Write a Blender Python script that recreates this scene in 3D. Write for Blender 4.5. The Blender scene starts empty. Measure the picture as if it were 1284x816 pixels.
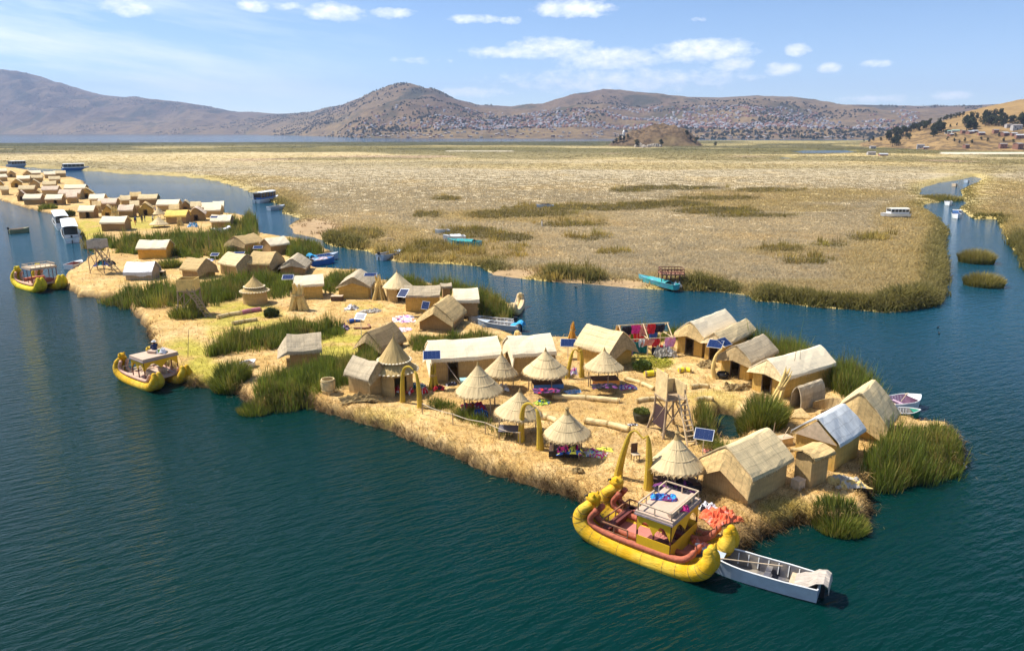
import bpy, bmesh, math, random
import numpy as np
from mathutils import Vector, Matrix
random.seed(7); RNG = np.random.default_rng(11)
SC = bpy.context.scene; COL = SC.collection
R = math.radians; PI = math.pi

# ---------------------------------------------------------------- camera
H = 20.0; F = 926.0; CU, CV = 642.0, 408.0; VH = 165.0
PITCH = math.atan((CV - VH) / F); CP, SP = math.cos(PITCH), math.sin(PITCH)
cam = bpy.data.cameras.new('camera'); cam_ob = bpy.data.objects.new('camera', cam); COL.objects.link(cam_ob)
cam.sensor_width = 36; cam.lens = 36 * F / 1284; cam.clip_end = 60000; cam.clip_start = 0.5
cam_ob.location = (0, 0, H); cam_ob.rotation_euler = (PI / 2 - PITCH, 0, 0); SC.camera = cam_ob

def ray(u, v):
    x = (u - CU) / F; y = (CV - v) / F
    return Vector((x, CP + y * SP, -SP + y * CP))
def at(u, v, z=0.8):
    d = ray(u, v); t = (z - H) / d.z
    return Vector((d.x * t, d.y * t, z))
def proj(x, y, z=0.0):
    dz = z - H
    w = y * CP - dz * SP; b = y * SP + dz * CP
    return CU + F * x / w, CV - F * b / w
def ppm(u, v, z=0.8):                      # pixels per metre at a ground point
    p = at(u, v, z); return F / (p.y * CP - (z - H) * SP)

# ---------------------------------------------------------------- numpy noise
def _hash(ix, iy, s):
    n = (ix.astype(np.int64) * 374761393 + iy.astype(np.int64) * 668265263 + s * 974634777) & 0x7fffffff
    n = ((n ^ (n >> 13)) * 1274126177) & 0x7fffffff
    n = n ^ (n >> 16)
    return (n & 0xffff) / 65535.0
def vnoise(x, y, s=0):
    x = np.asarray(x, float); y = np.asarray(y, float)
    ix = np.floor(x); iy = np.floor(y); fx = x - ix; fy = y - iy
    fx = fx * fx * (3 - 2 * fx); fy = fy * fy * (3 - 2 * fy)
    a = _hash(ix, iy, s); b = _hash(ix + 1, iy, s); c = _hash(ix, iy + 1, s); d = _hash(ix + 1, iy + 1, s)
    return (a * (1 - fx) + b * fx) * (1 - fy) + (c * (1 - fx) + d * fx) * fy
def fbm(x, y, o=4, s=0):
    r = 0; a = 0.5; t = 0
    for k in range(o):
        r = r + a * vnoise(x * 2 ** k + 17.3 * k, y * 2 ** k - 9.1 * k, s + k); t += a; a *= 0.5
    return r / t
def sstep(a, b, x):
    t = np.clip((x - a) / (b - a), 0, 1); return t * t * (3 - 2 * t)
def poly_sd(px, py, poly):                 # signed distance, + inside
    P = np.asarray(poly, float); d2 = np.full(px.shape, 1e18); ins = np.zeros(px.shape, bool)
    for i in range(len(P)):
        ax, ay = P[i]; bx, by = P[(i + 1) % len(P)]
        ex, ey = bx - ax, by - ay; L = ex * ex + ey * ey + 1e-9
        t = np.clip(((px - ax) * ex + (py - ay) * ey) / L, 0, 1)
        d2 = np.minimum(d2, (px - ax - t * ex) ** 2 + (py - ay - t * ey) ** 2)
        c = (ay > py) != (by > py)
        with np.errstate(divide='ignore', invalid='ignore'):
            ins ^= c & (px < ex * (py - ay) / (ey if ey else 1e-9) + ax)
    d = np.sqrt(d2); return np.where(ins, d, -d)
def wpoly(pts, z=0.0):
    return [tuple(at(u, v, z)[:2]) for u, v in pts]

# ---------------------------------------------------------------- mesh builder
class MB:
    def __init__(s): s.v = []; s.f = []; s.m = []
    def add(s, vs, fs, mi=0):
        b = len(s.v); s.v.extend(tuple(p) for p in vs)
        for f in fs: s.f.append(tuple(b + i for i in f)); s.m.append(mi)
    def box(s, c, d, mi=0, rz=0, M=None):
        x, y, z = d[0] / 2, d[1] / 2, d[2] / 2
        vs = [Vector((i, j, k)) for i in (-x, x) for j in (-y, y) for k in (-z, z)]
        m = M or Matrix.Rotation(rz, 3, 'Z')
        s.add([m @ p + Vector(c) for p in vs], [(0, 1, 3, 2), (4, 6, 7, 5), (0, 4, 5, 1), (2, 3, 7, 6), (0, 2, 6, 4), (1, 5, 7, 3)], mi)
    def bar(s, a, b, w, h=None, mi=0):       # square bar from a to b
        a, b = Vector(a), Vector(b); d = (b - a); L = d.length
        if L < 1e-6: return
        q = d.normalized().to_track_quat('X', 'Z').to_matrix()
        s.box((a + b) / 2, (L, w, h or w), mi, M=q)
    def tube(s, pts, rad, n=8, mi=0, cap=True, sq=1.0):
        P = [Vector(p) for p in pts]; k = len(P)
        if not hasattr(rad, '__len__'): rad = [rad] * k
        rings = []; up = None
        for i in range(k):
            t = (P[min(i + 1, k - 1)] - P[max(i - 1, 0)]).normalized()
            if up is None:
                up = Vector((0, 0, 1)) if abs(t.z) < 0.9 else Vector((1, 0, 0))
            up = (up - t * up.dot(t)).normalized(); sd = t.cross(up)
            rings.append([P[i] + (sd * math.cos(2 * PI * j / n) * sq + up * math.sin(2 * PI * j / n)) * rad[i] for j in range(n)])
        vs = [p for r in rings for p in r]; fs = []
        for i in range(k - 1):
            for j in range(n):
                fs.append((i * n + j, i * n + (j + 1) % n, (i + 1) * n + (j + 1) % n, (i + 1) * n + j))
        if cap:
            fs.append(tuple(range(n - 1, -1, -1))); fs.append(tuple((k - 1) * n + j for j in range(n)))
        s.add(vs, fs, mi)
    def lathe(s, prof, n=24, mi=0, c=(0, 0, 0), jit=None, cap=False):
        vs = []; k = len(prof)
        for i, (r, z) in enumerate(prof):
            for j in range(n):
                a = 2 * PI * j / n; rr, zz = r, z
                if jit: dr, dz = jit(i, j); rr += dr; zz += dz
                vs.append((c[0] + rr * math.cos(a), c[1] + rr * math.sin(a), c[2] + zz))
        fs = [(i * n + j, i * n + (j + 1) % n, (i + 1) * n + (j + 1) % n, (i + 1) * n + j) for i in range(k - 1) for j in range(n)]
        if cap: fs.append(tuple(range(n - 1, -1, -1))); fs.append(tuple((k - 1) * n + j for j in range(n)))
        s.add(vs, fs, mi)
    def ball(s, c, r, n=12, mi=0):
        r = r if hasattr(r, '__len__') else (r, r, r); m = n // 2; vs = []; fs = []
        for i in range(m + 1):
            th = PI * i / m
            for j in range(n):
                ph = 2 * PI * j / n
                vs.append((c[0] + r[0] * math.sin(th) * math.cos(ph), c[1] + r[1] * math.sin(th) * math.sin(ph), c[2] + r[2] * math.cos(th)))
        for i in range(m):
            for j in range(n):
                fs.append((i * n + j, (i + 1) * n + j, (i + 1) * n + (j + 1) % n, i * n + (j + 1) % n))
        s.add(vs, fs, mi)
    def slab(s, G, off, mi=0):               # grid of points G[i][j] thickened by off (vector or function)
        ni, nj = len(G), len(G[0]); vs = [Vector(p) for r in G for p in r]
        o = off if callable(off) else (lambda i, j: Vector(off))
        vs += [Vector(G[i][j]) + o(i, j) for i in range(ni) for j in range(nj)]
        N = ni * nj; fs = []
        for i in range(ni - 1):
            for j in range(nj - 1):
                a, b, c, d = i * nj + j, (i + 1) * nj + j, (i + 1) * nj + j + 1, i * nj + j + 1
                fs.append((a, b, c, d)); fs.append((N + a, N + d, N + c, N + b))
        edge = [(0, j) for j in range(nj)] + [(i, nj - 1) for i in range(1, ni)] + [(ni - 1, j) for j in range(nj - 2, -1, -1)] + [(i, 0) for i in range(ni - 2, 0, -1)]
        for q in range(len(edge)):
            a = edge[q][0] * nj + edge[q][1]; e = edge[(q + 1) % len(edge)]; b = e[0] * nj + e[1]
            fs.append((a, b, N + b, N + a))
        s.add(vs, fs, mi)
    def build(s, name, mats, parent=None, smooth=False):
        me = bpy.data.meshes.new(name); me.from_pydata(s.v, [], s.f)
        for m in (mats if isinstance(mats, (list, tuple)) else [mats]): me.materials.append(m)
        if len(me.materials) > 1: me.polygons.foreach_set('material_index', s.m)
        bm = bmesh.new(); bm.from_mesh(me); bmesh.ops.recalc_face_normals(bm, faces=bm.faces); bm.to_mesh(me); bm.free()
        if smooth: me.polygons.foreach_set('use_smooth', [True] * len(me.polygons))
        me.update(); o = bpy.data.objects.new(name, me); COL.objects.link(o)
        if parent: o.parent = parent
        return o

def npmesh(name, V, Fq, mat, col=None, smooth=False, parent=None):
    V = np.asarray(V, np.float32); Fq = np.asarray(Fq, np.int32); k = Fq.shape[1]
    me = bpy.data.meshes.new(name)
    me.vertices.add(len(V)); me.vertices.foreach_set('co', V.ravel())
    me.loops.add(Fq.size); me.loops.foreach_set('vertex_index', Fq.ravel())
    me.polygons.add(len(Fq)); me.polygons.foreach_set('loop_start', np.arange(0, Fq.size, k, dtype=np.int32))
    me.update(calc_edges=True)
    if col is not None:
        a = me.attributes.new('col', 'FLOAT_COLOR', 'POINT')
        a.data.foreach_set('color', np.concatenate([col, np.ones((len(V), 1))], 1).astype(np.float32).ravel())
    if smooth: me.polygons.foreach_set('use_smooth', np.ones(len(Fq), bool))
    me.materials.append(mat); me.validate()
    o = bpy.data.objects.new(name, me); COL.objects.link(o)
    if parent: o.parent = parent
    return o

def tag(o, label=None, cat=None, group=None, kind=None):
    if label: o['label'] = label
    if cat: o['category'] = cat
    if group: o['group'] = group
    if kind: o['kind'] = kind
    return o
def thing(name, label, cat, loc, yaw=0, group=None):
    o = bpy.data.objects.new(name, None); COL.objects.link(o); o.empty_display_size = 0.3
    o.location = loc; o.rotation_euler = (0, 0, yaw); return tag(o, label, cat, group)
def dup(r, loc, yaw=0, label=None, scale=None, group=None):
    n = r.copy(); COL.objects.link(n); n.location = loc; n.rotation_euler = (0, 0, yaw)
    if scale: n.scale = (scale,) * 3 if not hasattr(scale, '__len__') else scale
    if label: n['label'] = label
    if group: n['group'] = group
    for ch in list(r.children):
        c = ch.copy(); COL.objects.link(c); c.parent = n
        for g in list(ch.children):
            d = g.copy(); COL.objects.link(d); d.parent = c
    return n

# ---------------------------------------------------------------- materials
class NT:
    def __init__(s, nt): s.nt = nt; s.nt.nodes.clear()
    def n(s, t, **k):
        nd = s.nt.nodes.new(t)
        for a, b in k.items():
            if a.startswith('i_'):
                key = a[2:]; key = int(key) if key.isdigit() else key.replace('_', ' ')
                sk = nd.inputs[key]
                if isinstance(b, bpy.types.NodeSocket): s.nt.links.new(b, sk)
                else: sk.default_value = b
            else: setattr(nd, a, b)
        return nd
    def l(s, a, b): s.nt.links.new(a, b)
    def math(s, op, a, b=0.0, c=0.0, clamp=False):
        nd = s.nt.nodes.new('ShaderNodeMath'); nd.operation = op; nd.use_clamp = clamp
        for i, q in enumerate((a, b, c)):
            if isinstance(q, bpy.types.NodeSocket): s.nt.links.new(q, nd.inputs[i])
            else: nd.inputs[i].default_value = q
        return nd.outputs[0]
    def noise(s, vec, scale, detail=3, rough=0.55):
        nd = s.n('ShaderNodeTexNoise', i_Scale=scale, i_Detail=detail, i_Roughness=rough)
        if vec is not None: s.l(vec, nd.inputs['Vector'])
        return nd.outputs[0]
    def vmul(s, vec, sc):
        nd = s.n('ShaderNodeVectorMath', operation='MULTIPLY'); s.l(vec, nd.inputs[0]); nd.inputs[1].default_value = sc
        return nd.outputs[0]
    def mix(s, f, a, b):
        nd = s.n('ShaderNodeMix', data_type='RGBA')
        for sk, q in ((nd.inputs[0], f), (nd.inputs[6], a), (nd.inputs[7], b)):
            if isinstance(q, bpy.types.NodeSocket): s.l(q, sk)
            else: sk.default_value = q if not hasattr(q, '__len__') else (*q[:3], 1)
        return nd.outputs[2]
    def scale(s, colr, f):                     # colour * scalar
        nd = s.n('ShaderNodeVectorMath', operation='SCALE')
        if isinstance(colr, bpy.types.NodeSocket): s.l(colr, nd.inputs[0])
        else: nd.inputs[0].default_value = colr[:3]
        if isinstance(f, bpy.types.NodeSocket): s.l(f, nd.inputs[3])
        else: nd.inputs[3].default_value = f
        return nd.outputs[0]
    def rng(s, x, a, b, c, d):
        nd = s.n('ShaderNodeMapRange'); s.l(x, nd.inputs[0])
        for i, q in enumerate((a, b, c, d)): nd.inputs[i + 1].default_value = q
        return nd.outputs[0]

_mc = {}
def mat(name, c, rough=0.85, var=0.25, sc=3.0, st=(1, 1, 1), st2=None, bump=0.25, metal=0.0, radial=False, spec=0.3, c2=None, rnd=0.0, seam=0.0):
    if name in _mc: return _mc[name]
    m = bpy.data.materials.new(name); m.use_nodes = True; t = NT(m.node_tree)
    co = t.n('ShaderNodeTexCoord').outputs['Object']
    if radial:
        g = t.n('ShaderNodeTexGradient', gradient_type='RADIAL'); t.l(co, g.inputs[0])
        sp = t.n('ShaderNodeSeparateXYZ'); t.l(co, sp.inputs[0])
        cb = t.n('ShaderNodeCombineXYZ'); t.l(t.math('MULTIPLY', g.outputs[1], 70.0), cb.inputs[0])
        t.l(t.math('MULTIPLY', sp.outputs[2], 1.3), cb.inputs[1]); va = cb.outputs[0]; n1 = t.noise(va, 1.0, 3)
    else:
        va = t.vmul(co, st); n1 = t.noise(va, sc, 4, 0.65)
    n2 = t.noise(t.vmul(co, st2 or (1, 1, 1)), sc * 0.45, 3)
    f = t.math('ADD', t.math('MULTIPLY', n1, 0.62), t.math('MULTIPLY', n2, 0.38))
    f = t.rng(f, 0.3, 0.7, 1 - var, 1 + var)
    base = c
    if c2: base = t.mix(t.rng(n2, 0.4, 0.62, 0, 1), c, c2)
    if seam:                                 # stitched edges of the mats: thin wavering lines along and across
        sx = t.n('ShaderNodeSeparateXYZ'); t.l(co, sx.inputs[0]); wob = t.math('MULTIPLY', t.math('SUBTRACT', n2, .5), .25)
        for ax, per, wd in ((1, .42, .10), (0, 1.05, .035)):
            q = t.math('FRACT', t.math('ADD', t.math('DIVIDE', t.math('ADD', sx.outputs[ax], wob), per), 50.5)); q = t.math('ABSOLUTE', t.math('SUBTRACT', q, .5))
            f = t.math('MULTIPLY', f, t.rng(q, 0, wd, 1 - seam, 1.0))
    if rnd:
        oi = t.n('ShaderNodeObjectInfo').outputs['Random']; f = t.math('MULTIPLY', f, t.rng(oi, 0, 1, 1 - rnd, 1 + rnd))
    colr = t.scale(base, f)
    b = t.n('ShaderNodeBsdfPrincipled', i_Roughness=rough, i_Metallic=metal)
    b.inputs['Specular IOR Level'].default_value = spec
    t.l(colr, b.inputs['Base Color'])
    if bump:
        bp = t.n('ShaderNodeBump', i_Strength=min(1, bump * 2), i_Distance=0.06); t.l(n1, bp.inputs['Height']); t.l(bp.outputs[0], b.inputs['Normal'])
    o = t.n('ShaderNodeOutputMaterial'); t.l(b.outputs[0], o.inputs[0]); _mc[name] = m; return m

def leafmat(name, rough=0.7, trans=0.25, var=0.2):
    m = bpy.data.materials.new(name); m.use_nodes = True; t = NT(m.node_tree)
    a = t.n('ShaderNodeAttribute', attribute_name='col').outputs[0]
    b = t.n('ShaderNodeBsdfPrincipled', i_Roughness=rough); b.inputs['Specular IOR Level'].default_value = 0.2
    tr = t.n('ShaderNodeBsdfTranslucent'); t.l(a, b.inputs['Base Color']); t.l(a, tr.inputs[0])
    mx = t.n('ShaderNodeMixShader'); mx.inputs[0].default_value = trans; t.l(b.outputs[0], mx.inputs[1]); t.l(tr.outputs[0], mx.inputs[2])
    o = t.n('ShaderNodeOutputMaterial'); t.l(mx.outputs[0], o.inputs[0]); return m
def groundmat(name, s1, s2, var=0.35, bump=0.5, dist=0.08, st=(1, 1, 1)):
    m = bpy.data.materials.new(name); m.use_nodes = True; t = NT(m.node_tree)
    a = t.n('ShaderNodeAttribute', attribute_name='col').outputs[0]
    co = t.vmul(t.n('ShaderNodeTexCoord').outputs['Object'], st)
    n1 = t.noise(co, s1, 5, 0.7); n2 = t.noise(co, s2, 4, 0.6)
    f = t.math('ADD', t.math('MULTIPLY', n1, 0.6), t.math('MULTIPLY', n2, 0.4))
    colr = t.scale(a, t.rng(f, 0.3, 0.7, 1 - var, 1 + var))
    b = t.n('ShaderNodeBsdfPrincipled', i_Roughness=0.9); b.inputs['Specular IOR Level'].default_value = 0.15
    t.l(colr, b.inputs['Base Color'])
    bp = t.n('ShaderNodeBump', i_Strength=bump, i_Distance=dist); t.l(f, bp.inputs['Height']); t.l(bp.outputs[0], b.inputs['Normal'])
    o = t.n('ShaderNodeOutputMaterial'); t.l(b.outputs[0], o.inputs[0]); return m

RS = (9, 0.9, 0.9)      # roof: reeds run down the slope
RS2 = (0.5, 5, 5)
ROOFC = dict(white=(.84, .71, .49), cream=(.66, .51, .28), tan=(.56, .39, .17), grey=(.47, .38, .25), brown=(.38, .27, .13), yellow=(.80, .56, .13), pink=(.66, .51, .37))
WALLC = dict(tan=(.46, .31, .13), mustard=(.56, .35, .09), brown=(.33, .21, .09), orange=(.66, .34, .05), dark=(.24, .17, .10), grey=(.36, .29, .20))
def roofm(k): return mat('thatch_' + k, ROOFC[k], 0.9, 0.15 if k == 'white' else 0.32, 2.2, RS, RS2, 0.25, rnd=.06, seam=.12 if k == 'white' else .28)
def wallm(k): return mat('reed_wall_' + k, WALLC[k], 0.9, 0.32, 2.0, (9, 9, 0.7), (1, 1, 4), 0.3, rnd=.08)
M_CONE = mat('thatch_cone', (.60, .46, .25), 0.9, 0.30, radial=True, bump=.3, rnd=.2)
M_CONE_D = mat('thatch_cone_dark', (.46, .32, .13), 0.9, 0.35, radial=True, bump=.35)
M_FRINGE = mat('pale_fringe', (.78, .68, .48), .9, .2, 8)
M_POLE = mat('bare_pole', (.34, .25, .16), .8, .3, 4, (3, 3, .6))
M_POLE_L = mat('peeled_pole', (.66, .50, .30), .8, .2, 4, (3, 3, .6))
M_DARKWOOD = mat('dark_wood', (.10, .055, .035), .7, .3, 4)
M_STRAW = mat('straw_bundle', (.70, .50, .18), .9, .35, 4, (6, 6, .6), bump=.4)
M_ARCH = mat('olive_gold_reed', (.50, .34, .035), .85, .3, 3, (5, 5, 5), bump=.4)
M_ROLL = mat('reed_roll', (.66, .50, .25), .9, .3, 3, (1, 1, 1), bump=.4)
M_SOLAR = mat('solar_cell', (.014, .03, .10), .25, .15, 8, bump=0, spec=.35)
M_ALU = mat('aluminium', (.62, .63, .65), .4, .1, 4, metal=.6, bump=0)
M_TIN = mat('corrugated_tin', (.58, .60, .60), .6, .28, 2.2, (7, .25, .25), (1, 1, 1), .3, metal=.1, seam=.22)
M_TIN_G = mat('grey_tin', (.45, .46, .48), .55, .2, 1.2, (8, .6, .6), (1, 1, 1), .3, metal=.2)
M_YEL = mat('yellow_reed', (.78, .43, .010), .75, .36, 3, (.8, 9, 9), (1, 1, 1), .5, spec=.2, c2=(.70, .46, .05))
M_YEL2 = mat('lemon_reed', (.74, .54, .02), .7, .32, 3, (.8, 9, 9), (1, 1, 1), .4, spec=.2)
M_YELP = mat('yellow_paint', (.78, .45, .02), .5, .1, 3, bump=.05)
M_RED = mat('red_reed_roll', (.42, .12, .065), .75, .3, 6, bump=.4)
M_MAROON = mat('maroon_wood', (.13, .035, .03), .6, .3, 5, bump=.1)
M_RAIL = mat('brown_rail', (.28, .13, .07), .6, .3, 5, bump=.1)
M_DECK = mat('pink_deck', (.52, .19, .15), .8, .2, 3, (1, 8, 1), bump=.15)
M_PALE = mat('pale_deck', (.52, .38, .28), .8, .15, 3, (1, 8, 1), bump=.15)
M_WHITE = mat('white_paint', (.78, .78, .76), .4, .08, 3, bump=.03)
M_GREYP = mat('grey_blue_paint', (.40, .47, .55), .5, .15, 3, bump=.05)
M_INSIDE = mat('worn_boat_inside', (.34, .32, .30), .7, .3, 4, bump=.1)
M_TAN = mat('worn_tan_wood', (.55, .42, .28), .75, .25, 4, bump=.1)
M_BLUEP = mat('blue_paint', (.05, .16, .42), .4, .1, 3, bump=.03)
M_NAVY = mat('navy', (.02, .03, .10), .6, .2, 4, bump=.1)
M_TEAL = mat('teal_paint', (.03, .36, .34), .5, .3, 2, bump=.1, c2=(.10, .30, .38))
M_GREENP = mat('green_paint', (.03, .22, .14), .5, .2, 3, bump=.05)
M_GLASS = mat('dark_glass', (.02, .025, .03), .08, .1, 3, bump=0, spec=.6)
M_BLACK = mat('black_rubber', (.015, .015, .017), .5, .2, 4, bump=.1)
M_ROPE = mat('pale_rope', (.6, .5, .36), .9, .2, 20, bump=.3)
def cloth(n, c): return mat('cloth_' + n, c, .9, .3, 5, bump=.35)
C_RED = cloth('red', (.60, .03, .04)); C_PINK = cloth('pink', (.75, .05, .28)); C_LILAC = cloth('lilac', (.55, .32, .60)); C_BLUE = cloth('blue', (.04, .12, .45))
C_SKY = cloth('sky', (.05, .35, .65)); C_WHITE = cloth('white', (.74, .73, .74)); C_YEL = cloth('yellow', (.80, .78, .10)); C_GREEN = cloth('green', (.25, .42, .06))
C_ORANGE = cloth('coral', (.80, .16, .07)); C_PURPLE = cloth('purple', (.16, .04, .15)); C_BLACK = cloth('black', (.025, .02, .03)); C_TEAL = cloth('teal', (.02, .2, .2)); C_SALMON = cloth('salmon', (.72, .28, .22))
C_ORW = mat('orange_table', (.66, .28, .06), .7, .2, 3); M_SKIN = mat('skin', (.33, .17, .10), .6, .1, 4, bump=0); M_HAIR = mat('dark_hair', (.015, .012, .01), .6, .2, 6)
M_REED = leafmat('reed_leaf', .7, .32); M_DRY = leafmat('dry_reed', .8, .45)
# ================================================================ light, sky, air
SUN_AZ, SUN_EL = -68.0, 54.0          # degrees clockwise from +Y, elevation
sd_ = Vector((math.sin(R(SUN_AZ)) * math.cos(R(SUN_EL)), math.cos(R(SUN_AZ)) * math.cos(R(SUN_EL)), math.sin(R(SUN_EL))))
sun = bpy.data.lights.new('sun', 'SUN'); sun.energy = 4.6; sun.angle = R(0.53); sun.color = (1, .945, .85)
so = bpy.data.objects.new('sun', sun); COL.objects.link(so); so.rotation_euler = sd_.to_track_quat('Z', 'Y').to_euler(); so.location = (0, 0, 80)
W = bpy.data.worlds.new('World'); SC.world = W; W.use_nodes = True
t = NT(W.node_tree)
sky = t.n('ShaderNodeTexSky', sky_type='NISHITA', sun_disc=False, sun_elevation=R(SUN_EL), sun_rotation=R(SUN_AZ % 360), altitude=3800, air_density=1.0, dust_density=1.8, ozone_density=1.0)
tc = t.n('ShaderNodeTexCoord').outputs['Generated']; sp = t.n('ShaderNodeSeparateXYZ'); t.l(tc, sp.inputs[0])
az = t.math('ARCTAN2', sp.outputs[0], sp.outputs[1]); el = t.math('ARCSINE', sp.outputs[2])
def azel(u, v):
    d = ray(u, v).normalized(); return math.atan2(d.x, d.y), math.asin(d.z)
CLOUDS = [(163, 9, 32, 12, 1), (318, 8, 19, 8, 1), (360, 8, 20, 5, .8), (419, 15, 33, 12, 1.1), (492, 17, 22, 7, .9), (592, 24, 28, 6, .7), (640, 26, 11, 5, .7), (718, 11, 46, 12, 1.1),
          (650, 66, 62, 8, .9), (690, 60, 50, 13, 1), (762, 74, 62, 14, 1), (882, 64, 56, 15, 1.2), (920, 80, 24, 10, 1), (981, 87, 19, 9, 1.1), (1000, 63, 14, 9, 1.1), (1040, 86, 14, 7, 1),
          (1097, 80, 18, 5, .9), (775, 101, 130, 15, .62), (590, 116, 42, 7, .75), (1195, 119, 24, 6, .9), (1100, 124, 40, 5, .6), (878, 24, 9, 3, .5), (520, 76, 30, 4, .4), (905, 96, 30, 7, .7)]
cv = t.n('ShaderNodeCombineXYZ'); t.l(az, cv.inputs[0]); t.l(t.math('MULTIPLY', el, 1.8), cv.inputs[1])
nf = t.noise(cv.outputs[0], 55, 6, 0.62); nb = t.noise(cv.outputs[0], 16, 4, 0.6)
dens = None; low = None
for (u, v, ru, rv, k) in CLOUDS:
    a0, e0 = azel(u, v); a1, _ = azel(u + ru, v); _, e1 = azel(u, v - rv)
    da = t.math('MULTIPLY', t.math('SUBTRACT', az, a0), .88 / (a1 - a0)); de = t.math('MULTIPLY', t.math('SUBTRACT', el, e0), 1.0 / (e1 - e0))
    d = t.math('MULTIPLY_ADD', da, da, t.math('MULTIPLY', de, de))
    q = t.math('MULTIPLY', t.math('SUBTRACT', 1.25, d), k)
    dens = q if dens is None else t.math('MAXIMUM', dens, q)
dens = t.math('MAXIMUM', dens, -1.2)
dd = t.math('ADD', dens, t.math('MULTIPLY', t.math('SUBTRACT', nf, .5), 3.4))
cm = t.math('MULTIPLY', t.rng(dd, .0, 1.9, 0, 1), t.rng(dens, -1.1, -0.2, 0, 1), clamp=True)
# thin high streaks to the left
sv = t.n('ShaderNodeCombineXYZ'); t.l(t.math('ADD', az, t.math('MULTIPLY', el, .6)), sv.inputs[0]); t.l(t.math('MULTIPLY', t.math('ADD', el, t.math('MULTIPLY', az, .12)), 7.0), sv.inputs[1])
ci = t.noise(sv.outputs[0], 3.2, 6, .62)
ci = t.math('MULTIPLY', t.rng(ci, .42, .72, 0, 1), t.rng(az, -.12, -.50, .0, 1.0), clamp=True)
ci = t.math('MULTIPLY', ci, .75)
cmax = t.math('MAXIMUM', t.math('MULTIPLY', cm, .93), ci)
skyc = t.scale(sky.outputs[0], 1.0)
hs = t.n('ShaderNodeHueSaturation', i_Saturation=1.12, i_Value=1.0); t.l(skyc, hs.inputs['Color'])
ccol = t.mix(t.rng(nb, .35, .65, 0, 1), (9.2, 9.0, 8.9), (10.6, 10.3, 9.9))
fin = t.mix(cmax, hs.outputs[0], ccol)
bg = t.n('ShaderNodeBackground', i_Strength=0.102); t.l(fin, bg.inputs[0]); o_ = t.n('ShaderNodeOutputWorld'); t.l(bg.outputs[0], o_.inputs[0])
W.cycles.sampling_method = 'MANUAL'; W.cycles.sample_map_resolution = 512

SC.view_settings.view_transform = 'Standard'; SC.view_settings.look = 'None'; SC.view_settings.exposure = 0.78; SC.view_settings.gamma = 1
SC.render.engine = 'CYCLES'; cy = SC.cycles
cy.use_denoising = True; cy.max_bounces = 5; cy.diffuse_bounces = 2; cy.glossy_bounces = 2; cy.transmission_bounces = 2; cy.volume_bounces = 0; cy.transparent_max_bounces = 4
cy.use_adaptive_sampling = True; cy.adaptive_threshold = 0.02; cy.sample_clamp_indirect = 4; cy.caustics_reflective = False; cy.caustics_refractive = False

# ---- haze
HAZE = True
if HAZE:
    m = bpy.data.materials.new('thin_air'); m.use_nodes = True; t = NT(m.node_tree)
    pv = t.n('ShaderNodeVolumePrincipled', i_Density=8.2e-5, i_Anisotropy=0.0); pv.inputs['Color'].default_value = (.55, .69, 1, 1)
    o_ = t.n('ShaderNodeOutputMaterial'); t.l(pv.outputs[0], o_.inputs['Volume'])
    b = MB(); b.box((0, 5000, 389), (26000, 16000, 780)); hz = b.build('haze', m); tag(hz, kind='stuff'); hz.visible_shadow = True

# ================================================================ water
m = bpy.data.materials.new('lake_water'); m.use_nodes = True; t = NT(m.node_tree)
co = t.n('ShaderNodeTexCoord').outputs['Object']
rot = t.n('ShaderNodeMapping'); t.l(co, rot.inputs[0]); rot.inputs['Rotation'].default_value = (0, 0, R(-30)); rot = t.n('ShaderNodeVectorMath', operation='MULTIPLY', i_0=rot.outputs[0], i_1=(.62, 2.0, 1))
w1 = t.noise(rot.outputs[0], 1.0, 3, .5); w2 = t.noise(rot.outputs[0], 2.6, 3, .55)
rot2 = t.n('ShaderNodeMapping'); t.l(co, rot2.inputs[0]); rot2.inputs['Rotation'].default_value = (0, 0, R(-8)); rot2.inputs['Scale'].default_value = (.012, .03, 1)
patch = t.noise(rot2.outputs[0], 1.0, 3, .5)
hgt = t.math('ADD', t.math('MULTIPLY', w1, .7), t.math('MULTIPLY', w2, .3))
ct = t.math('MULTIPLY', t.rng(patch, .35, .65, .55, 1.0), 0.55)
bp = t.n('ShaderNodeBump', i_Distance=.58); t.l(ct, bp.inputs['Strength']); t.l(hgt, bp.inputs['Height'])
b = t.n('ShaderNodeBsdfPrincipled', i_Roughness=.07, i_IOR=1.33); b.inputs['Specular IOR Level'].default_value = .22
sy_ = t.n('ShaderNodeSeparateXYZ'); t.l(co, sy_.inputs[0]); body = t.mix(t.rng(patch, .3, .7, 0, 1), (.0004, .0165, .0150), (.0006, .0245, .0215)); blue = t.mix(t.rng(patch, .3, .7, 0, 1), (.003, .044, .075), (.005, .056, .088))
t.l(t.mix(t.rng(t.math('ADD', sy_.outputs[1], t.math('MULTIPLY', sy_.outputs[0], .35)), 58, 100, 0, 1), body, blue), b.inputs['Base Color'])  # sky-reflection blue of the farther water is put into the base colour by position
t.l(bp.outputs[0], b.inputs['Normal']); o_ = t.n('ShaderNodeOutputMaterial'); t.l(b.outputs[0], o_.inputs[0])
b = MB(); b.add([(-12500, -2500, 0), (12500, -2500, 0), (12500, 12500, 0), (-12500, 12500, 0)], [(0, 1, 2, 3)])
tag(b.build('water', m), kind='structure')

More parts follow.
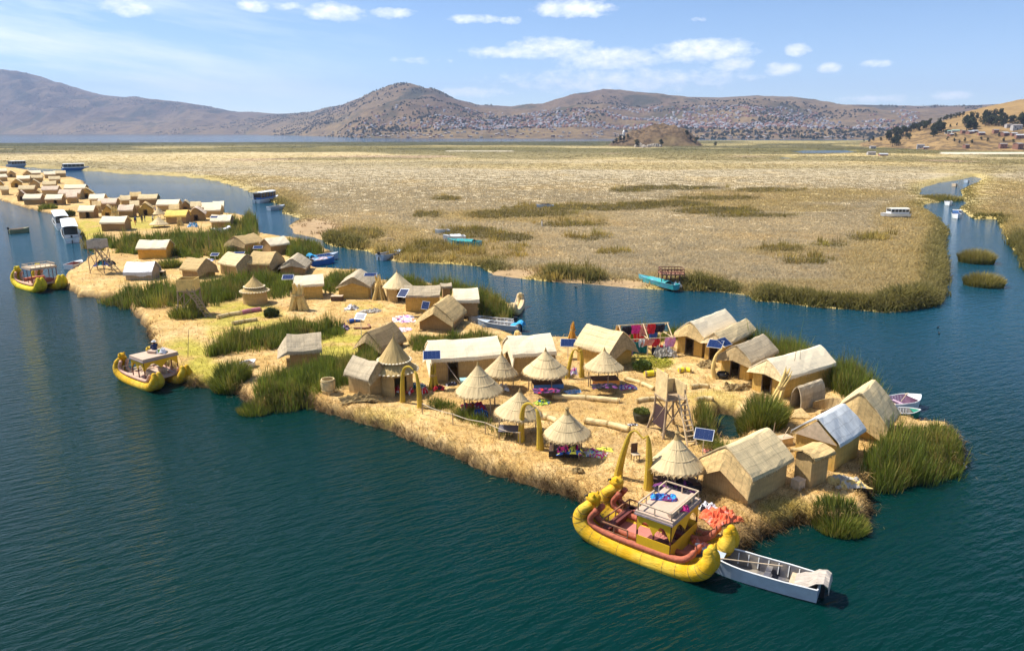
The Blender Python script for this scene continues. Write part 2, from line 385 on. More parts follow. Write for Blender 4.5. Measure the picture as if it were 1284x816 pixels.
# ================================================================ fields of the island and the marsh
ISL = [(-40, 248), (0, 251), (40, 263), (75, 271), (88, 276), (100, 289), (106, 305), (118, 309), (118, 321), (104, 333), (82, 347), (80, 360), (95, 368), (97, 373), (118, 373), (165, 378), (166, 393),
       (174, 401), (183, 413), (189, 428), (192, 440), (207, 460), (236, 483), (256, 487), (279, 488), (300, 496), (314, 511), (332, 517), (345, 511), (369, 512), (390, 511), (420, 521), (470, 535), (520, 554), (570, 575), (620, 595),
       (670, 612), (715, 622), (745, 640), (790, 662), (850, 690), (905, 697), (928, 692), (948, 678), (976, 664), (1002, 652), (1012, 657), (1050, 659), (1088, 655), (1090, 642), (1078, 624), (1092, 609), (1130, 594), (1180, 596),
       (1205, 577), (1208, 555), (1190, 540), (1150, 535), (1118, 526), (1108, 508), (1098, 492), (1062, 472), (1015, 450), (975, 440), (930, 430), (880, 422), (840, 422), (800, 425), (760, 427), (700, 429), (655, 431),
       (640, 424), (600, 414), (578, 404), (612, 399), (642, 397), (652, 391), (640, 385), (618, 373), (570, 364), (530, 360), (490, 356), (468, 358), (462, 350), (450, 343), (425, 342), (398, 341), (386, 334), (384, 326), (410, 322), (416, 318),
       (398, 308), (375, 302), (345, 298), (328, 295), (321, 290), (318, 275), (300, 271), (270, 268), (230, 264), (195, 259), (165, 254), (130, 248), (110, 240), (105, 228), (90, 223), (60, 219), (30, 213), (0, 209), (-40, 206)]
POND = [(891, 540), (892, 526), (904, 519), (918, 521), (927, 531), (935, 545), (926, 556), (912, 560), (899, 553)]
MARSH = [(-80, 205), (0, 208), (40, 210), (70, 212), (115, 214), (141, 217), (190, 219), (225, 221), (261, 225), (300, 234), (322, 243), (345, 256), (362, 269), (375, 275), (362, 283), (375, 293), (405, 303), (414, 307), (438, 312),
         (462, 316), (475, 321), (505, 329), (560, 331), (598, 335), (621, 345), (660, 350), (706, 354), (758, 357), (800, 362), (843, 365), (872, 366), (905, 367), (940, 370), (944, 378), (1000, 383), (1056, 388), (1100, 391), (1140, 389),
         (1173, 384), (1186, 370), (1187, 331), (1184, 306), (1189, 290), (1174, 273), (1156, 260), (1160, 256), (1176, 253.5), (1176, 249), (1152, 246), (1155, 236), (1176, 229.5), (1202, 225.5), (1222, 221.5), (1232, 225), (1222, 231),
         (1204, 238), (1206, 248), (1211, 256), (1204, 263), (1214, 271), (1221, 275), (1250, 275), (1263, 297), (1268, 311), (1280, 324), (1284, 338), (1330, 360), (1420, 385), (1420, 176.6), (900, 176.8), (760, 178), (700, 178.4),
         (400, 179), (200, 179.6), (0, 180.2), (-80, 180.2)]
LAGOON = [[(990, 191), (1010, 188.5), (1060, 188.5), (1078, 191), (1060, 193.5), (1010, 194)], [(968, 199), (985, 197.5), (1003, 199), (985, 201)]]
WI = wpoly(ISL); WP = wpoly(POND); WM = wpoly(MARSH); WL = [wpoly(q) for q in LAGOON]
def isl_sd(x, y): return np.minimum(poly_sd(x, y, WI) + (.7 + np.hypot(x, y) * .004) * (fbm(x * 1.1, y * 1.1, 4, 3) - .5), -poly_sd(x, y, WP))
def isl_h(x, y, sd=None):
    if sd is None: sd = isl_sd(x, y)
    far = np.clip((np.hypot(x, y) - 90) / 120, 0, 1)
    top = .82 - .25 * far
    return -.4 + (top + .4) * sstep(-.25, .75, sd) ** .7 + (.22 * (fbm(x * .45, y * .45, 3, 5) - .5) + .12 * (fbm(x * 2.1, y * 2.1, 3, 8) - .5)) * sstep(-.3, 1.2, sd)
def gz(x, y): return float(isl_h(np.array([x]), np.array([y]))[0])
def marsh_sd(x, y):
    ux = proj(x, y)[0]; s = poly_sd(x, y, WM) + (np.hypot(x, y) * (.012 - .009 * sstep(1110, 1160, ux))) * (fbm(x * .16, y * .16, 4, 21) - .5) * 2
    for q in WL: s = np.minimum(s, -poly_sd(x, y, q))
    return s
def ell(u, v, L):
    r = np.zeros(u.shape)
    for e in L:
        d = ((u - e[0]) / e[2]) ** 2 + ((v - e[1]) / e[3]) ** 2
        r = np.maximum(r, (1 - sstep(.35, 1.25, d)) * (e[4] if len(e) > 4 else 1))
    return r
def lerp(a, b, f): return a + (np.asarray(b, float) - a) * f[:, None]

MOSS = [(232, 452, 40, 30, .9), (262, 470, 40, 18, .9), (425, 432, 55, 22, .9), (300, 396, 60, 20, .8), (455, 384, 28, 6, .6), (815, 453, 34, 12, .8), (285, 418, 30, 10, .6), (110, 287, 22, 14, .9), (178, 278, 30, 10, .8), (330, 405, 40, 10, .6), (400, 470, 60, 10, .4), (895, 500, 40, 12, .35), (985, 640, 40, 18, .45), (345, 505, 40, 8, .5), (470, 520, 60, 10, .25)]
def isl_col(x, y, sd):
    u, v = proj(x, y, .8); n = fbm(x * .5, y * .5, 4, 31); n2 = fbm(x * 2.5, y * 2.5, 3, 35)
    c = lerp(np.tile((.54, .345, .125), (len(x), 1)), (.62, .43, .19), sstep(.35, .65, n))
    c = lerp(c, (.40, .25, .10), sstep(.5, .7, fbm(x * .18, y * .25, 4, 39)) * .55)
    c = lerp(c, (.44, .28, .09), sstep(.50, .75, n2) * .75)
    c = lerp(c, (.38, .33, .045), ell(u, v, MOSS) * sstep(.30, .62, n + .25 * n2))
    wet = 1 - sstep(.12, .48, sd + .35 * (n2 - .5))
    return lerp(c, (.10, .060, .028), wet * .92)

def polar_grid(d0, d1, kd, a0, a1, na):
    nd = int(math.log(d1 / d0) / kd) + 1
    D = d0 * np.exp(np.arange(nd) * kd); A = np.linspace(a0, a1, na)
    Y, S = np.meshgrid(D, A, indexing='ij'); return (S * Y), Y
def grid_mesh(name, X, Y, Z, keep, mt, colf, smooth=True):
    nd, na = X.shape; idx = np.arange(nd * na).reshape(nd, na)
    q = np.stack([idx[:-1, :-1], idx[:-1, 1:], idx[1:, 1:], idx[1:, :-1]], -1).reshape(-1, 4)
    kf = keep.ravel(); q = q[kf[q].any(1)]
    used = np.unique(q); mp = np.full(nd * na, -1); mp[used] = np.arange(len(used))
    V = np.stack([X.ravel()[used], Y.ravel()[used], Z.ravel()[used]], 1)
    return npmesh(name, V, mp[q], mt, colf(used), smooth)

# ---- island ground
M_GROUND = groundmat('trodden_straw', 9.0, 1.6, .62, 1.0, .10, (1, 1, 1))
X, Y = polar_grid(32, 520, .0045, -.80, .70, 560)
sd = isl_sd(X.ravel(), Y.ravel()); Z = isl_h(X.ravel(), Y.ravel(), sd)
tag(grid_mesh('reed_island_ground', X, Y, Z.reshape(X.shape), (sd > -.9).reshape(X.shape), M_GROUND, lambda k: isl_col(X.ravel()[k], Y.ravel()[k], sd[k])), kind='structure')

# ---- marsh ground
GOLD = [(340, 250, 55, 14), (470, 302, 80, 26), (560, 318, 90, 18), (700, 345, 60, 12), (850, 352, 60, 12), (1000, 246, 150, 10), (900, 256, 120, 8), (1120, 335, 80, 50), (1050, 368, 140, 18), (1150, 278, 60, 34), (1260, 300, 50, 70), (1250, 238, 60, 14),
        (650, 272, 130, 9), (250, 226, 160, 5, .7), (800, 210, 300, 5, .8), (1180, 205, 150, 6, .9), (850, 198, 200, 5, .7), (1100, 195, 120, 4), (1220, 215, 60, 6, .8), (330, 200, 300, 4, .5), (990, 316, 70, 7, .8), (990, 262, 90, 5, .8)]
OLIVE = [(660, 270, 70, 5), (740, 262, 90, 4), (830, 258, 70, 4), (900, 266, 60, 4), (560, 250, 17, 3, 1), (528, 271, 9, 3.5), (543, 271, 8, 3.5), (590, 294, 40, 8), (640, 300, 30, 5), (980, 316, 30, 4, .7), (1040, 310, 25, 3, .5), (790, 240, 30, 2, .8), (945, 272, 60, 3, .8), (960, 240, 50, 3, .6), (840, 237, 70, 3, .8), (720, 283, 50, 3, .7), (455, 296, 30, 8, .8), (545, 312, 35, 8, .7), (690, 262, 60, 4, .9), (620, 272, 40, 4, .8), (900, 250, 60, 3, .7), (1090, 300, 30, 5, .6), (740, 300, 30, 3, .5), (770, 318, 25, 3, .5), (1010, 330, 35, 4, .5)]
def marsh_col(x, y, sd):
    u, v = proj(x, y, .5); D = np.hypot(x, y)
    n = fbm(x * .05, y * .05, 4, 41); n2 = fbm(x * .25, y * .25, 3, 45); n3 = fbm(x * .011, y * .02, 4, 47)
    c = lerp(np.tile((.58, .472, .29), (len(x), 1)), (.51, .42, .265), sstep(.35, .65, n2))
    g = ell(u, v, GOLD); c = lerp(c, (.54, .41, .165), np.clip(g * (.45 + n), 0, 1) * .9)
    c = lerp(c, (.62, .47, .24), sstep(.55, .75, n) * .6)
    near = (1 - sstep(1.5, 9, sd)) * sstep(100, 80, D * 0 + 90 + 0 * D)
    c = lerp(c, (.46, .35, .08), (1 - sstep(1, 8, sd)) * .55)
    ol = ell(u, v, OLIVE); c = lerp(c, (.16, .125, .03), np.clip(ol * (.5 + n2), 0, 1) * .85)
    f = sstep(360, 560, D)                                       # far beds: bands of darker green and gold
    nb = fbm(x * .0045, y * .0065, 4, 53); nc = fbm(x * .01, y * .012, 3, 57)
    c = lerp(c, (.53, .41, .19), f * .7)
    c = lerp(c, (.105, .095, .025), f * sstep(.47, .56, nb) * (.6 + .4 * sstep(560, 900, D)))
    c = lerp(c, (.06, .065, .022), sstep(1050, 1350, D) * sstep(.36, .5, nb + .1 * nc) * .9 * (1 - sstep(700, 1000, u)))
    c = lerp(c, (.45, .31, .21), f * sstep(.66, .75, nc) * .6)
    c = c * (1 - .17 * sstep(150, 230, D) * (1 - sstep(420, 620, D)) * 1.0)[:, None]
    c = lerp(c, (.30, .24, .09), sstep(700, 1100, D) * .8)
    c = lerp(c, (.085, .08, .028), sstep(650, 900, D) * sstep(.5, .56, nc) * .85)
    c = lerp(c, (.05, .055, .02), sstep(980, 1250, D) * (1 - sstep(720, 1000, u)) * .85)
    sand = ((u > 1178) & (np.abs(v - 193.3) < 1.3)) * 1.0 + ((u > 560) & (u < 642) & (np.abs(v - 190.5) < .8)) * .6
    c = lerp(c, (.62, .54, .40), np.clip(sand, 0, 1))
    mud = ell(u, v, [(390, 287, 40, 14), (640, 341, 45, 5), (770, 354, 60, 4.5), (715, 350, 30, 3), (845, 362, 20, 4), (490, 318, 20, 6, .6)])
    return lerp(c, (.36, .24, .13), mud * .9), g, ol, mud, f
M_MARSH = groundmat('dry_marsh', 1.1, .22, .35, .8, .35, (1, 1, 1))
XM, YM = polar_grid(82, 1790, .0055, -.86, .92, 560)
sdm = marsh_sd(XM.ravel(), YM.ravel()); fm = np.hypot(XM, YM).ravel()
ZM = -.3 + .6 * sstep(-1.2, 1.2, sdm) + sstep(0, 3, sdm) * (.45 * fbm(XM.ravel() * .3, YM.ravel() * .3, 3, 61) + sstep(180, 420, fm) * .7) * (1 - .9 * ell(*proj(XM.ravel(), YM.ravel(), .5), [(390, 287, 40, 14), (640, 341, 45, 5), (770, 354, 60, 4.5), (715, 350, 30, 3), (845, 362, 20, 4)]))
tag(grid_mesh('marsh_ground', XM, YM, ZM.reshape(XM.shape), (sdm > -1.5).reshape(XM.shape), M_MARSH, lambda k: marsh_col(XM.ravel()[k], YM.ravel()[k], sdm[k])[0]), kind='structure')

# ================================================================ blades
def blades(P, h, w, la, lean, c0, c1, wa=None):
    N = len(P); wa = RNG.uniform(0, PI, N) if wa is None else wa
    wd = np.stack([np.cos(wa), np.sin(wa), np.zeros(N)], 1); ld = np.stack([np.cos(la), np.sin(la), np.zeros(N)], 1)
    h = h[:, None]; w = w[:, None] / 2; lean = lean[:, None]; zz = np.array([[0, 0, 1.0]])
    mid = P + ld * h * lean * .32 + zz * h * .58; tip = P + ld * h * lean + zz * h * np.sqrt(np.clip(1 - lean ** 2 * .8, .05, 1))
    V = np.stack([P - wd * w, P + wd * w, mid - wd * w * .8, mid + wd * w * .8, tip - wd * w * .15, tip + wd * w * .15], 1).reshape(-1, 3)
    i = np.arange(N)[:, None] * 6; Fq = np.concatenate([i + np.array([[0, 1, 3, 2]]), i + np.array([[2, 3, 5, 4]])], 0)
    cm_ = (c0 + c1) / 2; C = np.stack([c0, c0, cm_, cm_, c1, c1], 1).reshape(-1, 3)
    return V, Fq, C
def blade_obj(name, P, h, w, la, lean, c0, c1, mt, wa=None):
    V, Fq, C = blades(P, h, w, la, lean, c0, c1, wa); return npmesh(name, V, Fq, mt, C)
def scatter(poly, n):                       # n random points inside a world polygon
    A = np.array(poly); lo, hi = A.min(0), A.max(0); out = np.zeros((0, 2))
    for _ in range(40):
        q = RNG.uniform(lo, hi, (n * 2, 2)); q = q[poly_sd(q[:, 0], q[:, 1], poly) > 0]; out = np.concatenate([out, q])
        if len(out) >= n: break
    return out[:n]
GREENS = np.array([(.095, .145, .018), (.15, .195, .022), (.065, .105, .016), (.24, .235, .035), (.31, .24, .06)])
def clump_field(xy, seed):                  # clumps of taller, shorter, greener and drier reed
    a = fbm(xy[:, 0] * .5, xy[:, 1] * .5, 3, seed); b = fbm(xy[:, 0] * 1.3, xy[:, 1] * 1.3, 2, seed + 9); return a, b
def reeds(name, xy, hmean, zfun, wid, seed, dry=.3, k=38, rr_=(.35, .85)):
    """tufts: each centre carries k blades that fan out and shorten towards the rim of the tuft"""
    m = len(xy); a, b = clump_field(xy, seed); H_ = hmean * (.45 + .85 * sstep(.25, .75, a)) * RNG.uniform(.75, 1.2, m); Rr_ = RNG.uniform(*rr_, m) * (.7 + .3 * hmean / 1.8)
    ci = np.clip((b * 1.3 + RNG.normal(0, .2, m) - .38) * 5, 0, 4.99).astype(int); C = GREENS[ci] * RNG.uniform(.7, 1.3, (m, 1)); dryc = (RNG.uniform(0, 1, m) < dry * 1.6 * sstep(.3, .7, fbm(xy[:, 0] * .35, xy[:, 1] * .35, 2, seed + 4))) * 1.0
    rp = lambda q: np.repeat(q, k, 0); n = m * k; t_ = np.sqrt(RNG.uniform(0, 1, n)); al = RNG.uniform(0, 2 * PI, n); Q = rp(xy) + np.stack([np.cos(al), np.sin(al)], 1) * (t_ * rp(Rr_))[:, None]
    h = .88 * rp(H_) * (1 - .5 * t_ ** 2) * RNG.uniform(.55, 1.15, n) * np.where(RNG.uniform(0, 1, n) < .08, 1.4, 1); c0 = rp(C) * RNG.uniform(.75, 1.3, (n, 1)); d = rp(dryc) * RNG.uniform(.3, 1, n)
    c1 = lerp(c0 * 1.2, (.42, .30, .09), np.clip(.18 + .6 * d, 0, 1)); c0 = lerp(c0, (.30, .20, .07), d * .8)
    P = np.stack([Q[:, 0], Q[:, 1], zfun(Q[:, 0], Q[:, 1]) - .05], 1)
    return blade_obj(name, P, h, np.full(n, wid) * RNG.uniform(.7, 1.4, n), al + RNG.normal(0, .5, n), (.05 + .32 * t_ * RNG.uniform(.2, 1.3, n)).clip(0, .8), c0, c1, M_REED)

BEDS = [  # base outline in photograph pixels, reed height, blades, blade width
    ([(262, 447), (300, 420), (360, 410), (425, 412), (430, 420), (395, 430), (340, 438), (300, 443)], 1.65, 9000, .05),
    ([(322, 500), (330, 480), (352, 472), (400, 466), (436, 452), (470, 445), (470, 460), (440, 480), (420, 490), (385, 499), (350, 504)], 1.6, 9000, .045),
    ([(115, 372), (160, 365), (230, 365), (300, 350), (360, 347), (380, 357), (365, 372), (345, 375), (300, 372), (275, 384), (250, 386), (225, 384), (190, 388), (150, 378)], 1.8, 15000, .06),
    ([(104, 306), (150, 300), (210, 296), (320, 295), (325, 320), (290, 322), (260, 327), (215, 320), (165, 318), (125, 316)], 2.3, 14000, .09),
    ([(282, 291), (288, 280), (318, 277), (321, 292)], 2.6, 3500, .09),
    ([(345, 312), (362, 304), (390, 307), (410, 317), (385, 321), (370, 326)], 2.0, 5000, .07),
    ([(404, 358), (412, 350), (452, 349), (460, 355), (425, 364), (412, 368)], 1.6, 5000, .06),
    ([(600, 386), (565, 376), (530, 366), (545, 361), (600, 368), (638, 387), (634, 396), (606, 397)], 2.2, 7000, .05),
    ([(480, 361), (510, 358), (540, 361), (535, 366), (505, 364)], 1.8, 2200, .05),
    ([(512, 428), (530, 424), (600, 424), (628, 425), (622, 434), (560, 438), (520, 441)], 1.15, 6000, .045),
    ([(930, 436), (975, 442), (1015, 451), (1062, 473), (1098, 493), (1109, 509), (1088, 512), (1050, 490), (1012, 474), (975, 458)], 2.0, 17000, .045),
    ([(1094, 600), (1092, 582), (1112, 560), (1150, 543), (1190, 545), (1203, 563), (1196, 580), (1150, 590)], 1.85, 12000, .04),
    ([(760, 426), (800, 424), (870, 421), (870, 425), (800, 428), (762, 430)], 1.9, 2600, .05),
    ([(876, 552), (874, 528), (880, 514), (893, 520), (889, 540), (898, 558), (912, 566), (908, 574), (888, 568)], 1.2, 2600, .035),
    ([(548, 512), (540, 505), (560, 503), (602, 524), (640, 545), (632, 548), (590, 530)], .75, 1800, .035)]
for i, (px, hh, n, wd) in enumerate(BEDS):
    q = scatter(wpoly(px, .8), int(n / 30)); o = reeds('reed_bed', q, hh, lambda x, y: np.maximum(isl_h(x, y), -.1), wd, 100 + i * 7, .24)
    tag(o, 'bed of standing green and tan reeds growing on the straw island', 'reed bed', 'reed beds on the island', 'stuff')
# countable clumps
CL = [((955, 536), 1.35, 2.1, 2600, .04, 'round dark green reed clump beside the island pond'), ((290, 480), 1.35, 1.7, 1800, .045, 'round reed clump on the shore beside the moored reed boat'), ((320, 508), 1.1, 1.0, 1000, .04, 'low reed tuft at the water edge left of the barrel'),
      ((1054, 650), 1.2, 1.0, 2000, .04, 'low green reed patch in the water in front of the tan box hut'), ((188, 343), .9, 1.2, 500, .06, 'small bush just below the orange walled hut'), ((214, 337), 1.4, 1.5, 900, .06, 'leafy green bush right of the orange walled hut'),
      ((235, 400), 1.6, 1.5, 900, .05, 'reed tuft at the foot of the leaning watchtower'), ((60, 262), 2.0, 1.6, 500, .10, 'dark bush at the corner of the far straw beach'), ((1224, 329), 2.2, 2.3, 2600, .06, 'larger golden reed clump standing in the open channel'), ((1233, 358), 2.1, 1.9, 2400, .055, 'smaller golden reed clump nearest in the open channel'),
      ((1180, 251), 5.5, 2.0, 1200, .14, 'reed hummock jutting into the winding channel')]
for i, ((u, v), r, hh, n, wd, lab) in enumerate(CL):
    p = at(u, v, .5 if u < 1100 else 0.0); a = RNG.uniform(0, 2 * PI, n); rr = r * np.sqrt(RNG.uniform(0, 1, n)); q = np.stack([p.x + rr * np.cos(a) * 1.15, p.y + rr * np.sin(a)], 1)
    z = np.maximum(isl_h(q[:, 0], q[:, 1]), -.1) if u < 1100 else np.full(n, .0)
    e = 1 - .45 * (rr / r) ** 2
    c, b_ = clump_field(q, 300 + i); h = hh * e * RNG.uniform(.6, 1.15, n); k = np.clip((b_ + RNG.normal(0, .25, n) - .1) * 5, 0, 4.99).astype(int); c0 = GREENS[k] * RNG.uniform(.8, 1.2, (n, 1))
    g = u > 1100; c1 = lerp(c0 * 1.2, (.40, .29, .09), np.full(n, .75 if g else .2)); c0 = lerp(c0, (.24, .19, .05), np.full(n, .4 if g else 0))
    P = np.stack([q[:, 0], q[:, 1], z - .05], 1) - np.array([p.x, p.y, 0])
    o = blade_obj('reed_clump', P, h, np.full(n, wd) * RNG.uniform(.7, 1.4, n), a, (.15 + .45 * (rr / r) * RNG.uniform(.2, 1, n)).clip(0, .75), c0, c1, M_REED)
    o.location = (p.x, p.y, 0); tag(o, lab, 'reed clump', 'free-standing reed clumps')

# ---- dry marsh reeds: one mass
n = 145000
uu = RNG.uniform(-70, 1430, n * 2); vv = 178.5 + (396 - 178.5) * RNG.uniform(0, 1, n * 2) ** 1.05
dz = ray(0, 0); xs = (uu - CU) / F; ys = (CV - vv) / F; tt = -H / (-SP + ys * CP); q = np.stack([xs * tt, (CP + ys * SP) * tt], 1)
sq = marsh_sd(q[:, 0], q[:, 1]); ok = sq > .15; q = q[ok][:n]; sq = sq[ok][:n]; D = np.hypot(q[:, 0], q[:, 1])
c, g, ol, mud, f = marsh_col(q[:, 0], q[:, 1], sq); u_, v_ = proj(q[:, 0], q[:, 1], 0)
keep = RNG.uniform(0, 1, len(q)) > mud * .97
bright = ((u_ > 1178) & (np.abs(v_ - 193.3) < 1.5)); keep &= ~bright
q, sq, D, c, g, ol, u_, v_ = (k_[keep] for k_ in (q, sq, D, c, g, ol, u_, v_))
edge = (1 - sstep(1.2, 4.5, sq)) * np.maximum.reduce([ell(u_, v_, [(1060, 380, 135, 24), (1182, 330, 30, 70, .6), (1166, 250, 30, 16, .25), (1300, 335, 60, 50), (890, 366, 40, 10), (722, 350, 40, 14), (430, 305, 40, 12), (1200, 248, 45, 26, .5), (590, 340, 60, 8, .7), (350, 262, 30, 12, .5), (1235, 278, 30, 8)])])
hcl = fbm(q[:, 0] * .22, q[:, 1] * .22, 3, 71)
chan = ell(u_, v_, [(1195, 245, 55, 40), (1210, 285, 50, 25)]); hh = (.24 + .46 * hcl) * (1 + .45 * g + .7 * ol) * (1 + 1.9 * edge) * (.7 + .3 * sstep(.1, 2, sq)) * (1 - .55 * chan)
farf = sstep(170, 420, D); hh = hh * (1 - .45 * farf * (1 - np.clip(ol + edge, 0, 1)))
B = 5; rep = lambda k_: np.repeat(k_, B, 0)
N = len(q) * B; sp_ = .35 + D * .0016
P = rep(np.stack([q[:, 0], q[:, 1], np.zeros(len(q))], 1)); P[:, 0] += RNG.normal(0, 1, N) * rep(sp_) * .6; P[:, 1] += RNG.normal(0, 1, N) * rep(sp_) * .6
ix = np.clip((np.log(np.maximum(P[:, 1], 82.1) / 82) / .0055).astype(int), 0, XM.shape[0] - 1); ia = np.clip(((P[:, 0] / P[:, 1] + .86) / 1.78 * 559).round().astype(int), 0, 559)
P[:, 2] = np.maximum(ZM.reshape(XM.shape)[ix, ia], -.05) - .05
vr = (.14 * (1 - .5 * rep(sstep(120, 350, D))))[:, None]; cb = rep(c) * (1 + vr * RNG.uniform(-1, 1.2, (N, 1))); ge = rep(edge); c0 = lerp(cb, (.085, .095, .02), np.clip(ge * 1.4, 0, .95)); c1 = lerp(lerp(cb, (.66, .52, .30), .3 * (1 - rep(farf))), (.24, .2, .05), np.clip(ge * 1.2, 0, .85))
gk = (rep(ol) > .4) & (RNG.uniform(0, 1, N) < .5); c0[gk] = np.array((.14, .12, .03)); c1[gk] = np.array((.27, .21, .05))
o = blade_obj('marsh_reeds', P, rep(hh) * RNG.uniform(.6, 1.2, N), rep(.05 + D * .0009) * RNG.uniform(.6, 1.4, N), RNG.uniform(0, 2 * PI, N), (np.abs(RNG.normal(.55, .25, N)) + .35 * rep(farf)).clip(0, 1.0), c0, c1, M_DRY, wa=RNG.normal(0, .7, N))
tag(o, 'wide field of dry tan and golden reeds across the channel', 'reed field', None, 'stuff')

# ---- rounded golden tussocks standing in patches of the marsh
T_ = []
for (u, v, ru, rv, *k_) in OLIVE + [(500, 325, 60, 6), (560, 322, 50, 9), (440, 306, 25, 6), (620, 318, 40, 12), (720, 346, 34, 7), (880, 362, 20, 4)]:
    m_ = int(6 + ru * rv * .11); a = RNG.uniform(0, 2 * PI, m_); q = np.sqrt(RNG.uniform(0, 1, m_)); T_ += [tuple(at(u + ru * 1.05 * q_ * math.cos(a_), v + rv * q_ * math.sin(a_) * 1.1, .3)[:2]) for a_, q_ in zip(a, q)]
T_ = np.array(T_); T_ = T_[marsh_sd(T_[:, 0], T_[:, 1]) > .4]; D = np.hypot(T_[:, 0], T_[:, 1]); _g = GREENS.copy(); GREENS[:] = np.array([(.28, .22, .045), (.46, .33, .08), (.20, .17, .035), (.50, .37, .11), (.38, .31, .07)])
o = reeds('marsh_tussocks', T_, 1.75, lambda x, y: np.full(x.shape, .35), .10, 411, .5, 46, (.8, 1.9)); GREENS[:] = _g
tag(o, 'rounded golden brown tussocks in patches across the marsh', 'tussocks', None, 'stuff')
# ---- broken reeds drifting on the water by the bank
k = RNG.choice([i for i in range(18, 60)], 550); tq = RNG.uniform(0, 1, (550, 1)); A = np.array(WI); e = A[k] * (1 - tq) + A[k + 1] * tq; a = RNG.uniform(0, 2 * PI, 550); e += np.stack([np.cos(a), np.sin(a)], 1) * (RNG.exponential(.6, 550))[:, None]
e = e[poly_sd(e[:, 0], e[:, 1], WI) < -.3]; N = len(e); c = np.array((.34, .25, .10)) * RNG.uniform(.5, 1.4, (N, 1)); V, Fq, C = blades(np.stack([e[:, 0], e[:, 1], np.zeros(N)], 1), RNG.uniform(.12, .45, N), RNG.uniform(.015, .035, N), RNG.uniform(0, 6.3, N), np.full(N, 1.0), c, c, wa=RNG.uniform(0, 6.3, N)); V[:, 2] = .02
o = npmesh('drifting_reeds', V, Fq, M_DRY, C); tag(o, 'broken reeds drifting on the water along the bank', 'floating reeds', None, 'stuff')
# ---- loose straw on the near island
n = 80000
vv = 290 + 405 * RNG.uniform(0, 1, n) ** .8; uu = RNG.uniform(80, 1215, n); xs = (uu - CU) / F; ys = (CV - vv) / F; tt = (.8 - H) / (-SP + ys * CP)
q = np.stack([xs * tt, (CP + ys * SP) * tt], 1); sq = isl_sd(q[:, 0], q[:, 1])
bk = 13000; A = np.array(WI); seg = [i for i in range(len(ISL) - 1) if 18 <= i <= 52]
k = RNG.choice(seg, bk); tq = RNG.uniform(0, 1, (bk, 1)); e = A[k] * (1 - tq) + A[k + 1] * tq + RNG.normal(0, .45, (bk, 2)); q = np.concatenate([q, e]); sq = np.concatenate([sq, isl_sd(e[:, 0], e[:, 1])])
ok = sq > -.25; q = q[ok]; sq = sq[ok]; N = len(q); z = isl_h(q[:, 0], q[:, 1], sq)
c = isl_col(q[:, 0], q[:, 1], sq + .04) * RNG.uniform(.55, 1.4, (N, 1)) * np.where(RNG.uniform(0, 1, (N, 1)) < .1, .3, 1.0); u_, v_ = proj(q[:, 0], q[:, 1], .8)
gx = (isl_sd(q[:, 0] + .2, q[:, 1]) - sq); gy = (isl_sd(q[:, 0], q[:, 1] + .2) - sq); outa = np.arctan2(-gy, -gx)
rim = 1 - sstep(.3, .9, sq); la = np.where(RNG.uniform(0, 1, N) < rim * .85, outa + RNG.normal(0, .5, N), RNG.uniform(0, 2 * PI, N))
tuf = fbm(q[:, 0] * 1.4, q[:, 1] * 1.4, 3, 205); hg = RNG.uniform(.14, .38, N) * (1 + (.1 + 1.3 * sstep(.4, .7, tuf)) * rim)
P = np.stack([q[:, 0], q[:, 1], z - .01], 1)
o = blade_obj('straw_litter', P, hg, RNG.uniform(.015, .04, N) * np.clip(q[:, 1] / 50, 1, 3), la, np.where(rim > .5, RNG.uniform(.8, 1.15, N), RNG.uniform(.95, 1.12, N)), c, c * 1.1, M_DRY); tag(o, 'loose straw strewn over the island and hanging off its edge', 'straw', None, 'stuff')
# ================================================================ mountains, hills, town
def interp(u, pts): return np.interp(u, [p[0] for p in pts], [p[1] for p in pts])
RIDGE = [(-120, 96), (-40, 90), (0, 88), (20, 89), (45, 95), (70, 101), (100, 112), (135, 120), (200, 126), (240, 131), (300, 141), (350, 143), (390, 142), (430, 134), (460, 122), (490, 111), (515, 109), (545, 116), (580, 128), (600, 134), (640, 136),
         (680, 133), (720, 122), (755, 115), (800, 120), (850, 122), (900, 123), (945, 121), (1000, 127), (1050, 133), (1100, 135), (1160, 136), (1210, 135), (1284, 133), (1420, 130)]
FOOT = [(-120, 150), (0, 146), (60, 140), (140, 147), (230, 152), (330, 160), (390, 160), (440, 152), (480, 149), (540, 154), (590, 160), (660, 156), (740, 152), (820, 156), (900, 154), (1000, 156), (1100, 158), (1420, 160)]
SHORE = [(-120, 6500), (0, 6200), (300, 5200), (400, 3300), (460, 2350), (540, 2200), (800, 2150), (1100, 2000), (1420, 1950)]
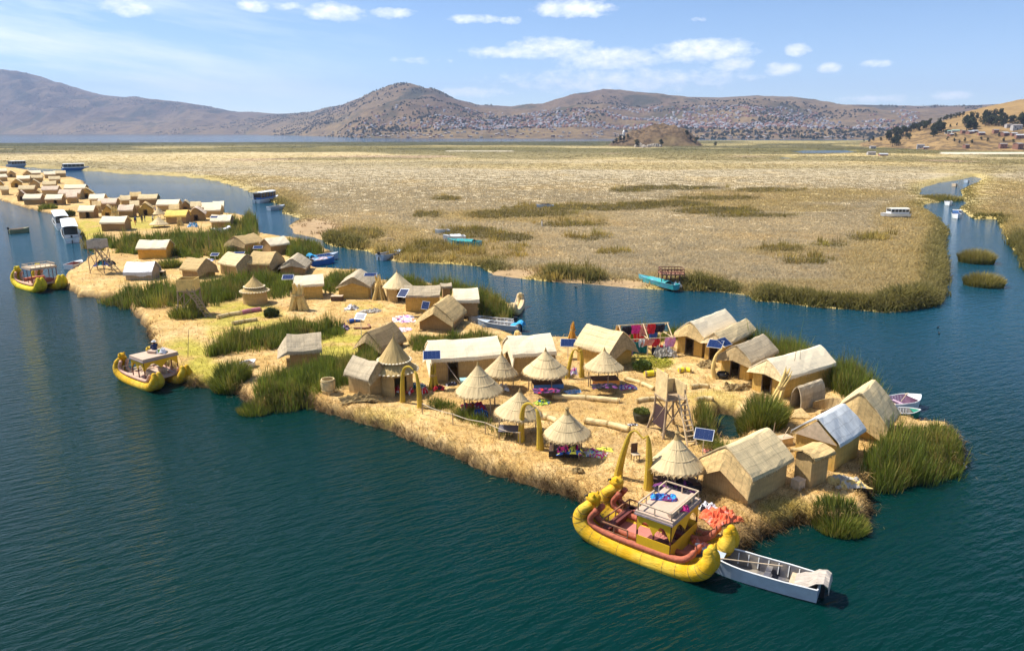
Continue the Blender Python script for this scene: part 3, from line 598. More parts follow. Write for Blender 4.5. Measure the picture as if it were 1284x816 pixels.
def mount_h(u, r):
    """height of the far hills over azimuth (as its column u at the horizon) and ground range r"""
    R0 = interp(u, SHORE); Rr = R0 + 2700; Rf = R0 + 950
    dv = math.cos(PITCH)
    hr = 20 + Rr * (VH - interp(u, RIDGE)) / F * dv * dv; hf = 20 + Rf * (VH - interp(u, FOOT)) / F * dv * dv
    x = r * (u - CU) / F; tr = np.clip((r - R0) / 2700, 0, 3); tf = np.clip((r - R0) / 950, 0, 3)
    main = hr * np.where(tr < 1, tr ** 1.15 * (1.0 + .25 * np.sin(PI * tr)), 1 - .5 * np.clip(tr - 1, 0, 2))
    foot = hf * np.where(tf < 1, np.sin(np.clip(tf, 0, 1) * PI / 2) ** 1.2, 1 - .8 * np.clip(tf - 1, 0, 1.2))
    rid = 1 - np.abs(fbm(x * .0016, r * .0011, 5, 81) * 2 - 1); fine = fbm(x * .006, r * .005, 4, 85) - .5
    amp = np.sin(PI * np.clip(tr, 0, 1)) * 1.0
    h = np.maximum(main, foot) + (rid - .72) * hr * .5 * amp + fine * hr * .10 * (amp + .03)
    return np.where(tr <= 0, -2.0, np.maximum(h, 1.0 * tr))
nu, nr = 760, 150
U, T = np.meshgrid(np.linspace(-120, 1420, nu), np.linspace(-.02, 1.35, nr), indexing='xy')
RR = interp(U, SHORE) + 2700 * T; HH = mount_h(U, RR)
d = np.stack([(U - CU) / F, np.full(U.shape, CP + (CV - VH) / F * SP)], -1)
XX = RR * d[..., 0] / d[..., 1]; YY = RR
m = bpy.data.materials.new('hill_slopes'); m.use_nodes = True; t = NT(m.node_tree)
co = t.n('ShaderNodeTexCoord').outputs['Object']; sp = t.n('ShaderNodeSeparateXYZ'); t.l(co, sp.inputs[0])
n1 = t.noise(t.vmul(co, (.0035, .0016, .006)), 1.0, 6, .65); n2 = t.noise(t.vmul(co, (.02, .012, .03)), 1.0, 5, .7); n3 = t.noise(t.vmul(co, (.0012, .0008, .002)), 1.0, 4, .55)
c = t.mix(t.rng(n3, .38, .62, 0, 1), (.128, .086, .062), (.178, .126, .075))
c = t.mix(t.rng(n1, .52, .60, 0, .9), c, (.042, .045, .030))
c = t.mix(t.rng(n2, .50, .62, 0, .75), c, (.085, .065, .045))
c = t.mix(t.math('MULTIPLY', t.rng(sp.outputs[2], 160, 20, 0, 1), t.rng(n2, .35, .55, .7, .1), clamp=True), c, (.27, .19, .085))
b = t.n('ShaderNodeBsdfPrincipled', i_Roughness=.95); b.inputs['Specular IOR Level'].default_value = .05; t.l(c, b.inputs[0])
bp = t.n('ShaderNodeBump', i_Strength=.7, i_Distance=25.0); t.l(n2, bp.inputs['Height']); t.l(bp.outputs[0], b.inputs['Normal'])
o_ = t.n('ShaderNodeOutputMaterial'); t.l(b.outputs[0], o_.inputs[0])
idx = np.arange(nu * nr).reshape(nr, nu); Q = np.stack([idx[:-1, :-1], idx[:-1, 1:], idx[1:, 1:], idx[1:, :-1]], -1).reshape(-1, 4)
tag(npmesh('hills', np.stack([XX.ravel(), YY.ravel(), HH.ravel()], 1), Q, m, None, True), kind='structure')

# ---- near hill on the right, rocky knoll
HR = [(1040, 186), (1075, 183), (1100, 173), (1125, 166), (1150, 160), (1180, 152), (1205, 142), (1240, 133), (1284, 124), (1340, 113), (1420, 104)]
def rhill_h(x, y):
    u = CU + F * (x / y) * (CP + (CV - VH) / F * SP)
    r0 = np.interp(u, [1040, 1090, 1180, 1420], [1120, 930, 770, 690]); rr = np.interp(u, [1040, 1090, 1180, 1420], [1180, 1120, 1090, 1080])
    s = np.clip((y - r0) / (rr - r0), 0, 2.5); hr = 20 + rr * (VH - interp(u, HR)) / F * CP * CP
    h = hr * np.where(s < 1, np.sin(np.clip(s, 0, 1) * PI / 2) ** 1.3, 1 - .6 * np.clip(s - 1, 0, 1.6))
    h = h + (fbm(x * .012, y * .012, 4, 91) - .5) * 9 * np.sin(PI * np.clip(s, 0, 1)) + (fbm(x * .06, y * .05, 3, 95) - .5) * 2.2 * sstep(0, .2, s)
    return np.where((s <= 0) | (u < 1040), -1.0, h * sstep(1040, 1085, u))
xs_, ys_ = np.meshgrid(np.linspace(440, 1050, 300), np.linspace(680, 1500, 200)); hz_ = rhill_h(xs_, ys_)
m = bpy.data.materials.new('ochre_hillside'); m.use_nodes = True; t = NT(m.node_tree)
co = t.n('ShaderNodeTexCoord').outputs['Object']; sp = t.n('ShaderNodeSeparateXYZ'); t.l(co, sp.inputs[0])
n1 = t.noise(t.vmul(co, (.02, .02, .05)), 1.0, 5, .65); n2 = t.noise(t.vmul(co, (.09, .07, .2)), 1.0, 5, .7)
c = t.mix(t.rng(n1, .4, .6, 0, 1), (.255, .165, .07), (.31, .205, .09)); c = t.mix(t.math('MULTIPLY', t.rng(n2, .46, .56, 0, .9), t.rng(sp.outputs[2], 34, 16, .25, 1.0)), c, (.095, .065, .038))
b = t.n('ShaderNodeBsdfPrincipled', i_Roughness=.95); b.inputs['Specular IOR Level'].default_value = .05; t.l(c, b.inputs[0]); o_ = t.n('ShaderNodeOutputMaterial'); t.l(b.outputs[0], o_.inputs[0])
def sheet(name, xs, ys, hs, mt, thr):
    nr, nu = xs.shape; idx = np.arange(nu * nr).reshape(nr, nu); Q = np.stack([idx[:-1, :-1], idx[:-1, 1:], idx[1:, 1:], idx[1:, :-1]], -1).reshape(-1, 4)
    Q = Q[(hs.ravel()[Q] > thr).any(1)]; us = np.unique(Q); mp = np.full(nu * nr, -1); mp[us] = np.arange(len(us))
    return npmesh(name, np.stack([xs.ravel()[us], ys.ravel()[us], hs.ravel()[us]], 1), mp[Q], mt, None, True)
tag(sheet('wooded_hill', xs_, ys_, hz_, m, -.5), kind='structure')
KN = [(762, 183), (775, 175), (790, 169), (805, 162.5), (818, 158.5), (835, 157.5), (850, 160), (862, 164), (872, 172), (880, 181), (886, 183)]
def knoll_h(x, y):
    u = CU + F * (x / y) * (CP + (CV - VH) / F * SP); hr = np.maximum(20 + 1090 * (VH - interp(u, KN)) / F * CP * CP, 0)
    hr = np.where((u < 764) | (u > 884), 0, hr); s = np.clip(1 - ((y - 1090) / 75) ** 2, 0, 1)
    return hr * s ** .8 + (fbm(x * .07, y * .05, 5, 97) - .5) * 17 * s * (hr > 3) + np.where(s > 0, 0, -2)
xk, yk = np.meshgrid(np.linspace(125, 310, 220), np.linspace(1005, 1180, 120)); hk = knoll_h(xk, yk)
m = bpy.data.materials.new('rocky_slope'); m.use_nodes = True; t = NT(m.node_tree); co = t.n('ShaderNodeTexCoord').outputs['Object']
n1 = t.noise(t.vmul(co, (.11, .09, .2)), 1.0, 6, .75); n2 = t.noise(t.vmul(co, (.012, .01, .02)), 1.0, 3, .5)
c = t.mix(t.rng(n1, .42, .58, 0, 1), (.075, .052, .035), (.185, .125, .07)); c = t.mix(t.rng(n2, .52, .62, 0, .6), c, (.24, .175, .085))
b = t.n('ShaderNodeBsdfPrincipled', i_Roughness=.95); b.inputs['Specular IOR Level'].default_value = .05; t.l(c, b.inputs[0]); o_ = t.n('ShaderNodeOutputMaterial'); t.l(b.outputs[0], o_.inputs[0])
tag(sheet('rocky_knoll', xk, yk, hk, m, .3), kind='structure')

def hit(u, v, hf, r0, r1, n=700):           # where the ray of a photo point meets a hill
    d = ray(u, v); ys = np.linspace(r0, r1, n); x = d.x / d.y * ys; z = H + d.z / d.y * ys; k = np.nonzero(z < hf(x, ys))[0]
    if not len(k): return None
    return float(x[k[0]]), float(ys[k[0]]), float(hf(x[k[:1]], ys[k[:1]])[0])

# ---- trees: tapered trunk, limbs and a crown of leaf sprays
M_LEAF_D = leafmat('dark_foliage', .8, .12); M_TRUNK = mat('grey_bark', (.14, .10, .07), .9, .3, 3)
def tree_meshes(seed, kind):
    rg = np.random.default_rng(seed); b = MB(); hh = 1.0
    b.tube([(0, 0, -.05), (.01, 0, .3), (.02 * rg.normal(), .02 * rg.normal(), .62), (.02, 0, .9)], [.035, .026, .018, .006], 6)
    N = 620; P = []; lobes = []
    for k in range(9):
        z = rg.uniform(.28, .9); a = rg.uniform(0, 2 * PI); rad = (.30 if kind else .24) * (1.1 - z) ** .5 * rg.uniform(.4, 1.0)
        c = (rad * math.cos(a), rad * math.sin(a), z); lobes.append((c, rg.uniform(.09, .17))); b.tube([(0, 0, z * .75), (c[0] * .6, c[1] * .6, z * .92), c], [.014, .009, .004], 4)
    tr = b
    c_ = np.array([l[0] for l in lobes]); r_ = np.array([l[1] for l in lobes]); k = rg.integers(0, 9, N)
    v = rg.normal(0, 1, (N, 3)); v /= np.linalg.norm(v, axis=1)[:, None]; p = c_[k] + v * (r_[k] * rg.uniform(.3, 1.05, N) ** .6)[:, None] * np.array([1, 1, 1.15])
    a = rg.normal(0, 1, (N, 3)); a /= np.linalg.norm(a, axis=1)[:, None]; q = np.cross(a, rg.normal(0, 1, (N, 3))); q /= np.linalg.norm(q, axis=1)[:, None]
    s = rg.uniform(.03, .055, N)[:, None]; V = np.stack([p - a * s, p + q * s * .6, p + a * s, p - q * s * .6], 1).reshape(-1, 3); Fq = np.arange(N * 4).reshape(-1, 4)
    base = np.array((.030, .042, .016)) if kind == 0 else np.array((.05, .06, .022)); C = base * rg.uniform(.6, 1.5, (N, 1)); C = np.repeat(C, 4, 0)
    return tr, V, Fq, C
PROTO = []
for i in range(5):
    tr, V, Fq, C = tree_meshes(40 + i, i % 2); r = thing('hill_tree', 'x', 'tree', (0, 0, 0), 0, 'trees on the far hillside')
    tr.build('trunk', M_TRUNK, r); npmesh('crown', V, Fq, M_LEAF_D, C, parent=r); PROTO.append([r, False])
def place_tree(p, h, lab, group='trees on the far hillside', wide=1.0):
    k = random.randrange(5); yaw = random.uniform(0, 6.28)
    if not PROTO[k][1]:
        r = PROTO[k][0]; PROTO[k][1] = True; r.location = p; r.rotation_euler = (0, 0, yaw); r['label'] = lab; r['group'] = group
    else: r = dup(PROTO[k][0], p, yaw, lab, group=group)
    r.scale = (h * wide * 1.25, h * wide * 1.25, h)
TREEPX = [  # column, row of the foot, height m, label set
    ([(1083, 178), (1090, 176), (1095, 177), (1104, 177)], 7, 'small dark tree at the low tip of the wooded hill'),
    ([(1112, 176), (1114, 174)], 13, 'dark tree standing alone near the low end of the hill ridge'),
    ([(1119, 184), (1122, 176), (1124, 183), (1127, 172), (1121, 170), (1131, 170)], 14, 'dark tree in the clump that climbs the left end of the hill'),
    ([(1137, 175), (1136, 168), (1141, 166), (1145, 164), (1149, 163), (1153, 162), (1157, 161), (1161, 160), (1165, 158), (1151, 165), (1160, 163)], 11, 'dark tree in the long row along the hill ridge'),
    ([(1170, 172), (1174, 168), (1178, 167), (1181, 165), (1172, 164), (1176, 160), (1169, 167)], 12, 'dark tree in the grove at the middle of the hill slope'),
    ([(1183, 152), (1187, 151), (1191, 150), (1195, 149), (1199, 148), (1203, 147), (1207, 147), (1179, 154)], 8, 'dark tree of the grove on the upper hill ridge left of the ochre summit'),
    ([(1212, 164), (1215, 163), (1218, 160), (1213, 155), (1217, 152), (1220, 163), (1209, 158)], 13, 'dark tall tree standing behind the pale roofs on the hill'),
    ([(1225, 148), (1224, 152)], 8, 'small dark tree just left of the big grove under the summit'),
    ([(1232, 156), (1236, 158), (1240, 158), (1244, 157), (1248, 158), (1252, 158), (1256, 159), (1234, 150), (1239, 149), (1246, 149), (1253, 150), (1258, 153)], 13, 'dark tree in the big grove below the ochre summit'),
    ([(1266, 156), (1269, 155)], 11, 'dark tree alone between the big grove and the edge of the hill'),
    ([(1278, 160), (1282, 159), (1286, 159), (1280, 155)], 14, 'dark tree in the grove at the far right of the hill'),
    ([(1191, 160), (1200, 158), (1198, 172), (1203, 180), (1196, 178), (1188, 176), (1186, 168), (1230, 176), (1238, 178), (1252, 172), (1210, 178), (1218, 180), (1258, 178), (1270, 180)], 5, 'low shrubby tree among the houses on the hillside')]
for pts, h, lab in TREEPX:
    for u, v in pts:
        p = hit(u, min(v, 186), rhill_h, 690, 1480)
        if p is None: p = hit(u, v + 3, rhill_h, 690, 1480)
        if p is None: continue
        place_tree((p[0], p[1], p[2] - .3), h * random.uniform(.75, 1.0), lab)
        if h > 9:
            q = hit(u + random.uniform(1.2, 2.6), min(v + random.uniform(-1.5, .5), 186), rhill_h, 690, 1480)
            if q: place_tree((q[0], q[1], q[2] - .3), h * random.uniform(.65, .95), lab)
for u, v in [(769, 182), (773, 180), (777, 178), (782, 177), (787, 174), (866, 176), (861, 172), (873, 181), (897, 184)]:
    p = hit(u, v, knoll_h, 1000, 1200); p = p or (at(u, 184, 0).x, 1090, 0)
    place_tree((p[0], p[1], p[2] - .3), random.uniform(6, 11), 'dark bushy tree at the foot of the rocky knoll', 'trees on the rocky knoll')
for u, lab in ((798, 'dark tree at the left end of the pale boulders'), (829, 'dark tree at the right end of the pale boulders')):
    p = at(u, 185, 1.0); place_tree(p, 10, lab, 'trees on the rocky knoll')

# ---- pale boulders in the marsh before the knoll
M_ROCK = mat('pale_rock', (.36, .31, .25), .9, .35, .4, bump=.5)
for i in range(11):
    u = 797 + i * 3.1 + random.uniform(-1, 1); p = at(u, 185.2 + random.uniform(-.7, .7), .6); b = MB(); b.ball((0, 0, 0), (3.4 + random.random() * 2, 2.4, 3.0 + random.random() * 2.4), 10)
    b.v = [tuple(np.array(q) * (.75 + .6 * float(vnoise(np.array([q[0] * 1.3 + i * 9]), np.array([q[1] * 1.1 + q[2] * 1.7]), 5)[0]))) for q in b.v]
    o = b.build('boulder', M_ROCK); o.location = (p.x, p.y, 1.2); o.rotation_euler = (0, 0, random.uniform(0, 6)); tag(o, 'pale boulder lying in the marsh before the rocky knoll', 'boulder', 'boulders before the knoll')
p = hit(782, 172, knoll_h, 1000, 1200) or (150, 1090, 5); b = MB(); b.lathe([(2.0, -1), (1.8, 6), (2.2, 6.1), (1.6, 8), (.1, 10)], 10); r = thing('small_tower', 'pale little tower on the left shoulder of the rocky knoll', 'tower', p)
b.build('tower_body', M_WHITE, r); b = MB(); b.box((0, -1.85, 2), (1, .2, 2.4)); b.build('tower_door', M_DARKWOOD, r)

# ---- houses
BR = mat('town_brick', (.26, .13, .09), .9, .2, .3, bump=0); PL = mat('town_plaster', (.40, .38, .37), .9, .15, .3, bump=0); ROFT = mat('town_roof', (.30, .27, .26), .8, .2, .3, bump=0); ROFP = mat('pale_roof', (.46, .47, .48), .6, .15, .3, bump=0); ROFG = mat('green_roof', (.25, .42, .36), .7, .1, .3, bump=0); WIN = mat('window_dark', (.03, .03, .04), .3, .1, 1, bump=0)
def house_proto(wm, rm, l, w, h, rh):
    r = thing('town_house', 'x', 'house', (0, 0, 0)); b = MB(); x, y = l / 2, w / 2
    b.add([(-x, -y, -3), (x, -y, -3), (x, y, -3), (-x, y, -3), (-x, -y, h), (x, -y, h), (x, y, h), (-x, y, h), (-x, 0, h + rh), (x, 0, h + rh)], [(0, 1, 5, 4), (1, 2, 6, 9, 5), (2, 3, 7, 6), (3, 0, 4, 8, 7)]); b.build('wall', wm, r)
    b = MB(); o = .4; b.slab([[(-x - o, -y - o, h - .1), (x + o, -y - o, h - .1)], [(-x - o, 0, h + rh + .05), (x + o, 0, h + rh + .05)], [(-x - o, y + o, h - .1), (x + o, y + o, h - .1)]], (0, 0, .2)); b.build('roof', rm, r)
    for k in (-1, 1): b = MB(); b.box((k * x * .5, -y - .04, h * .55), (1.2, .08, 1.3)); b.build('window', WIN, r)
    b = MB(); b.box((0, -y - .04, 1.0), (1.0, .08, 2.2)); b.build('door', WIN, r)
    return r
HP = [house_proto(BR, ROFP, 10, 7, 3.4, 1.2), house_proto(PL, ROFT, 11, 7, 5.5, 1.0), house_proto(PL, ROFG, 12, 6, 3, 1.1), house_proto(BR, ROFT, 9, 7, 5.8, .8)]; hused = [False] * 4
def place_house(p, yaw, lab, group, k, s=1.0):
    if not hused[k]: r = HP[k]; hused[k] = True; r.location = p; r.rotation_euler = (0, 0, yaw); r['label'] = lab; r['group'] = group
    else: r = dup(HP[k], p, yaw, lab, group=group)
    r.scale = (s, s, s)
for (u, v, k, s, lab) in [(1190, 167, 2, 1.0, 'green roofed house at the left of the hillside hamlet'), (1198, 166, 2, .9, 'long green roofed house second from the left in the hamlet'), (1192, 170.5, 0, .8, 'small pale roofed house below the green roofs'), (1207, 167.5, 3, .7, 'brick house between the green roofs and the tall trees'),
        (1216, 168, 0, 1, 'pale roofed house under the tall dark trees'), (1222, 166.5, 0, .8, 'pale roofed house upslope under the tall dark trees'), (1230, 169.5, 0, .9, 'grey roofed house below the big grove'), (1248, 167, 3, .8, 'brick house right below the big grove'), (1259, 170, 0, 1.1, 'wide pale roofed house right of the brick one'),
        (1264, 160, 1, .8, 'plastered house high at the right of the grove'), (1274, 163, 1, 1.2, 'tall pale house at the upper right of the hill'), (1271, 170, 0, .8, 'pale roofed house in the lower right row'), (1278, 173, 0, 1.1, 'broad pale roofed house at the right edge of the hill'), (1154, 186, 1, .9, 'dark house with a white annex at the foot of the bare slope'),
        (1161, 187, 0, .7, 'low white annex at the foot of the bare slope'), (1211, 186, 3, .8, 'red brown house at the foot of the hill'), (1257, 186, 3, 1.0, 'dark brick house at the foot of the hill below the hamlet'), (1276, 187, 3, 1.2, 'long brick house at the foot of the hill on the right')]:
    p = hit(u, v, rhill_h, 690, 1480)
    if p: place_house((p[0], p[1], p[2]), random.uniform(-.4, .4), lab, 'houses on the wooded hill', k, s * .72)
for (u, v, s, lab) in [(1092, 196, .9, 'small white shed out in the marsh, left of the pair'), (1107, 197, 1.0, 'blue grey and white shed out in the marsh, right of the pair'), (1094, 187.3, .9, 'tiny white hut far out in the marsh below the hill')]:
    p = at(u, v, .3); place_house(p, random.uniform(-.2, .2), lab, 'sheds out in the marsh', 0 if s > .95 else 1, s * .62)
def mh1(x, y):
    u = CU + F * (x / y) * (CP + (CV - VH) / F * SP); return mount_h(u, y)
rg = random.Random(5); cnt = 0; small = MB(); tint = []
ntry = 0
while cnt < 240 and ntry < 4000:
    ntry += 1; u = rg.choice([rg.uniform(560, 1080), rg.uniform(560, 1080), rg.uniform(400, 560)]); y0 = float(interp(u, SHORE)); y = y0 + 15 + 320 * rg.random() ** 1.5; x = y * (u - CU) / F / (CP + (CV - VH) / F * SP)
    z = float(mh1(np.array([x]), np.array([y]))[0])
    if z < 1 or z > 100: continue
    place_house((x, y, z), rg.uniform(-.6, .6), 'small house of the lakeside town at the foot of the hills', 'houses of the town across the lake', rg.choice([0, 1, 1, 3, 3, 0]), rg.uniform(.5, .85)); cnt += 1
N = 5200; uu = RNG.uniform(430, 1150, N); dens_ = sstep(430, 600, uu) * .8 + .2; kk = RNG.uniform(0, 1, N) < dens_; uu = uu[kk]; N = len(uu)
yy = interp(uu, SHORE) + 330 + 900 * RNG.uniform(0, 1, N) ** 1.3; xx = yy * (uu - CU) / F / (CP + (CV - VH) / F * SP); zz = mount_h(uu, yy)
ok = (zz > 2) & (zz < 120) & (fbm(xx * .006, yy * .006, 3, 77) > .44); xx, yy, zz = xx[ok], yy[ok], zz[ok]; N = len(xx)
s = RNG.uniform(2.6, 5, (N, 1)); hgt_ = RNG.uniform(2.5, 5.5, N); box = np.array([(-1, -.8), (1, -.8), (1, .8), (-1, .8)])
V = np.zeros((N, 10, 3)); V[:, :4, :2] = box * s[:, :, None]; V[:, 4:8, :2] = box * s[:, :, None]; V[:, 8, 0] = -s[:, 0]; V[:, 9, 0] = s[:, 0]
V[:, :4, 2] = -4; V[:, 4:8, 2] = hgt_[:, None]; V[:, 8:, 2] = hgt_[:, None] + 1.2
V += np.stack([xx, yy, zz], 1)[:, None]; i10 = np.arange(N)[:, None] * 10
Fq = np.concatenate([i10 + np.array([q]) for q in ((0, 1, 5, 4), (1, 2, 6, 5), (2, 3, 7, 6), (3, 0, 4, 7), (4, 5, 9, 8), (7, 8, 9, 6))], 0)
pal = np.array([(.20, .10, .075), (.24, .13, .10), (.36, .35, .37), (.14, .15, .19), (.26, .26, .30), (.22, .12, .10)]); C = np.repeat(pal[RNG.integers(0, 6, N)], 10, 0)
tag(npmesh('distant_town', V.reshape(-1, 3), Fq, leafmat('town_wall', .9, 0), C), 'mass of small houses of the town spread up the far slopes', 'town', None, 'stuff')
N = 2600; uu = RNG.uniform(-40, 1284, N); yy = interp(uu, SHORE) + RNG.uniform(10, 2300, N); xx = yy * (uu - CU) / F / (CP + (CV - VH) / F * SP); zz = mount_h(uu, yy)
ok = (fbm(xx * .0018, yy * .0022, 3, 111) > .53) & (zz > 0); xx, yy, zz = xx[ok], yy[ok], zz[ok]; N = len(xx)
k = 7; P = np.repeat(np.stack([xx, yy, zz], 1), k, 0) + RNG.normal(0, 1, (N * k, 3)) * np.array([26, 26, 0]); P[:, 2] = mount_h(CU + F * (P[:, 0] / P[:, 1]) * (CP + (CV - VH) / F * SP), P[:, 1]) - 1
C = np.array((.05, .055, .032)) * RNG.uniform(.7, 1.4, (N * k, 1)); M_ = len(P)
o = blade_obj('far_woods', P, RNG.uniform(4, 9, M_), RNG.uniform(6, 13, M_), RNG.uniform(0, 6, M_), np.full(M_, .1), C, C, M_LEAF_D, wa=RNG.normal(0, .6, M_)); tag(o, 'dark scattered woods on the slopes of the far hills', 'woods', None, 'stuff')
# ================================================================ huts
def eave_straw(rt, pts, ln=.22, col=(.62, .47, .25), fl=None):
    n = len(pts) * 2; P = np.repeat(np.array(pts, float), 2, 0) + RNG.normal(0, .025, (n, 3)); P[:, 2] += .03
    out = np.arctan2(P[:, 1], P[:, 0]) if fl is None else np.full(n, fl); c = np.array(col) * RNG.uniform(.55, 1.35, (n, 1))
    V, Fq, C = blades(P, RNG.uniform(.4, 1.3, n) * ln, RNG.uniform(.02, .05, n), out + RNG.normal(0, .5, n), np.full(n, .6), c, c * 1.1)
    V = V.reshape(n, 6, 3); V[:, :, 2] = P[:, None, 2] - (V[:, :, 2] - P[:, None, 2]); o = npmesh('loose_straw', V.reshape(-1, 3), Fq, M_DRY, C, parent=rt); o['kind'] = 'stuff'; return o
def frame(P0, P1, P2=None, W=None, z=.8):
    A, B = at(*P0, z), at(*P1, z); ex = (B - A); L = ex.length; ex.normalize(); ey = Vector((-ex.y, ex.x, 0))
    if P2 is not None: C = at(*P2, z); w = max((C - A).dot(ey), (C - B).dot(ey), key=abs)
    else: w = W if ((A + B) / 2).dot(ey) > 0 else -W
    c = (A + B) / 2 + ey * w / 2; c.z = gz(c.x, c.y) - .04
    return c, math.atan2(ex.y, ex.x), L, abs(w), (-1 if w > 0 else 1)
def wall_strip(b, a, c, top, d=None, dh=1.5):
    """vertical wall from point a to c on the ground; top(s) gives its height; d=(s0,s1) leaves a doorway"""
    a, c = Vector(a), Vector(c); br = [0, .5, 1] + ([d[0], d[1]] if d else []); br = sorted(set(br))
    for s0, s1 in zip(br[:-1], br[1:]):
        z0 = dh if (d and s0 >= d[0] - 1e-6 and s1 <= d[1] + 1e-6) else 0
        p, q = a.lerp(c, s0), a.lerp(c, s1)
        b.add([p + Vector((0, 0, z0)), q + Vector((0, 0, z0)), q + Vector((0, 0, top(s1))), p + Vector((0, 0, top(s0)))], [(0, 1, 2, 3)])
M_JAMB = mat('dark_jamb', (.12, .08, .05), .8, .3, 4)
def make_hut(c, yaw, L, W, sy, hw, hr, roof, wall, label, flap='0', door='vis', group='reed huts on the near island', flapc='tan', flare=.35, zlow=.55, doorx=.3, dw=.75, name='reed_hut', arch=.35, droop=.12, cat='hut', rmat=None, seed=None, detail=8):
    rg = random.Random(seed or label); r = thing(name, label, cat, c, yaw, group)
    x, y = L / 2 - .08, W / 2 - .08; b = MB(); flat = lambda s: hw - .06; gab = lambda s: hw - .06 + (hr - hw) * (1 - abs(2 * s - 1))
    dh = min(1.55, hw * .85); half = dw / 2
    dv = (max(.05, doorx - half / L), min(.95, doorx + half / L)); dg = (.5 - half / W * 1.0, .5 + half / W)
    wall_strip(b, (-x, sy * y, 0), (x, sy * y, 0), flat, dv if door == 'vis' else None, dh)
    wall_strip(b, (-x, -sy * y, 0), (x, -sy * y, 0), flat)
    wall_strip(b, (-x, -y, 0), (-x, y, 0), gab, dg if door == 'g0' else None, dh); wall_strip(b, (x, -y, 0), (x, y, 0), gab, dg if door == 'g1' else None, dh)
    b.build('wall', wallm(wall), r)
    if door:                                 # door posts and lintel
        b = MB(); e = .05
        if door == 'vis':
            p0, p1 = -x + 2 * x * dv[0], -x + 2 * x * dv[1]
            for q in (p0, p1): b.box((q, sy * (y + .02), dh / 2), (.07, .09, dh))
            b.box(((p0 + p1) / 2, sy * (y + .02), dh + .04), (p1 - p0 + .1, .09, .08))
        else:
            sx = -1 if door == 'g0' else 1
            for q in (-half, half): b.box((sx * (x + .02), q, dh / 2), (.09, .07, dh))
            b.box((sx * (x + .02), 0, dh + .04), (.09, dw + .1, .08))
        b.build('door_frame', M_JAMB, r)
    # roof: sagging thatch or sheet with rounded ridge and drooping eaves
    nx, oh = max(4, min(detail, int(L * 2))), .16; half_p = [(0, 0), (.06, .012), (.3, .22), (.6, .53), (.9, .87), (1, 1)]
    prof = [(-s, k) for s, k in reversed(half_p)] + [(s, k) for s, k in half_p[1:]]; G = []
    for i in range(nx + 1):
        xx = -L / 2 - .12 + (L + .24) * i / nx; row = []; sag = rg.uniform(.05, .12) * math.sin(PI * i / nx); j0 = rg.uniform(-.025, .025)
        row.append((xx, -(W / 2 + oh + .04), hw - .05 - droop * rg.uniform(.8, 1.3)))
        for s, k in prof: row.append((xx + rg.uniform(-.03, .03), s * (W / 2 + oh), hr + .04 - (hr - hw + .06) * k - sag * (1 - .5 * abs(s)) + j0 + rg.uniform(-.03, .03)))
        row.append((xx, W / 2 + oh + .04, hw - .05 - droop * rg.uniform(.8, 1.3))); G.append(row)
    b = MB(); b.slab(G, (0, 0, .09)); b.build('roof', rmat or roofm(roof), r, smooth=False)
    if detail == 8:
        e0 = hw - .05 - droop + .02; col_ = tuple(.9 * q for q in ROOFC[roof]); pts = [((q / 55 - .5) * (L + .2), s_ * (W / 2 + oh + .03), e0) for q in range(56) for s_ in (-1, 1)]
        if not rmat: eave_straw(r, pts, .16, col_)
    for ch in (flap or ''):
        sx = -1 if ch == '0' else 1; e = G[0] if ch == '0' else G[-1]; top = [Vector((sx * (L / 2 + .02), q[1], q[2] + (.05 if abs(q[1]) < W / 2 + oh + .02 else .03))) for q in e]; rows = []
        for k in range(5):
            f = k / 4; row = []
            for q in top:
                a = abs(q.y) / (W / 2 + oh); zb = hw * zlow + (hr - hw) * arch * (1 - a) + .0; zb = min(zb, q.z - .05)
                row.append(Vector((sx * (L / 2 + .02 + flare * (f ** .8) + rg.uniform(-.015, .015)), q.y * (1 + .03 * f), q.z + (zb - q.z) * f)))
            rows.append(row)
        b = MB(); b.slab(rows, (sx * -.06, 0, -.01)); b.build('gable_mat', roofm(flapc), r)
    return r
def hut(label, P0, P1, P2=None, W=None, **k):
    hw, hr, roof, wall = k.pop('hw', 1.7), k.pop('hr', 2.6), k.pop('roof', 'cream'), k.pop('wall', 'tan')
    c, yaw, L, w, sy = frame(P0, P1, P2, W); return make_hut(c, yaw, L, w, sy, hw, hr, roof, wall, label, **k), (c, yaw, L, w, sy)
G1 = 'reed huts on the near island'
hut('big tan reed hut with a folded mat gable beside the large yellow boat', (938, 636), (987, 609.5), (874, 612), hw=1.75, hr=2.9, roof='cream', wall='tan', flap='0', door=None, flapc='tan', zlow=.42, flare=.5, arch=.9, droop=.1)
r, fr = hut('plank gabled hut with a blue corrugated metal roof', (1046, 593), (1077, 572), (989, 578), hw=1.85, hr=2.95, wall='mustard', flap='', door=None, rmat=M_TIN, roof='grey')
b = MB(); c, yaw, L, w, sy = fr; b.slab([[(-L / 2 - .1, -w / 2 + .02, 1.75), (-L / 2 - .1, w / 2 - .02, 1.75)], [(-L / 2 - .1, -w / 4, 2.30), (-L / 2 - .1, w / 4, 2.30)], [(-L / 2 - .1, -.06, 2.85), (-L / 2 - .1, .06, 2.85)]], (.05, 0, 0)); b.build('gable_board', M_TAN, r)
hut('small flat roofed reed box hut squeezed against the metal roofed hut', (1015, 615), (1038, 606), (993, 604), hw=1.95, hr=2.1, roof='tan', wall='tan', flap='', door=None, droop=.05)
hut('striped mat tent hut next to the reeds and the white rowing boat', (1107, 557), (1121, 538), (1046, 535), hw=1.2, hr=3.0, roof='cream', wall='mustard', flap='0', door=None, flapc='tan', zlow=.2, flare=.5, arch=.5)
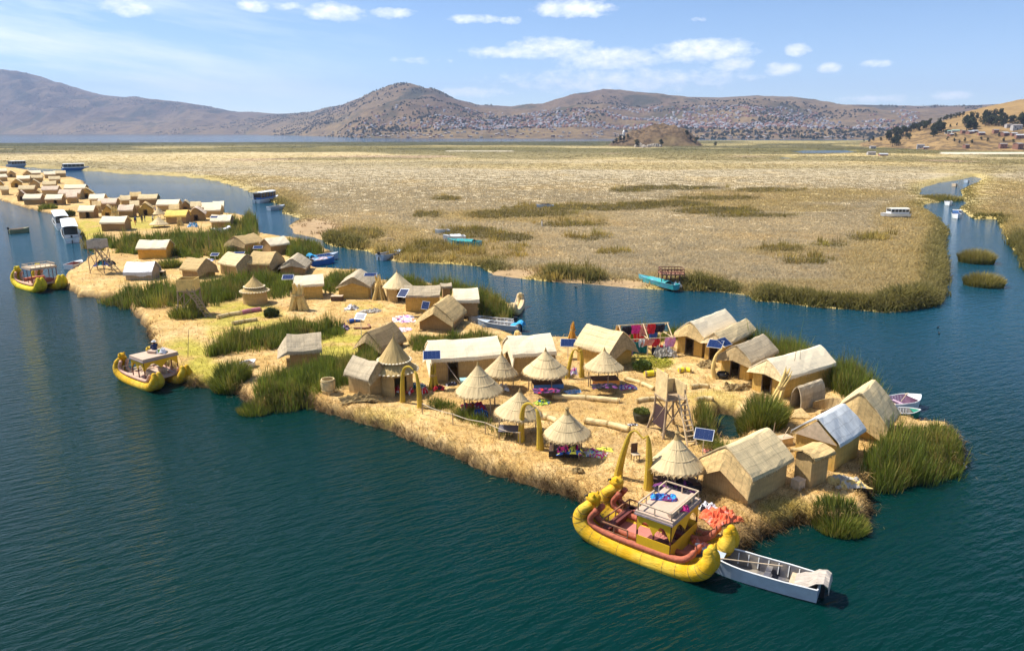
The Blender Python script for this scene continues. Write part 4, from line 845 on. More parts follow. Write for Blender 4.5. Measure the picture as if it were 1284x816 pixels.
hut('cream roofed hut with a black doorway behind the arched straw shelter', (979, 501), (1042, 481), (944, 487), hw=1.75, hr=2.75, roof='white', wall='mustard', flap='0', door='g0', flapc='cream', zlow=.85, flare=.3, arch=.25, dw=.8)
hut('grey thatched hut in the middle of the right-hand row of huts', (939, 479), (971, 463), (904, 469), hw=1.7, hr=2.75, roof='grey', wall='mustard', flap='0', door='g0', flapc='brown', zlow=.8, flare=.4, arch=.3)
hut('low cream roofed hut carrying two solar panels behind the grey thatched hut', (906, 456), (944, 436), (885, 449), hw=1.7, hr=2.5, roof='cream', wall='mustard', flap='0', door='g0', flapc='cream', zlow=.9, flare=.2, arch=.2)
hut('large cream roofed hut at the far end of the row beside the clothes frame', (880, 449), (921, 431), (844, 443), hw=1.95, hr=3.1, roof='white', wall='mustard', flap='0', door='g0', flapc='tan', zlow=.8, flare=.5, arch=.35)
hut('cream and brown hut standing behind the orange market table', (764, 464), (722, 452), (786, 452), hw=1.55, hr=2.95, roof='cream', wall='mustard', flap='0', door=None, flapc='brown', zlow=.6, flare=.5, arch=.5)
hut('white roofed hut just behind the two middle thatched sunshades', (644, 474), (695, 470), W=3.3, hw=2.0, hr=2.95, roof='white', wall='tan', flap='01', door=None, flapc='white', zlow=.45, flare=.12, arch=.9, droop=.2)
hut('long white roofed hut with a solar panel and a dark doorway', (543, 480), (628, 473), W=3.4, hw=1.95, hr=2.9, roof='white', wall='tan', flap='0', door='vis', flapc='white', zlow=.3, flare=.3, arch=.9, doorx=.29, dw=.8, droop=.2)
hut('small grey thatched hut nearest the shore beside the barrel', (464.5, 501), (436, 491.5), (499, 497), hw=1.6, hr=2.6, roof='grey', wall='tan', flap='0', door=None, flapc='brown', zlow=.75, flare=.3, arch=.5)
hut('collapsed weathered thatch tent in the green grass', (478, 447), (507, 433), (447, 443), hw=.55, hr=2.0, roof='brown', wall='brown', flap='0', door=None, flapc='brown', zlow=.7, flare=.5, arch=.6)
hut('striped mat hut half sunk in reeds between the two motor boats and the long hut', (567, 416), (583, 402), (527, 412), hw=1.0, hr=2.5, roof='tan', wall='brown', flap='0', door=None, flapc='tan', zlow=.6, flare=.6, arch=.8)
hut('white roofed hut by the inlet where two motor boats lie', (571, 397), (600, 396), W=3.0, hw=1.8, hr=2.7, roof='white', wall='brown', flap='0', door=None, flapc='tan', zlow=.5, flare=.4, arch=.5, droop=.18)
hut('long grey roofed hut with mustard walls and a solar panel leaning on it', (508, 391.5), (551, 391), W=2.9, hw=1.85, hr=2.6, roof='grey', wall='mustard', flap='', door=None)
hut('narrow tall reed closet at the right end of the long grey roofed hut', (555, 382), (566, 381.5), W=1.2, hw=2.1, hr=2.3, roof='grey', wall='brown', flap='', door=None)
hut('brown gabled hut facing the camera beyond the sandy yard', (463, 374.5), (471, 363), (424, 375), hw=1.35, hr=2.5, roof='grey', wall='mustard', flap='0', door=None, flapc='brown', zlow=.95, flare=.25, arch=.55)
hut('bright cream roofed hut with a plank front beside the straw teepee', (371, 375.5), (406, 373.5), W=3.0, hw=1.75, hr=2.55, roof='white', wall='mustard', flap='0', door=None, flapc='tan', zlow=.5, flare=.3, arch=.5, droop=.15)
hut('grey roofed hut sunk in the reed bed with a pole propped porch', (363, 461), (403, 458), W=3.0, hw=1.35, hr=2.35, roof='grey', wall='brown', flap='0', door=None, flapc='grey', zlow=.65, flare=.9, arch=.3, droop=.18)
G2 = 'reed huts in the middle of the island'
hut('tall brown roofed hut at the back of the middle hamlet', (308, 320), (331, 315), W=3.8, hw=1.9, hr=3.0, roof='tan', wall='tan', flap='0', door=None, group=G2, flapc='brown', zlow=.7, flare=.4)
hut('white roofed hut at the right of the middle hamlet near the channel', (340, 320), (363, 317), W=3.2, hw=1.7, hr=2.6, roof='white', wall='brown', flap='', door=None, group=G2)
hut('wide grey brown roofed hut in the middle hamlet with a shaded gable', (312, 345), (339, 346), W=4.0, hw=1.7, hr=3.0, roof='tan', wall='brown', flap='1', door=None, group=G2, flapc='brown', zlow=.5)
hut('cream roofed hut at the left of the middle hamlet beside a panel on a pole', (276, 343), (298, 347), W=3.4, hw=1.6, hr=2.8, roof='cream', wall='tan', flap='1', door=None, group=G2, flapc='brown', zlow=.3, flare=.5)
hut('low gabled hut sunk in reeds at the right of the middle hamlet', (383, 344), (390, 336), (353, 343), hw=1.0, hr=2.2, roof='grey', wall='brown', flap='0', door=None, group=G2, flapc='grey', zlow=.9)
hut('brown hut with a dark gable just above the leaning watchtower', (228, 348), (249, 350), W=3.2, hw=1.3, hr=2.5, roof='tan', wall='brown', flap='1', door=None, group=G2, flapc='brown', zlow=.3)
hut('hut with a pale roof and bright orange plank walls', (173, 324.5), (209.5, 324), W=3.6, hw=1.75, hr=2.7, roof='white', wall='orange', flap='', door=None, group=G2)
hut('low shelter under a rounded grey metal sheet roof', (157, 351.5), (191, 351), W=3.0, hw=1.1, hr=2.2, roof='grey', rmat=M_TIN_G, wall='grey', flap='', door=None, group=G2, droop=.4)
hut('little tan lean-to at the left of the tall brown roofed hut', (289, 319), (298, 319), W=2.0, hw=1.5, hr=1.9, roof='grey', wall='tan', flap='', door=None, group=G2)
G3 = 'huts of the far village'
FAR = [  # uL, uR, base row, roof, wall, gable?, label
    (30, 51.6, 256, 'white', 'brown', 0, 'cream roofed hut nearest the water on the far straw beach'), (57.7, 78, 256.6, 'white', 'brown', 0, 'cream roofed hut with a dark doorway, second along the far beach'),
    (99, 118, 273, 'white', 'brown', 0, 'cream roofed hut above the two white boats at the green landing'), (112.5, 131, 256.5, 'white', 'tan', 0, 'square cream hut standing alone behind the green landing'),
    (81, 107, 242, 'white', 'tan', 0, 'wide hut with a patched white roof near the dark reeds'), (101, 117, 247.5, 'tan', 'mustard', 1, 'tan gabled hut right beside the patched white roof'),
    (74, 101, 249.5, 'pink', 'tan', 0, 'long low pinkish roof just behind the far beach'), (52.6, 73, 244, 'pink', 'tan', 0, 'pinkish roofed hut in the middle of the far village'),
    (54, 70.5, 237, 'cream', 'tan', 0, 'cream roofed hut behind the pinkish roofed hut'), (23.5, 43.5, 243, 'cream', 'brown', 0, 'cream roofed hut behind the first beach hut'),
    (22, 33, 251, 'pink', 'brown', 1, 'small pinkish gabled hut tucked left of the first beach hut'), (14, 28, 234, 'cream', 'mustard', 1, 'gabled hut with a mustard front toward the left of the far village'),
    (22, 38, 229, 'white', 'tan', 0, 'white roofed hut in the back row, left half of the far village'), (38.5, 54, 228, 'cream', 'tan', 0, 'cream roofed hut in the back row, middle of the far village'),
    (36.5, 51.6, 221.5, 'white', 'tan', 0, 'white roofed hut farthest back near the blue cabin boat'), (56, 70, 223, 'white', 'tan', 0, 'low white roof at the back left of the far reed point'),
    (68, 83, 222, 'cream', 'tan', 0, 'low cream roof on the far reed point'), (37, 50, 235, 'cream', 'tan', 1, 'cream gabled hut in the crowded middle of the far village'),
    (-3, 9.6, 219, 'white', 'tan', 0, 'white roof at the far left edge of the picture'), (9, 20, 222, 'cream', 'tan', 1, 'cream hut beside the roof at the far left edge'),
    (-4, 5, 236, 'cream', 'mustard', 1, 'gabled hut cut by the left picture edge'), (123, 146, 262, 'pink', 'brown', 0, 'long pale roofed hut behind the reed cone in the far yard'),
    (128, 143, 273, 'tan', 'mustard', 1, 'mustard gabled hut in front of the long pale roof'), (149, 167, 272, 'pink', 'brown', 0, 'open fronted hut with a slanting pale roof beside the standing people'),
    (164, 175, 266, 'cream', 'brown', 0, 'small cream hut behind the open fronted hut'), (127, 157, 289, 'white', 'brown', 0, 'cream roofed hut half hidden by the dark reed belt'),
    (164, 177, 253, 'tan', 'brown', 0, 'tan hut at the back edge of the village, left of a twin'), (174, 197, 256.5, 'cream', 'brown', 0, 'larger tan hut with a dark gable at the back edge of the village'),
    (174, 192, 269, 'tan', 'mustard', 1, 'gabled hut with a pale pediment behind the standing people'), (197, 224, 264, 'white', 'tan', 0, 'long white roofed hut behind the yellow roof'),
    (208, 234, 280, 'yellow', 'brown', 0, 'hut with a bright yellow roof'), (226, 239, 261, 'cream', 'brown', 1, 'little domed hut between the white roofs at the back'),
    (236, 257, 276, 'pink', 'brown', 1, 'pinkish hut with a ragged roof right of the yellow roof'), (246, 266, 263, 'white', 'tan', 0, 'white roof at the back of the right hand huddle'),
    (257, 277, 272, 'white', 'tan', 0, 'white roofed hut in the middle of the right hand huddle'), (265, 289, 287, 'white', 'brown', 0, 'front white roofed hut of the right hand huddle with a small panel')]
FAR += [(2, 12, 244, 'cream', 'tan', 0, 'small cream hut just behind the left end of the far beach'), (44, 53, 251, 'tan', 'brown', 1, 'tan gable squeezed between the two cream beach huts'), (62, 76, 230, 'cream', 'tan', 0, 'cream roof in front of the dark reed point'), (84, 97, 254, 'pink', 'tan', 0, 'low open shed on the sand between the beach huts and the landing'),
    (117, 127, 266, 'tan', 'tan', 0, 'tan lean-to right of the landing hut'), (152, 164, 258, 'cream', 'tan', 0, 'cream hut beside the yellow parasol'), (240, 252, 267, 'cream', 'tan', 0, 'cream roof at the back left of the right hand huddle'), (268, 281, 266, 'white', 'tan', 0, 'white roof at the back right of the right hand huddle'), (0, 10, 227, 'white', 'tan', 0, 'white roofed hut at the left edge, middle row'), (29, 40, 222, 'tan', 'tan', 1, 'tan gable at the far back left of the village'), (213, 225, 271, 'tan', 'brown', 0, 'tan roof peeping out behind the yellow roof')]
for uL, uR, v, rf, wl, gb, lab in FAR:
    hw, hr = 1.75, 2.75
    if gb:
        z_ = at((uL + uR) / 2, v); dd = 3.4 * ppm(uL, v) * (H - .8) / math.hypot(z_.y, H); hut(lab, (uR, v), (uR + dd * .9, v - dd), (uL, v), hw=hw - .2, hr=hr + .2, roof=rf, wall=wl, flap='', door='g0', group=G3, detail=4)
    else: hut(lab, (uL, v), (uR, v - .4), W=3.6, hw=hw, hr=hr, roof=rf, wall=wl, flap='', door='vis' if 'doorway' in lab or 'above' in lab else None, group=G3, doorx=.6, detail=5, droop=.2)

# ---- round huts and thatched sunshades
def cone_roof(b, r, h, z, n=40, tiers=None, fringe=.09, thick=.07, mi=0, seed=0):
    rg = random.Random(seed); jr = [rg.uniform(-.02, .02) for _ in range(n)]
    prof = [(r * (1 - k) ** 1.12 + .02, z + h * k) for k in [0, .04, .2, .4, .6, .8, .93, 1.0]]
    def jit(i, j): return (jr[j] * (1 - i / 7) + (.006 if j % 2 else -.006) * (1 - i / 7), (-fringe if (j % 2 and i == 0) else 0) + rg.uniform(-.012, .012))
    b.lathe(prof, n, mi, jit=jit); b.lathe([(p[0] * .97, p[1] - thick) for p in prof], n, mi, jit=lambda i, j: (jr[j] * (1 - i / 7), 0)); 
def round_hut(label, u, v, rw, hw, r, h, tiers=True, door=True, roofm_=None, group=G1):
    p = at(u, v); rt = thing('round_hut', label, 'hut', (p.x, p.y, gz(p.x, p.y) - .04), 0, group); n = 26; b = MB(); vs = []; fs = []
    da = math.atan2(-p.y, -p.x) + .35
    for j in range(n): a = 2 * PI * j / n; vs += [(rw * math.cos(a), rw * math.sin(a), 0), (rw * math.cos(a), rw * math.sin(a), hw * .8), (rw * .98 * math.cos(a), rw * .98 * math.sin(a), hw + .1)]
    for j in range(n):
        a = 2 * PI * (j + .5) / n; k = (j + 1) % n; open_ = door and abs((a - da + PI) % (2 * PI) - PI) < .3
        if not open_: fs.append((j * 3, k * 3, k * 3 + 1, j * 3 + 1))
        fs.append((j * 3 + 1, k * 3 + 1, k * 3 + 2, j * 3 + 2))
    b.add(vs, fs); b.build('wall', wallm('tan'), rt)
    b = MB(); cone_roof(b, r, h * (.62 if tiers else 1), hw - .1, 44, seed=label); b.build('lower_roof' if tiers else 'roof', roofm_ or M_CONE, rt)
    if tiers:
        z2 = hw - .1 + h * .28; b = MB(); cone_roof(b, r * .70, h * .72, z2, 36, seed=label + 'x'); b.build('upper_roof', roofm_ or M_CONE, rt)
        b = MB()
        for rr, zz in ((r * .71, z2 + .02), (r * 1.0, hw - .1)):
            for j in range(30): a = 2 * PI * j / 30; b.ball((rr * math.cos(a), rr * math.sin(a), zz), (.12, .12, .07), 6)
        b.build('straw_collar', M_FRINGE, rt)
    eave_straw(rt, [(r * .99 * math.cos(2 * PI * k / 70), r * .99 * math.sin(2 * PI * k / 70), hw - .08) for k in range(70)])
    b = MB(); b.tube([(0, 0, hw + h * .9), (0.02, 0, hw + h + .18)], [.07, .02], 6); b.build('roof_tip', M_CONE_D, rt); return rt
round_hut('tall round hut with a two tier cone roof and pale straw collars', 496, 490, 1.35, 1.9, 1.75, 2.55, roofm_=M_CONE_D)
round_hut('round hut with a pale cone roof at the back edge of the sandy yard', 499, 376, 1.3, 1.75, 1.75, 1.75, False)
round_hut('round hut with a two tier brown cone roof among the reeds', 320.5, 380, 1.35, 1.65, 1.6, 1.7, True, False, M_CONE_D, G2)
GZ = 'thatched sunshades on the near island'
def sunshade(label, u, v, r, eave, h, finial=False, posts=4, group=GZ, rot=.5):
    p = at(u, v); rt = thing('thatched_sunshade', label, 'sunshade', (p.x, p.y, gz(p.x, p.y) - .03), rot, group)
    for k in range(posts):
        a = PI / 4 + 2 * PI * k / posts; b = MB(); q = .78 * r; b.tube([(q * math.cos(a), q * math.sin(a), -.1), (q * math.cos(a) * .98, q * math.sin(a), eave * .6), (q * .96 * math.cos(a), q * .96 * math.sin(a), eave + .25)], .045, 6); b.build('post', M_POLE, rt)
    b = MB(); cone_roof(b, r, h, eave, 60, seed=label, fringe=.1); b.build('roof', M_CONE, rt)
    b = MB(); 
    for zz, rr in ((.33, .70), (.62, .40)): b.lathe([(r * (1 - zz) ** 1.12 + .035, eave + h * zz - .02), (r * (1 - zz) ** 1.12 + .036, eave + h * zz + .012), (r * (1 - zz - .03) ** 1.12 + .03, eave + h * (zz + .03))], 48)
    b.build('roof_band', M_CONE, rt); eave_straw(rt, [(r * math.cos(2 * PI * k / 110), r * math.sin(2 * PI * k / 110), eave + .02) for k in range(110)]); rt.rotation_euler = (random.uniform(-.05, .05), random.uniform(-.05, .05), random.uniform(0, 1.5))
    b = MB(); b.lathe([(.2, eave + h * .86), (.13, eave + h * .96), (.10, eave + h + .05), (.14, eave + h + .16), (.03, eave + h + .28)] if finial else [(.11, eave + h * .92), (.07, eave + h + .04), (.02, eave + h + .2)], 10); b.build('roof_tip', M_CONE_D, rt); return rt
sunshade('tall banded thatched sunshade over a heap of purple and red cloth', 602, 515, 1.68, 1.5, 2.0)
sunshade('small thatched sunshade before the gap between the two white roofed huts', 627, 487, 1.3, 1.3, 1.55)
sunshade('thatched sunshade over a bare grey table beside the reed arch', 648, 544, 1.55, 1.55, 1.55)
sunshade('thatched sunshade over the blue fronted market table', 683.5, 488, 1.72, 1.5, 1.7)
sunshade('thatched sunshade over the orange market table', 756, 484, 1.52, 1.5, 1.4)
sunshade('thatched sunshade with a dark straw topknot nearest the shore', 711.5, 569, 1.42, 1.4, 1.5, True)
sunshade('thatched sunshade with a ragged tip behind the yellow boat cabin', 847, 613, 1.5, 1.45, 1.75, True)
sunshade('tiny pale straw sunshade among the people of the far village', 200, 274, 1.3, 1.2, 1.6, group='sunshades of the far village')
sunshade('low greyish straw sunshade on the grass edge of the far village', 199.5, 284, 1.9, .6, 1.6, group='sunshades of the far village')
sunshade('flat pale yellow parasol at the back of the far village', 151, 257, 1.2, 1.9, .5, posts=1, group='sunshades of the far village')
# market tables
def table(label, u, v, l, w, h, front, top, yaw=0, shelf=True, legs=M_POLE):
    p = at(u, v); rt = thing('market_table', label, 'table', (p.x, p.y, gz(p.x, p.y) - .02), yaw, 'market tables'); b = MB(); b.box((0, 0, h - .03), (l, w, .06)); b.build('tabletop', top, rt)
    for i in (-1, 1):
        for j in (-1, 1): b = MB(); b.box((i * (l / 2 - .06), j * (w / 2 - .06), h / 2 - .03), (.07, .07, h - .06)); b.build('leg', legs, rt)
    if shelf: b = MB(); b.box((0, -w / 2 - .022, h - .2), (l, .04, .34)); b.build('front_board', front, rt)
    return rt
table('blue fronted market table under a thatched sunshade', 686, 490, 2.3, 1.3, .75, M_BLUEP, M_DARKWOOD, .12)
table('orange fronted market table under a thatched sunshade', 757.5, 485.5, 2.1, 1.2, .7, C_ORW, M_DARKWOOD, .1)
table('bare grey slab table left of the reed arch', 641, 548, 1.6, 1.1, .65, M_DARKWOOD, mat('grey_slab', (.16, .15, .17), .7, .2, 3), -.1, False)
table('pale blue and green topped table beside the long hut rope', 586, 487, 1.1, .7, .8, cloth('pale_teal', (.3, .5, .48)), cloth('pale_teal', (.3, .5, .48)), .2)
table('low dark table of trinkets under the sunshade nearest the shore', 708, 570, 1.9, 1.3, .5, M_BLACK, M_DARKWOOD, -.1)
table('dark market table behind the yellow boat cabin', 846, 614, 2.4, 1.5, .6, M_BLACK, M_DARKWOOD, .2)

D_ST = mat('old_straw', (.30, .21, .09), .95, .4, 5, bump=.5)
# ---- heaps of cloth: folded, uneven sheets
def heap(label, u, v, l, w, h, mats_, yaw=0, dz=0.0, name='cloth_heap', cat='cloth', group='cloth and textiles lying about', z0=.8):
    p = at(u, v, z0 + dz); rg = random.Random(label); n, m_ = 22, 18; ox, oy = rg.uniform(0, 90), rg.uniform(0, 90); b = MB(); P = []
    for i in range(n):
        row = []
        for j in range(m_):
            a, c = i / (n - 1) * 2 - 1, j / (m_ - 1) * 2 - 1; e = max(0, 1 - (abs(a) ** 3 + abs(c) ** 3) * .7)
            wob = float(fbm(np.array([a * 3.2 + ox]), np.array([c * 3.2 + oy]), 3, 3)[0]); row.append(Vector((a * l / 2 * (.8 + .4 * wob), c * w / 2 * (.75 + .5 * wob), h * e * (.25 + 1.5 * wob * wob + .25 * rg.random()))))
        P.append(row)
    for i in range(n - 1):
        for j in range(m_ - 1):
            k = int(float(vnoise(np.array([i * .34 + ox]), np.array([j * .36 + oy]), 9)[0]) * len(mats_) * .999)
            b.add([P[i][j], P[i + 1][j], P[i + 1][j + 1], P[i][j + 1]], [(0, 1, 2, 3)], k)
    o = b.build(name, mats_, smooth=False); o.location = (p.x, p.y, gz(p.x, p.y) + dz if z0 else dz + .02); o.rotation_euler = (0, 0, yaw); return tag(o, label, cat, group)
heap('white, pink and yellow cloths spread beside the sunshade nearest the shore', 746, 570, 1.5, 1.1, .3, [C_WHITE, C_PINK, C_YEL, C_WHITE, C_SKY], -.3)
heap('bright yellow cloth lying on the straw beyond the pink cloths', 758, 564, 1.0, .6, .12, [C_YEL, C_YEL, C_BLACK])
heap('mixed textiles piled on the dark trinket table', 713, 568, 1.5, .9, .35, [C_PURPLE, C_PINK, C_BLACK, C_YEL, C_BLUE, C_BLACK], 0, .5)
heap('purple and red textiles heaped under the tall banded sunshade', 594, 512, 1.7, .8, .5, [C_PURPLE, C_RED, C_PURPLE, C_LILAC], .1, .15)
heap('dark blue and black goods in front of the tall banded sunshade', 601, 522, 1.2, .7, .55, [C_BLACK, C_BLUE, C_BLACK, C_SKY], .1)
heap('blue and white cloth on the ground right of the blue fronted table', 719, 492, 1.3, .9, .12, [C_SKY, C_WHITE, C_SKY], .3)
heap('pink, white and blue cloths right of the orange fronted table', 786, 487, 1.4, .9, .2, [C_LILAC, C_WHITE, C_PINK, C_BLUE, C_WHITE], .2)
heap('dark textiles laid out on the blue fronted table', 685, 489, 2.0, 1.1, .18, [C_PURPLE, C_BLACK, C_PURPLE, C_RED], .12, .75)
heap('dark textiles laid out on the orange fronted table', 757, 485, 1.9, 1.0, .18, [C_PURPLE, C_BLACK, C_BLACK], .1, .7)
heap('green and lime cloth at the left end of the long reed roll', 681, 505, 1.3, .8, .25, [C_GREEN, C_YEL, C_GREEN, C_BLUE], .5)
heap('red patterned cloth hanging over the reed roll behind the arch', 664, 523, .8, .6, .4, [C_RED, C_RED, C_WHITE])
heap('crumpled coral tarpaulin on the bank beside the large yellow boat', 903, 650, 1.9, 1.3, .45, [C_ORANGE, C_ORANGE, C_ORANGE, C_SALMON], .4)
heap('grey and white sacks on the bank behind the coral tarpaulin', 888, 640, 1.0, .8, .35, [C_WHITE, C_WHITE, C_BLACK], .2)
heap('black net heaped behind the yellow boat cabin', 846, 614, 2.2, 1.4, .4, [C_BLACK, C_BLACK, C_PURPLE], .2, .6)
for k, (u, v) in enumerate(((499.5, 492.5), (514, 493.5), (532.5, 492.5))): heap(['red bundle just left of the leftmost reed arch', 'red bundle seen through the leftmost reed arch', 'red bundle just right of the leftmost reed arch'][k], u, v, .6, .5, .5, [C_RED, C_RED, C_WHITE], k)
heap('white pots and cloths behind the leftmost reed arch', 522, 486, 1.5, .6, .3, [C_WHITE, C_TEAL, C_WHITE], .1)
heap('pink and white washing spread on the sand in the middle yard', 506, 400, 2.4, 3.2, .15, [C_WHITE, C_SALMON, C_WHITE, C_LILAC, C_PURPLE], .3)
heap('pink washing laid below the white washing in the middle yard', 505, 413, 1.8, 1.6, .15, [C_SALMON, C_WHITE, C_LILAC], .5)
heap('purple bundle beside the blue roll in the middle yard', 432, 413, 1.0, .9, .5, [C_PURPLE, C_LILAC, C_BLACK, C_WHITE])
heap('grey reed mat heap on the sand left of the middle yard', 441, 388, 1.6, 1.2, .4, [cloth('grey', (.42, .38, .32)), C_WHITE], .2)
heap('flat grey mats on the sand right of the grey mat heap', 464, 391, 2.4, 1.4, .3, [cloth('grey', (.42, .38, .32)), cloth('grey', (.42, .38, .32))], .1)
heap('teal and navy tarp slung under the watchtower on the straw spit', 131, 333, 2.6, 1.4, .8, [C_BLUE, C_BLACK, C_TEAL], 0, .5)
heap('blue and white sheets beside the cream hut of the middle hamlet', 256, 327, 2.6, 1.3, .35, [C_SKY, C_WHITE, C_SKY, C_PINK], .2)
heap('pile of pale mats below the cream hut of the middle hamlet', 297, 352, 3.6, 1.4, .3, [C_WHITE, cloth('grey', (.42, .38, .32))], -.3)
heap('white and blue bags on the sand of the far village edge', 242, 284, 2.2, 1.2, .9, [C_WHITE, C_SKY, C_WHITE])
for lab, u, v, l, w, h in [('dark dry straw heap in front of the grey thatched hut', 922, 488, 2.0, .9, .5), ('brown straw heap beside the low hut with two panels', 886, 460, 1.5, 1.3, .5), ('small straw heap before the black doorway', 956, 499, 1.6, .9, .4), ('pale straw heap right of the dark straw heap', 940, 485, 1.2, .6, .3), ('straw heap along the front wall of the small hut by the barrel', 455, 503, 3.2, .9, .5)]: heap(lab, u, v, l, w, h, [D_ST], .1, name='straw_heap', cat='straw heap', group='straw heaps')

for lab, u, v, l, w, h, ms in [('grey mat mound at the right foot of the pole frame', 832, 447, 1.8, 1.3, .9, [cloth('grey', (.42, .38, .32))]), ('white sacks beside the large cream roofed hut', 842, 447, .9, .6, .6, [C_WHITE, cloth('grey', (.42, .38, .32))]), ('dark bundles at the corner of the long white roofed hut', 550, 489, .9, .5, .4, [C_BLACK, C_RED, C_BLACK]), ('small grey basins in front of the long white roofed hut', 566, 483, .9, .5, .25, [C_WHITE, C_BLACK]),
        ('dark sandals and rags near the plant tub', 793, 534, .7, .4, .1, [C_BLACK, C_WHITE]), ('dark tuft of rotten straw on the shore above the yellow boat heads', 724, 592, .7, .5, .25, [D_ST]), ('red and black rags by the foot of the ladder', 889, 566, .8, .5, .15, [C_SALMON, C_BLACK]), ('pale torn mats between the metal roofed hut and the waterline', 1062, 606, 2.0, 1.4, .4, [cloth('grey', (.42, .38, .32)), M_STRAW]),
        ('grey sheets under the small round sunshade', 628, 489, 1.2, .8, .5, [C_WHITE, cloth('grey', (.42, .38, .32))])]: heap(lab, u, v, l, w, h, ms, .2)
# ---- reed rolls, arches, bundles, teepees
def roll(label, p0, p1, r=.2, m_=M_ROLL, name='reed_roll', bend=.1):
    A, B = at(*p0), at(*p1); A.z = gz(A.x, A.y) + r * .8; B.z = gz(B.x, B.y) + r * .8; n = Vector((-(B - A).y, (B - A).x, 0)).normalized(); rg = random.Random(label)
    rt = thing(name, label, 'reed roll', (A + B) / 2, 0, 'long reed rolls on the ground'); c = (A + B) / 2; b = MB()
    b.tube([A.lerp(B, k / 8) - c + n * bend * math.sin(PI * k / 8) * 2 for k in range(9)], [r * rg.uniform(.93, 1.07) for _ in range(9)], 12); b.build('roll', m_, rt)
    for k in (.02, .5, .98): b = MB(); q = A.lerp(B, k) - c + n * bend * math.sin(PI * k) * 2; d = (B - A).normalized() * .06; b.tube([q - d, q + d], r * 1.07, 12); b.build('binding', M_CONE_D, rt)
roll('long pale reed roll behind the reed arch and beside the green cloth', (692, 500), (777, 505.5), .2)
roll('reed roll running from the red cloth to the sunshade nearest the shore', (670, 524), (699, 531), .2)
roll('reed roll on the open straw right of the sunshade nearest the shore', (733, 532), (789, 543), .22)
roll('reed roll slanting in front of the yellow canoe bundle', (784, 477.5), (820, 489), .17)
roll('short reed roll left of the lookout tower', (798, 506), (832, 503), .19); roll('reed roll in the yard just right of the lookout tower top', (866, 488), (888, 485.5), .18); roll('short reed roll beside the reeds under the lookout tower', (873, 504), (893, 502.5), .19)
roll('pale roll lying on the mossy grass by the round hut', (273, 400), (303, 394.5), .24); roll('pink cloth covered roll lying on the mossy grass', (302, 395), (327, 390), .26, cloth('faded_pink', (.5, .18, .22))); roll('short pale plank roll nearest the tall reeds on the mossy grass', (292, 408), (322, 402), .2)
roll('navy blue bolster on the sand of the middle yard', (437, 405), (453, 403.5), .22, C_BLUE); roll('dark hose ring segment on the sand of the middle yard', (444, 413), (462, 408), .12, M_RAIL, bend=-.5)
roll('yellow canoe shaped bundle lying on the straw', (809, 473), (833, 472), .26, mat('bright_yellow', (.85, .68, .03), .6, .15, 4)); roll('yellow bundle behind the top of the lookout tower', (852, 466.5), (866, 466.5), .22, mat('bright_yellow', (.85, .68, .03), .6, .15, 4))
def horn(b, pts, r0, r1, n=10):
    k = len(pts); b.tube(pts, [r0 + (r1 - r0) * (i / (k - 1)) ** .8 for i in range(k)], n)
def smooth_path(pts, n=14):
    P = [Vector(p) for p in pts]; P = [2 * P[0] - P[1]] + P + [2 * P[-1] - P[-2]]; out = []
    for i in range(1, len(P) - 2):
        for k in range(n // (len(P) - 3) + 1):
            t_ = k / (n // (len(P) - 3) + 1); a, b_, c, d = P[i - 1], P[i], P[i + 1], P[i + 2]
            out.append(.5 * ((2 * b_) + (c - a) * t_ + (2 * a - 5 * b_ + 4 * c - d) * t_ ** 2 + (3 * b_ - a - 3 * c + d) * t_ ** 3))
    return out + [P[-2]]
def arch(label, pl, pr, h, tipf=.5, tied=False, r=.24, lean=0, group='reed arches'):
    A, B = at(*pl), at(*pr); c = (A + B) / 2; c.z = gz(c.x, c.y) - .05; rt = thing('reed_arch', label, 'arch', c, 0, group); ex = (B - A) / 2; ex.z = 0; up = Vector((0, 0, 1))
    if not tied:
        b = MB(); horn(b, smooth_path([-ex, -ex * .96 + up * h * .5, -ex * .75 + up * h * .9, -ex * .15 + up * h * 1.03, ex * .35 + up * h * .98]), r, .04); b.build('horn', M_ARCH, rt)
        b = MB(); horn(b, smooth_path([ex, ex * .9 + up * h * .5, ex * .70 + up * h * .86, ex * .45 + up * h * .95]), r * 1.1, .05); b.build('horn', M_ARCH, rt)
    else:
        b = MB(); horn(b, smooth_path([-ex, -ex * .8 + up * h * .4, -ex * .45 + up * h * .85, -ex * .25 + up * h * 1.02]), r, .08); b.build('horn', M_ARCH, rt)
        b = MB(); horn(b, smooth_path([ex, ex * .97 + up * h * .5, ex * .88 + up * h * .9, ex * .78 + up * h * 1.05]), r * 1.1, .08); b.build('horn', M_ARCH, rt)
        b = MB(); b.tube(smooth_path([-ex * .25 + up * h * 1.02, ex * .05 + up * h * 1.07, ex * .5 + up * h * .98, ex * .78 + up * h * 1.05]), .05, 6); b.build('rope', M_ARCH, rt)
arch('leftmost curved reed arch, in front of the tall round hut', (505, 504), (527, 511), 2.85, r=.22); arch('curved reed arch on the shore beside the bare grey table', (653.5, 554), (677.5, 563.5), 2.75, r=.25); arch('wide reed gate of two leaning horns behind the large yellow boat', (774.5, 599), (813, 613.5), 3.0, tied=True, r=.27)
arch('pair of reed posts with pink cloth before the cream and brown hut', (711, 474), (729.5, 473), 2.3, tied=True, r=.22)
heap('pink cloth hung between the two reed posts', 719.5, 470, .5, .4, .5, [C_LILAC, C_WHITE, C_PINK], 0, 1.2)
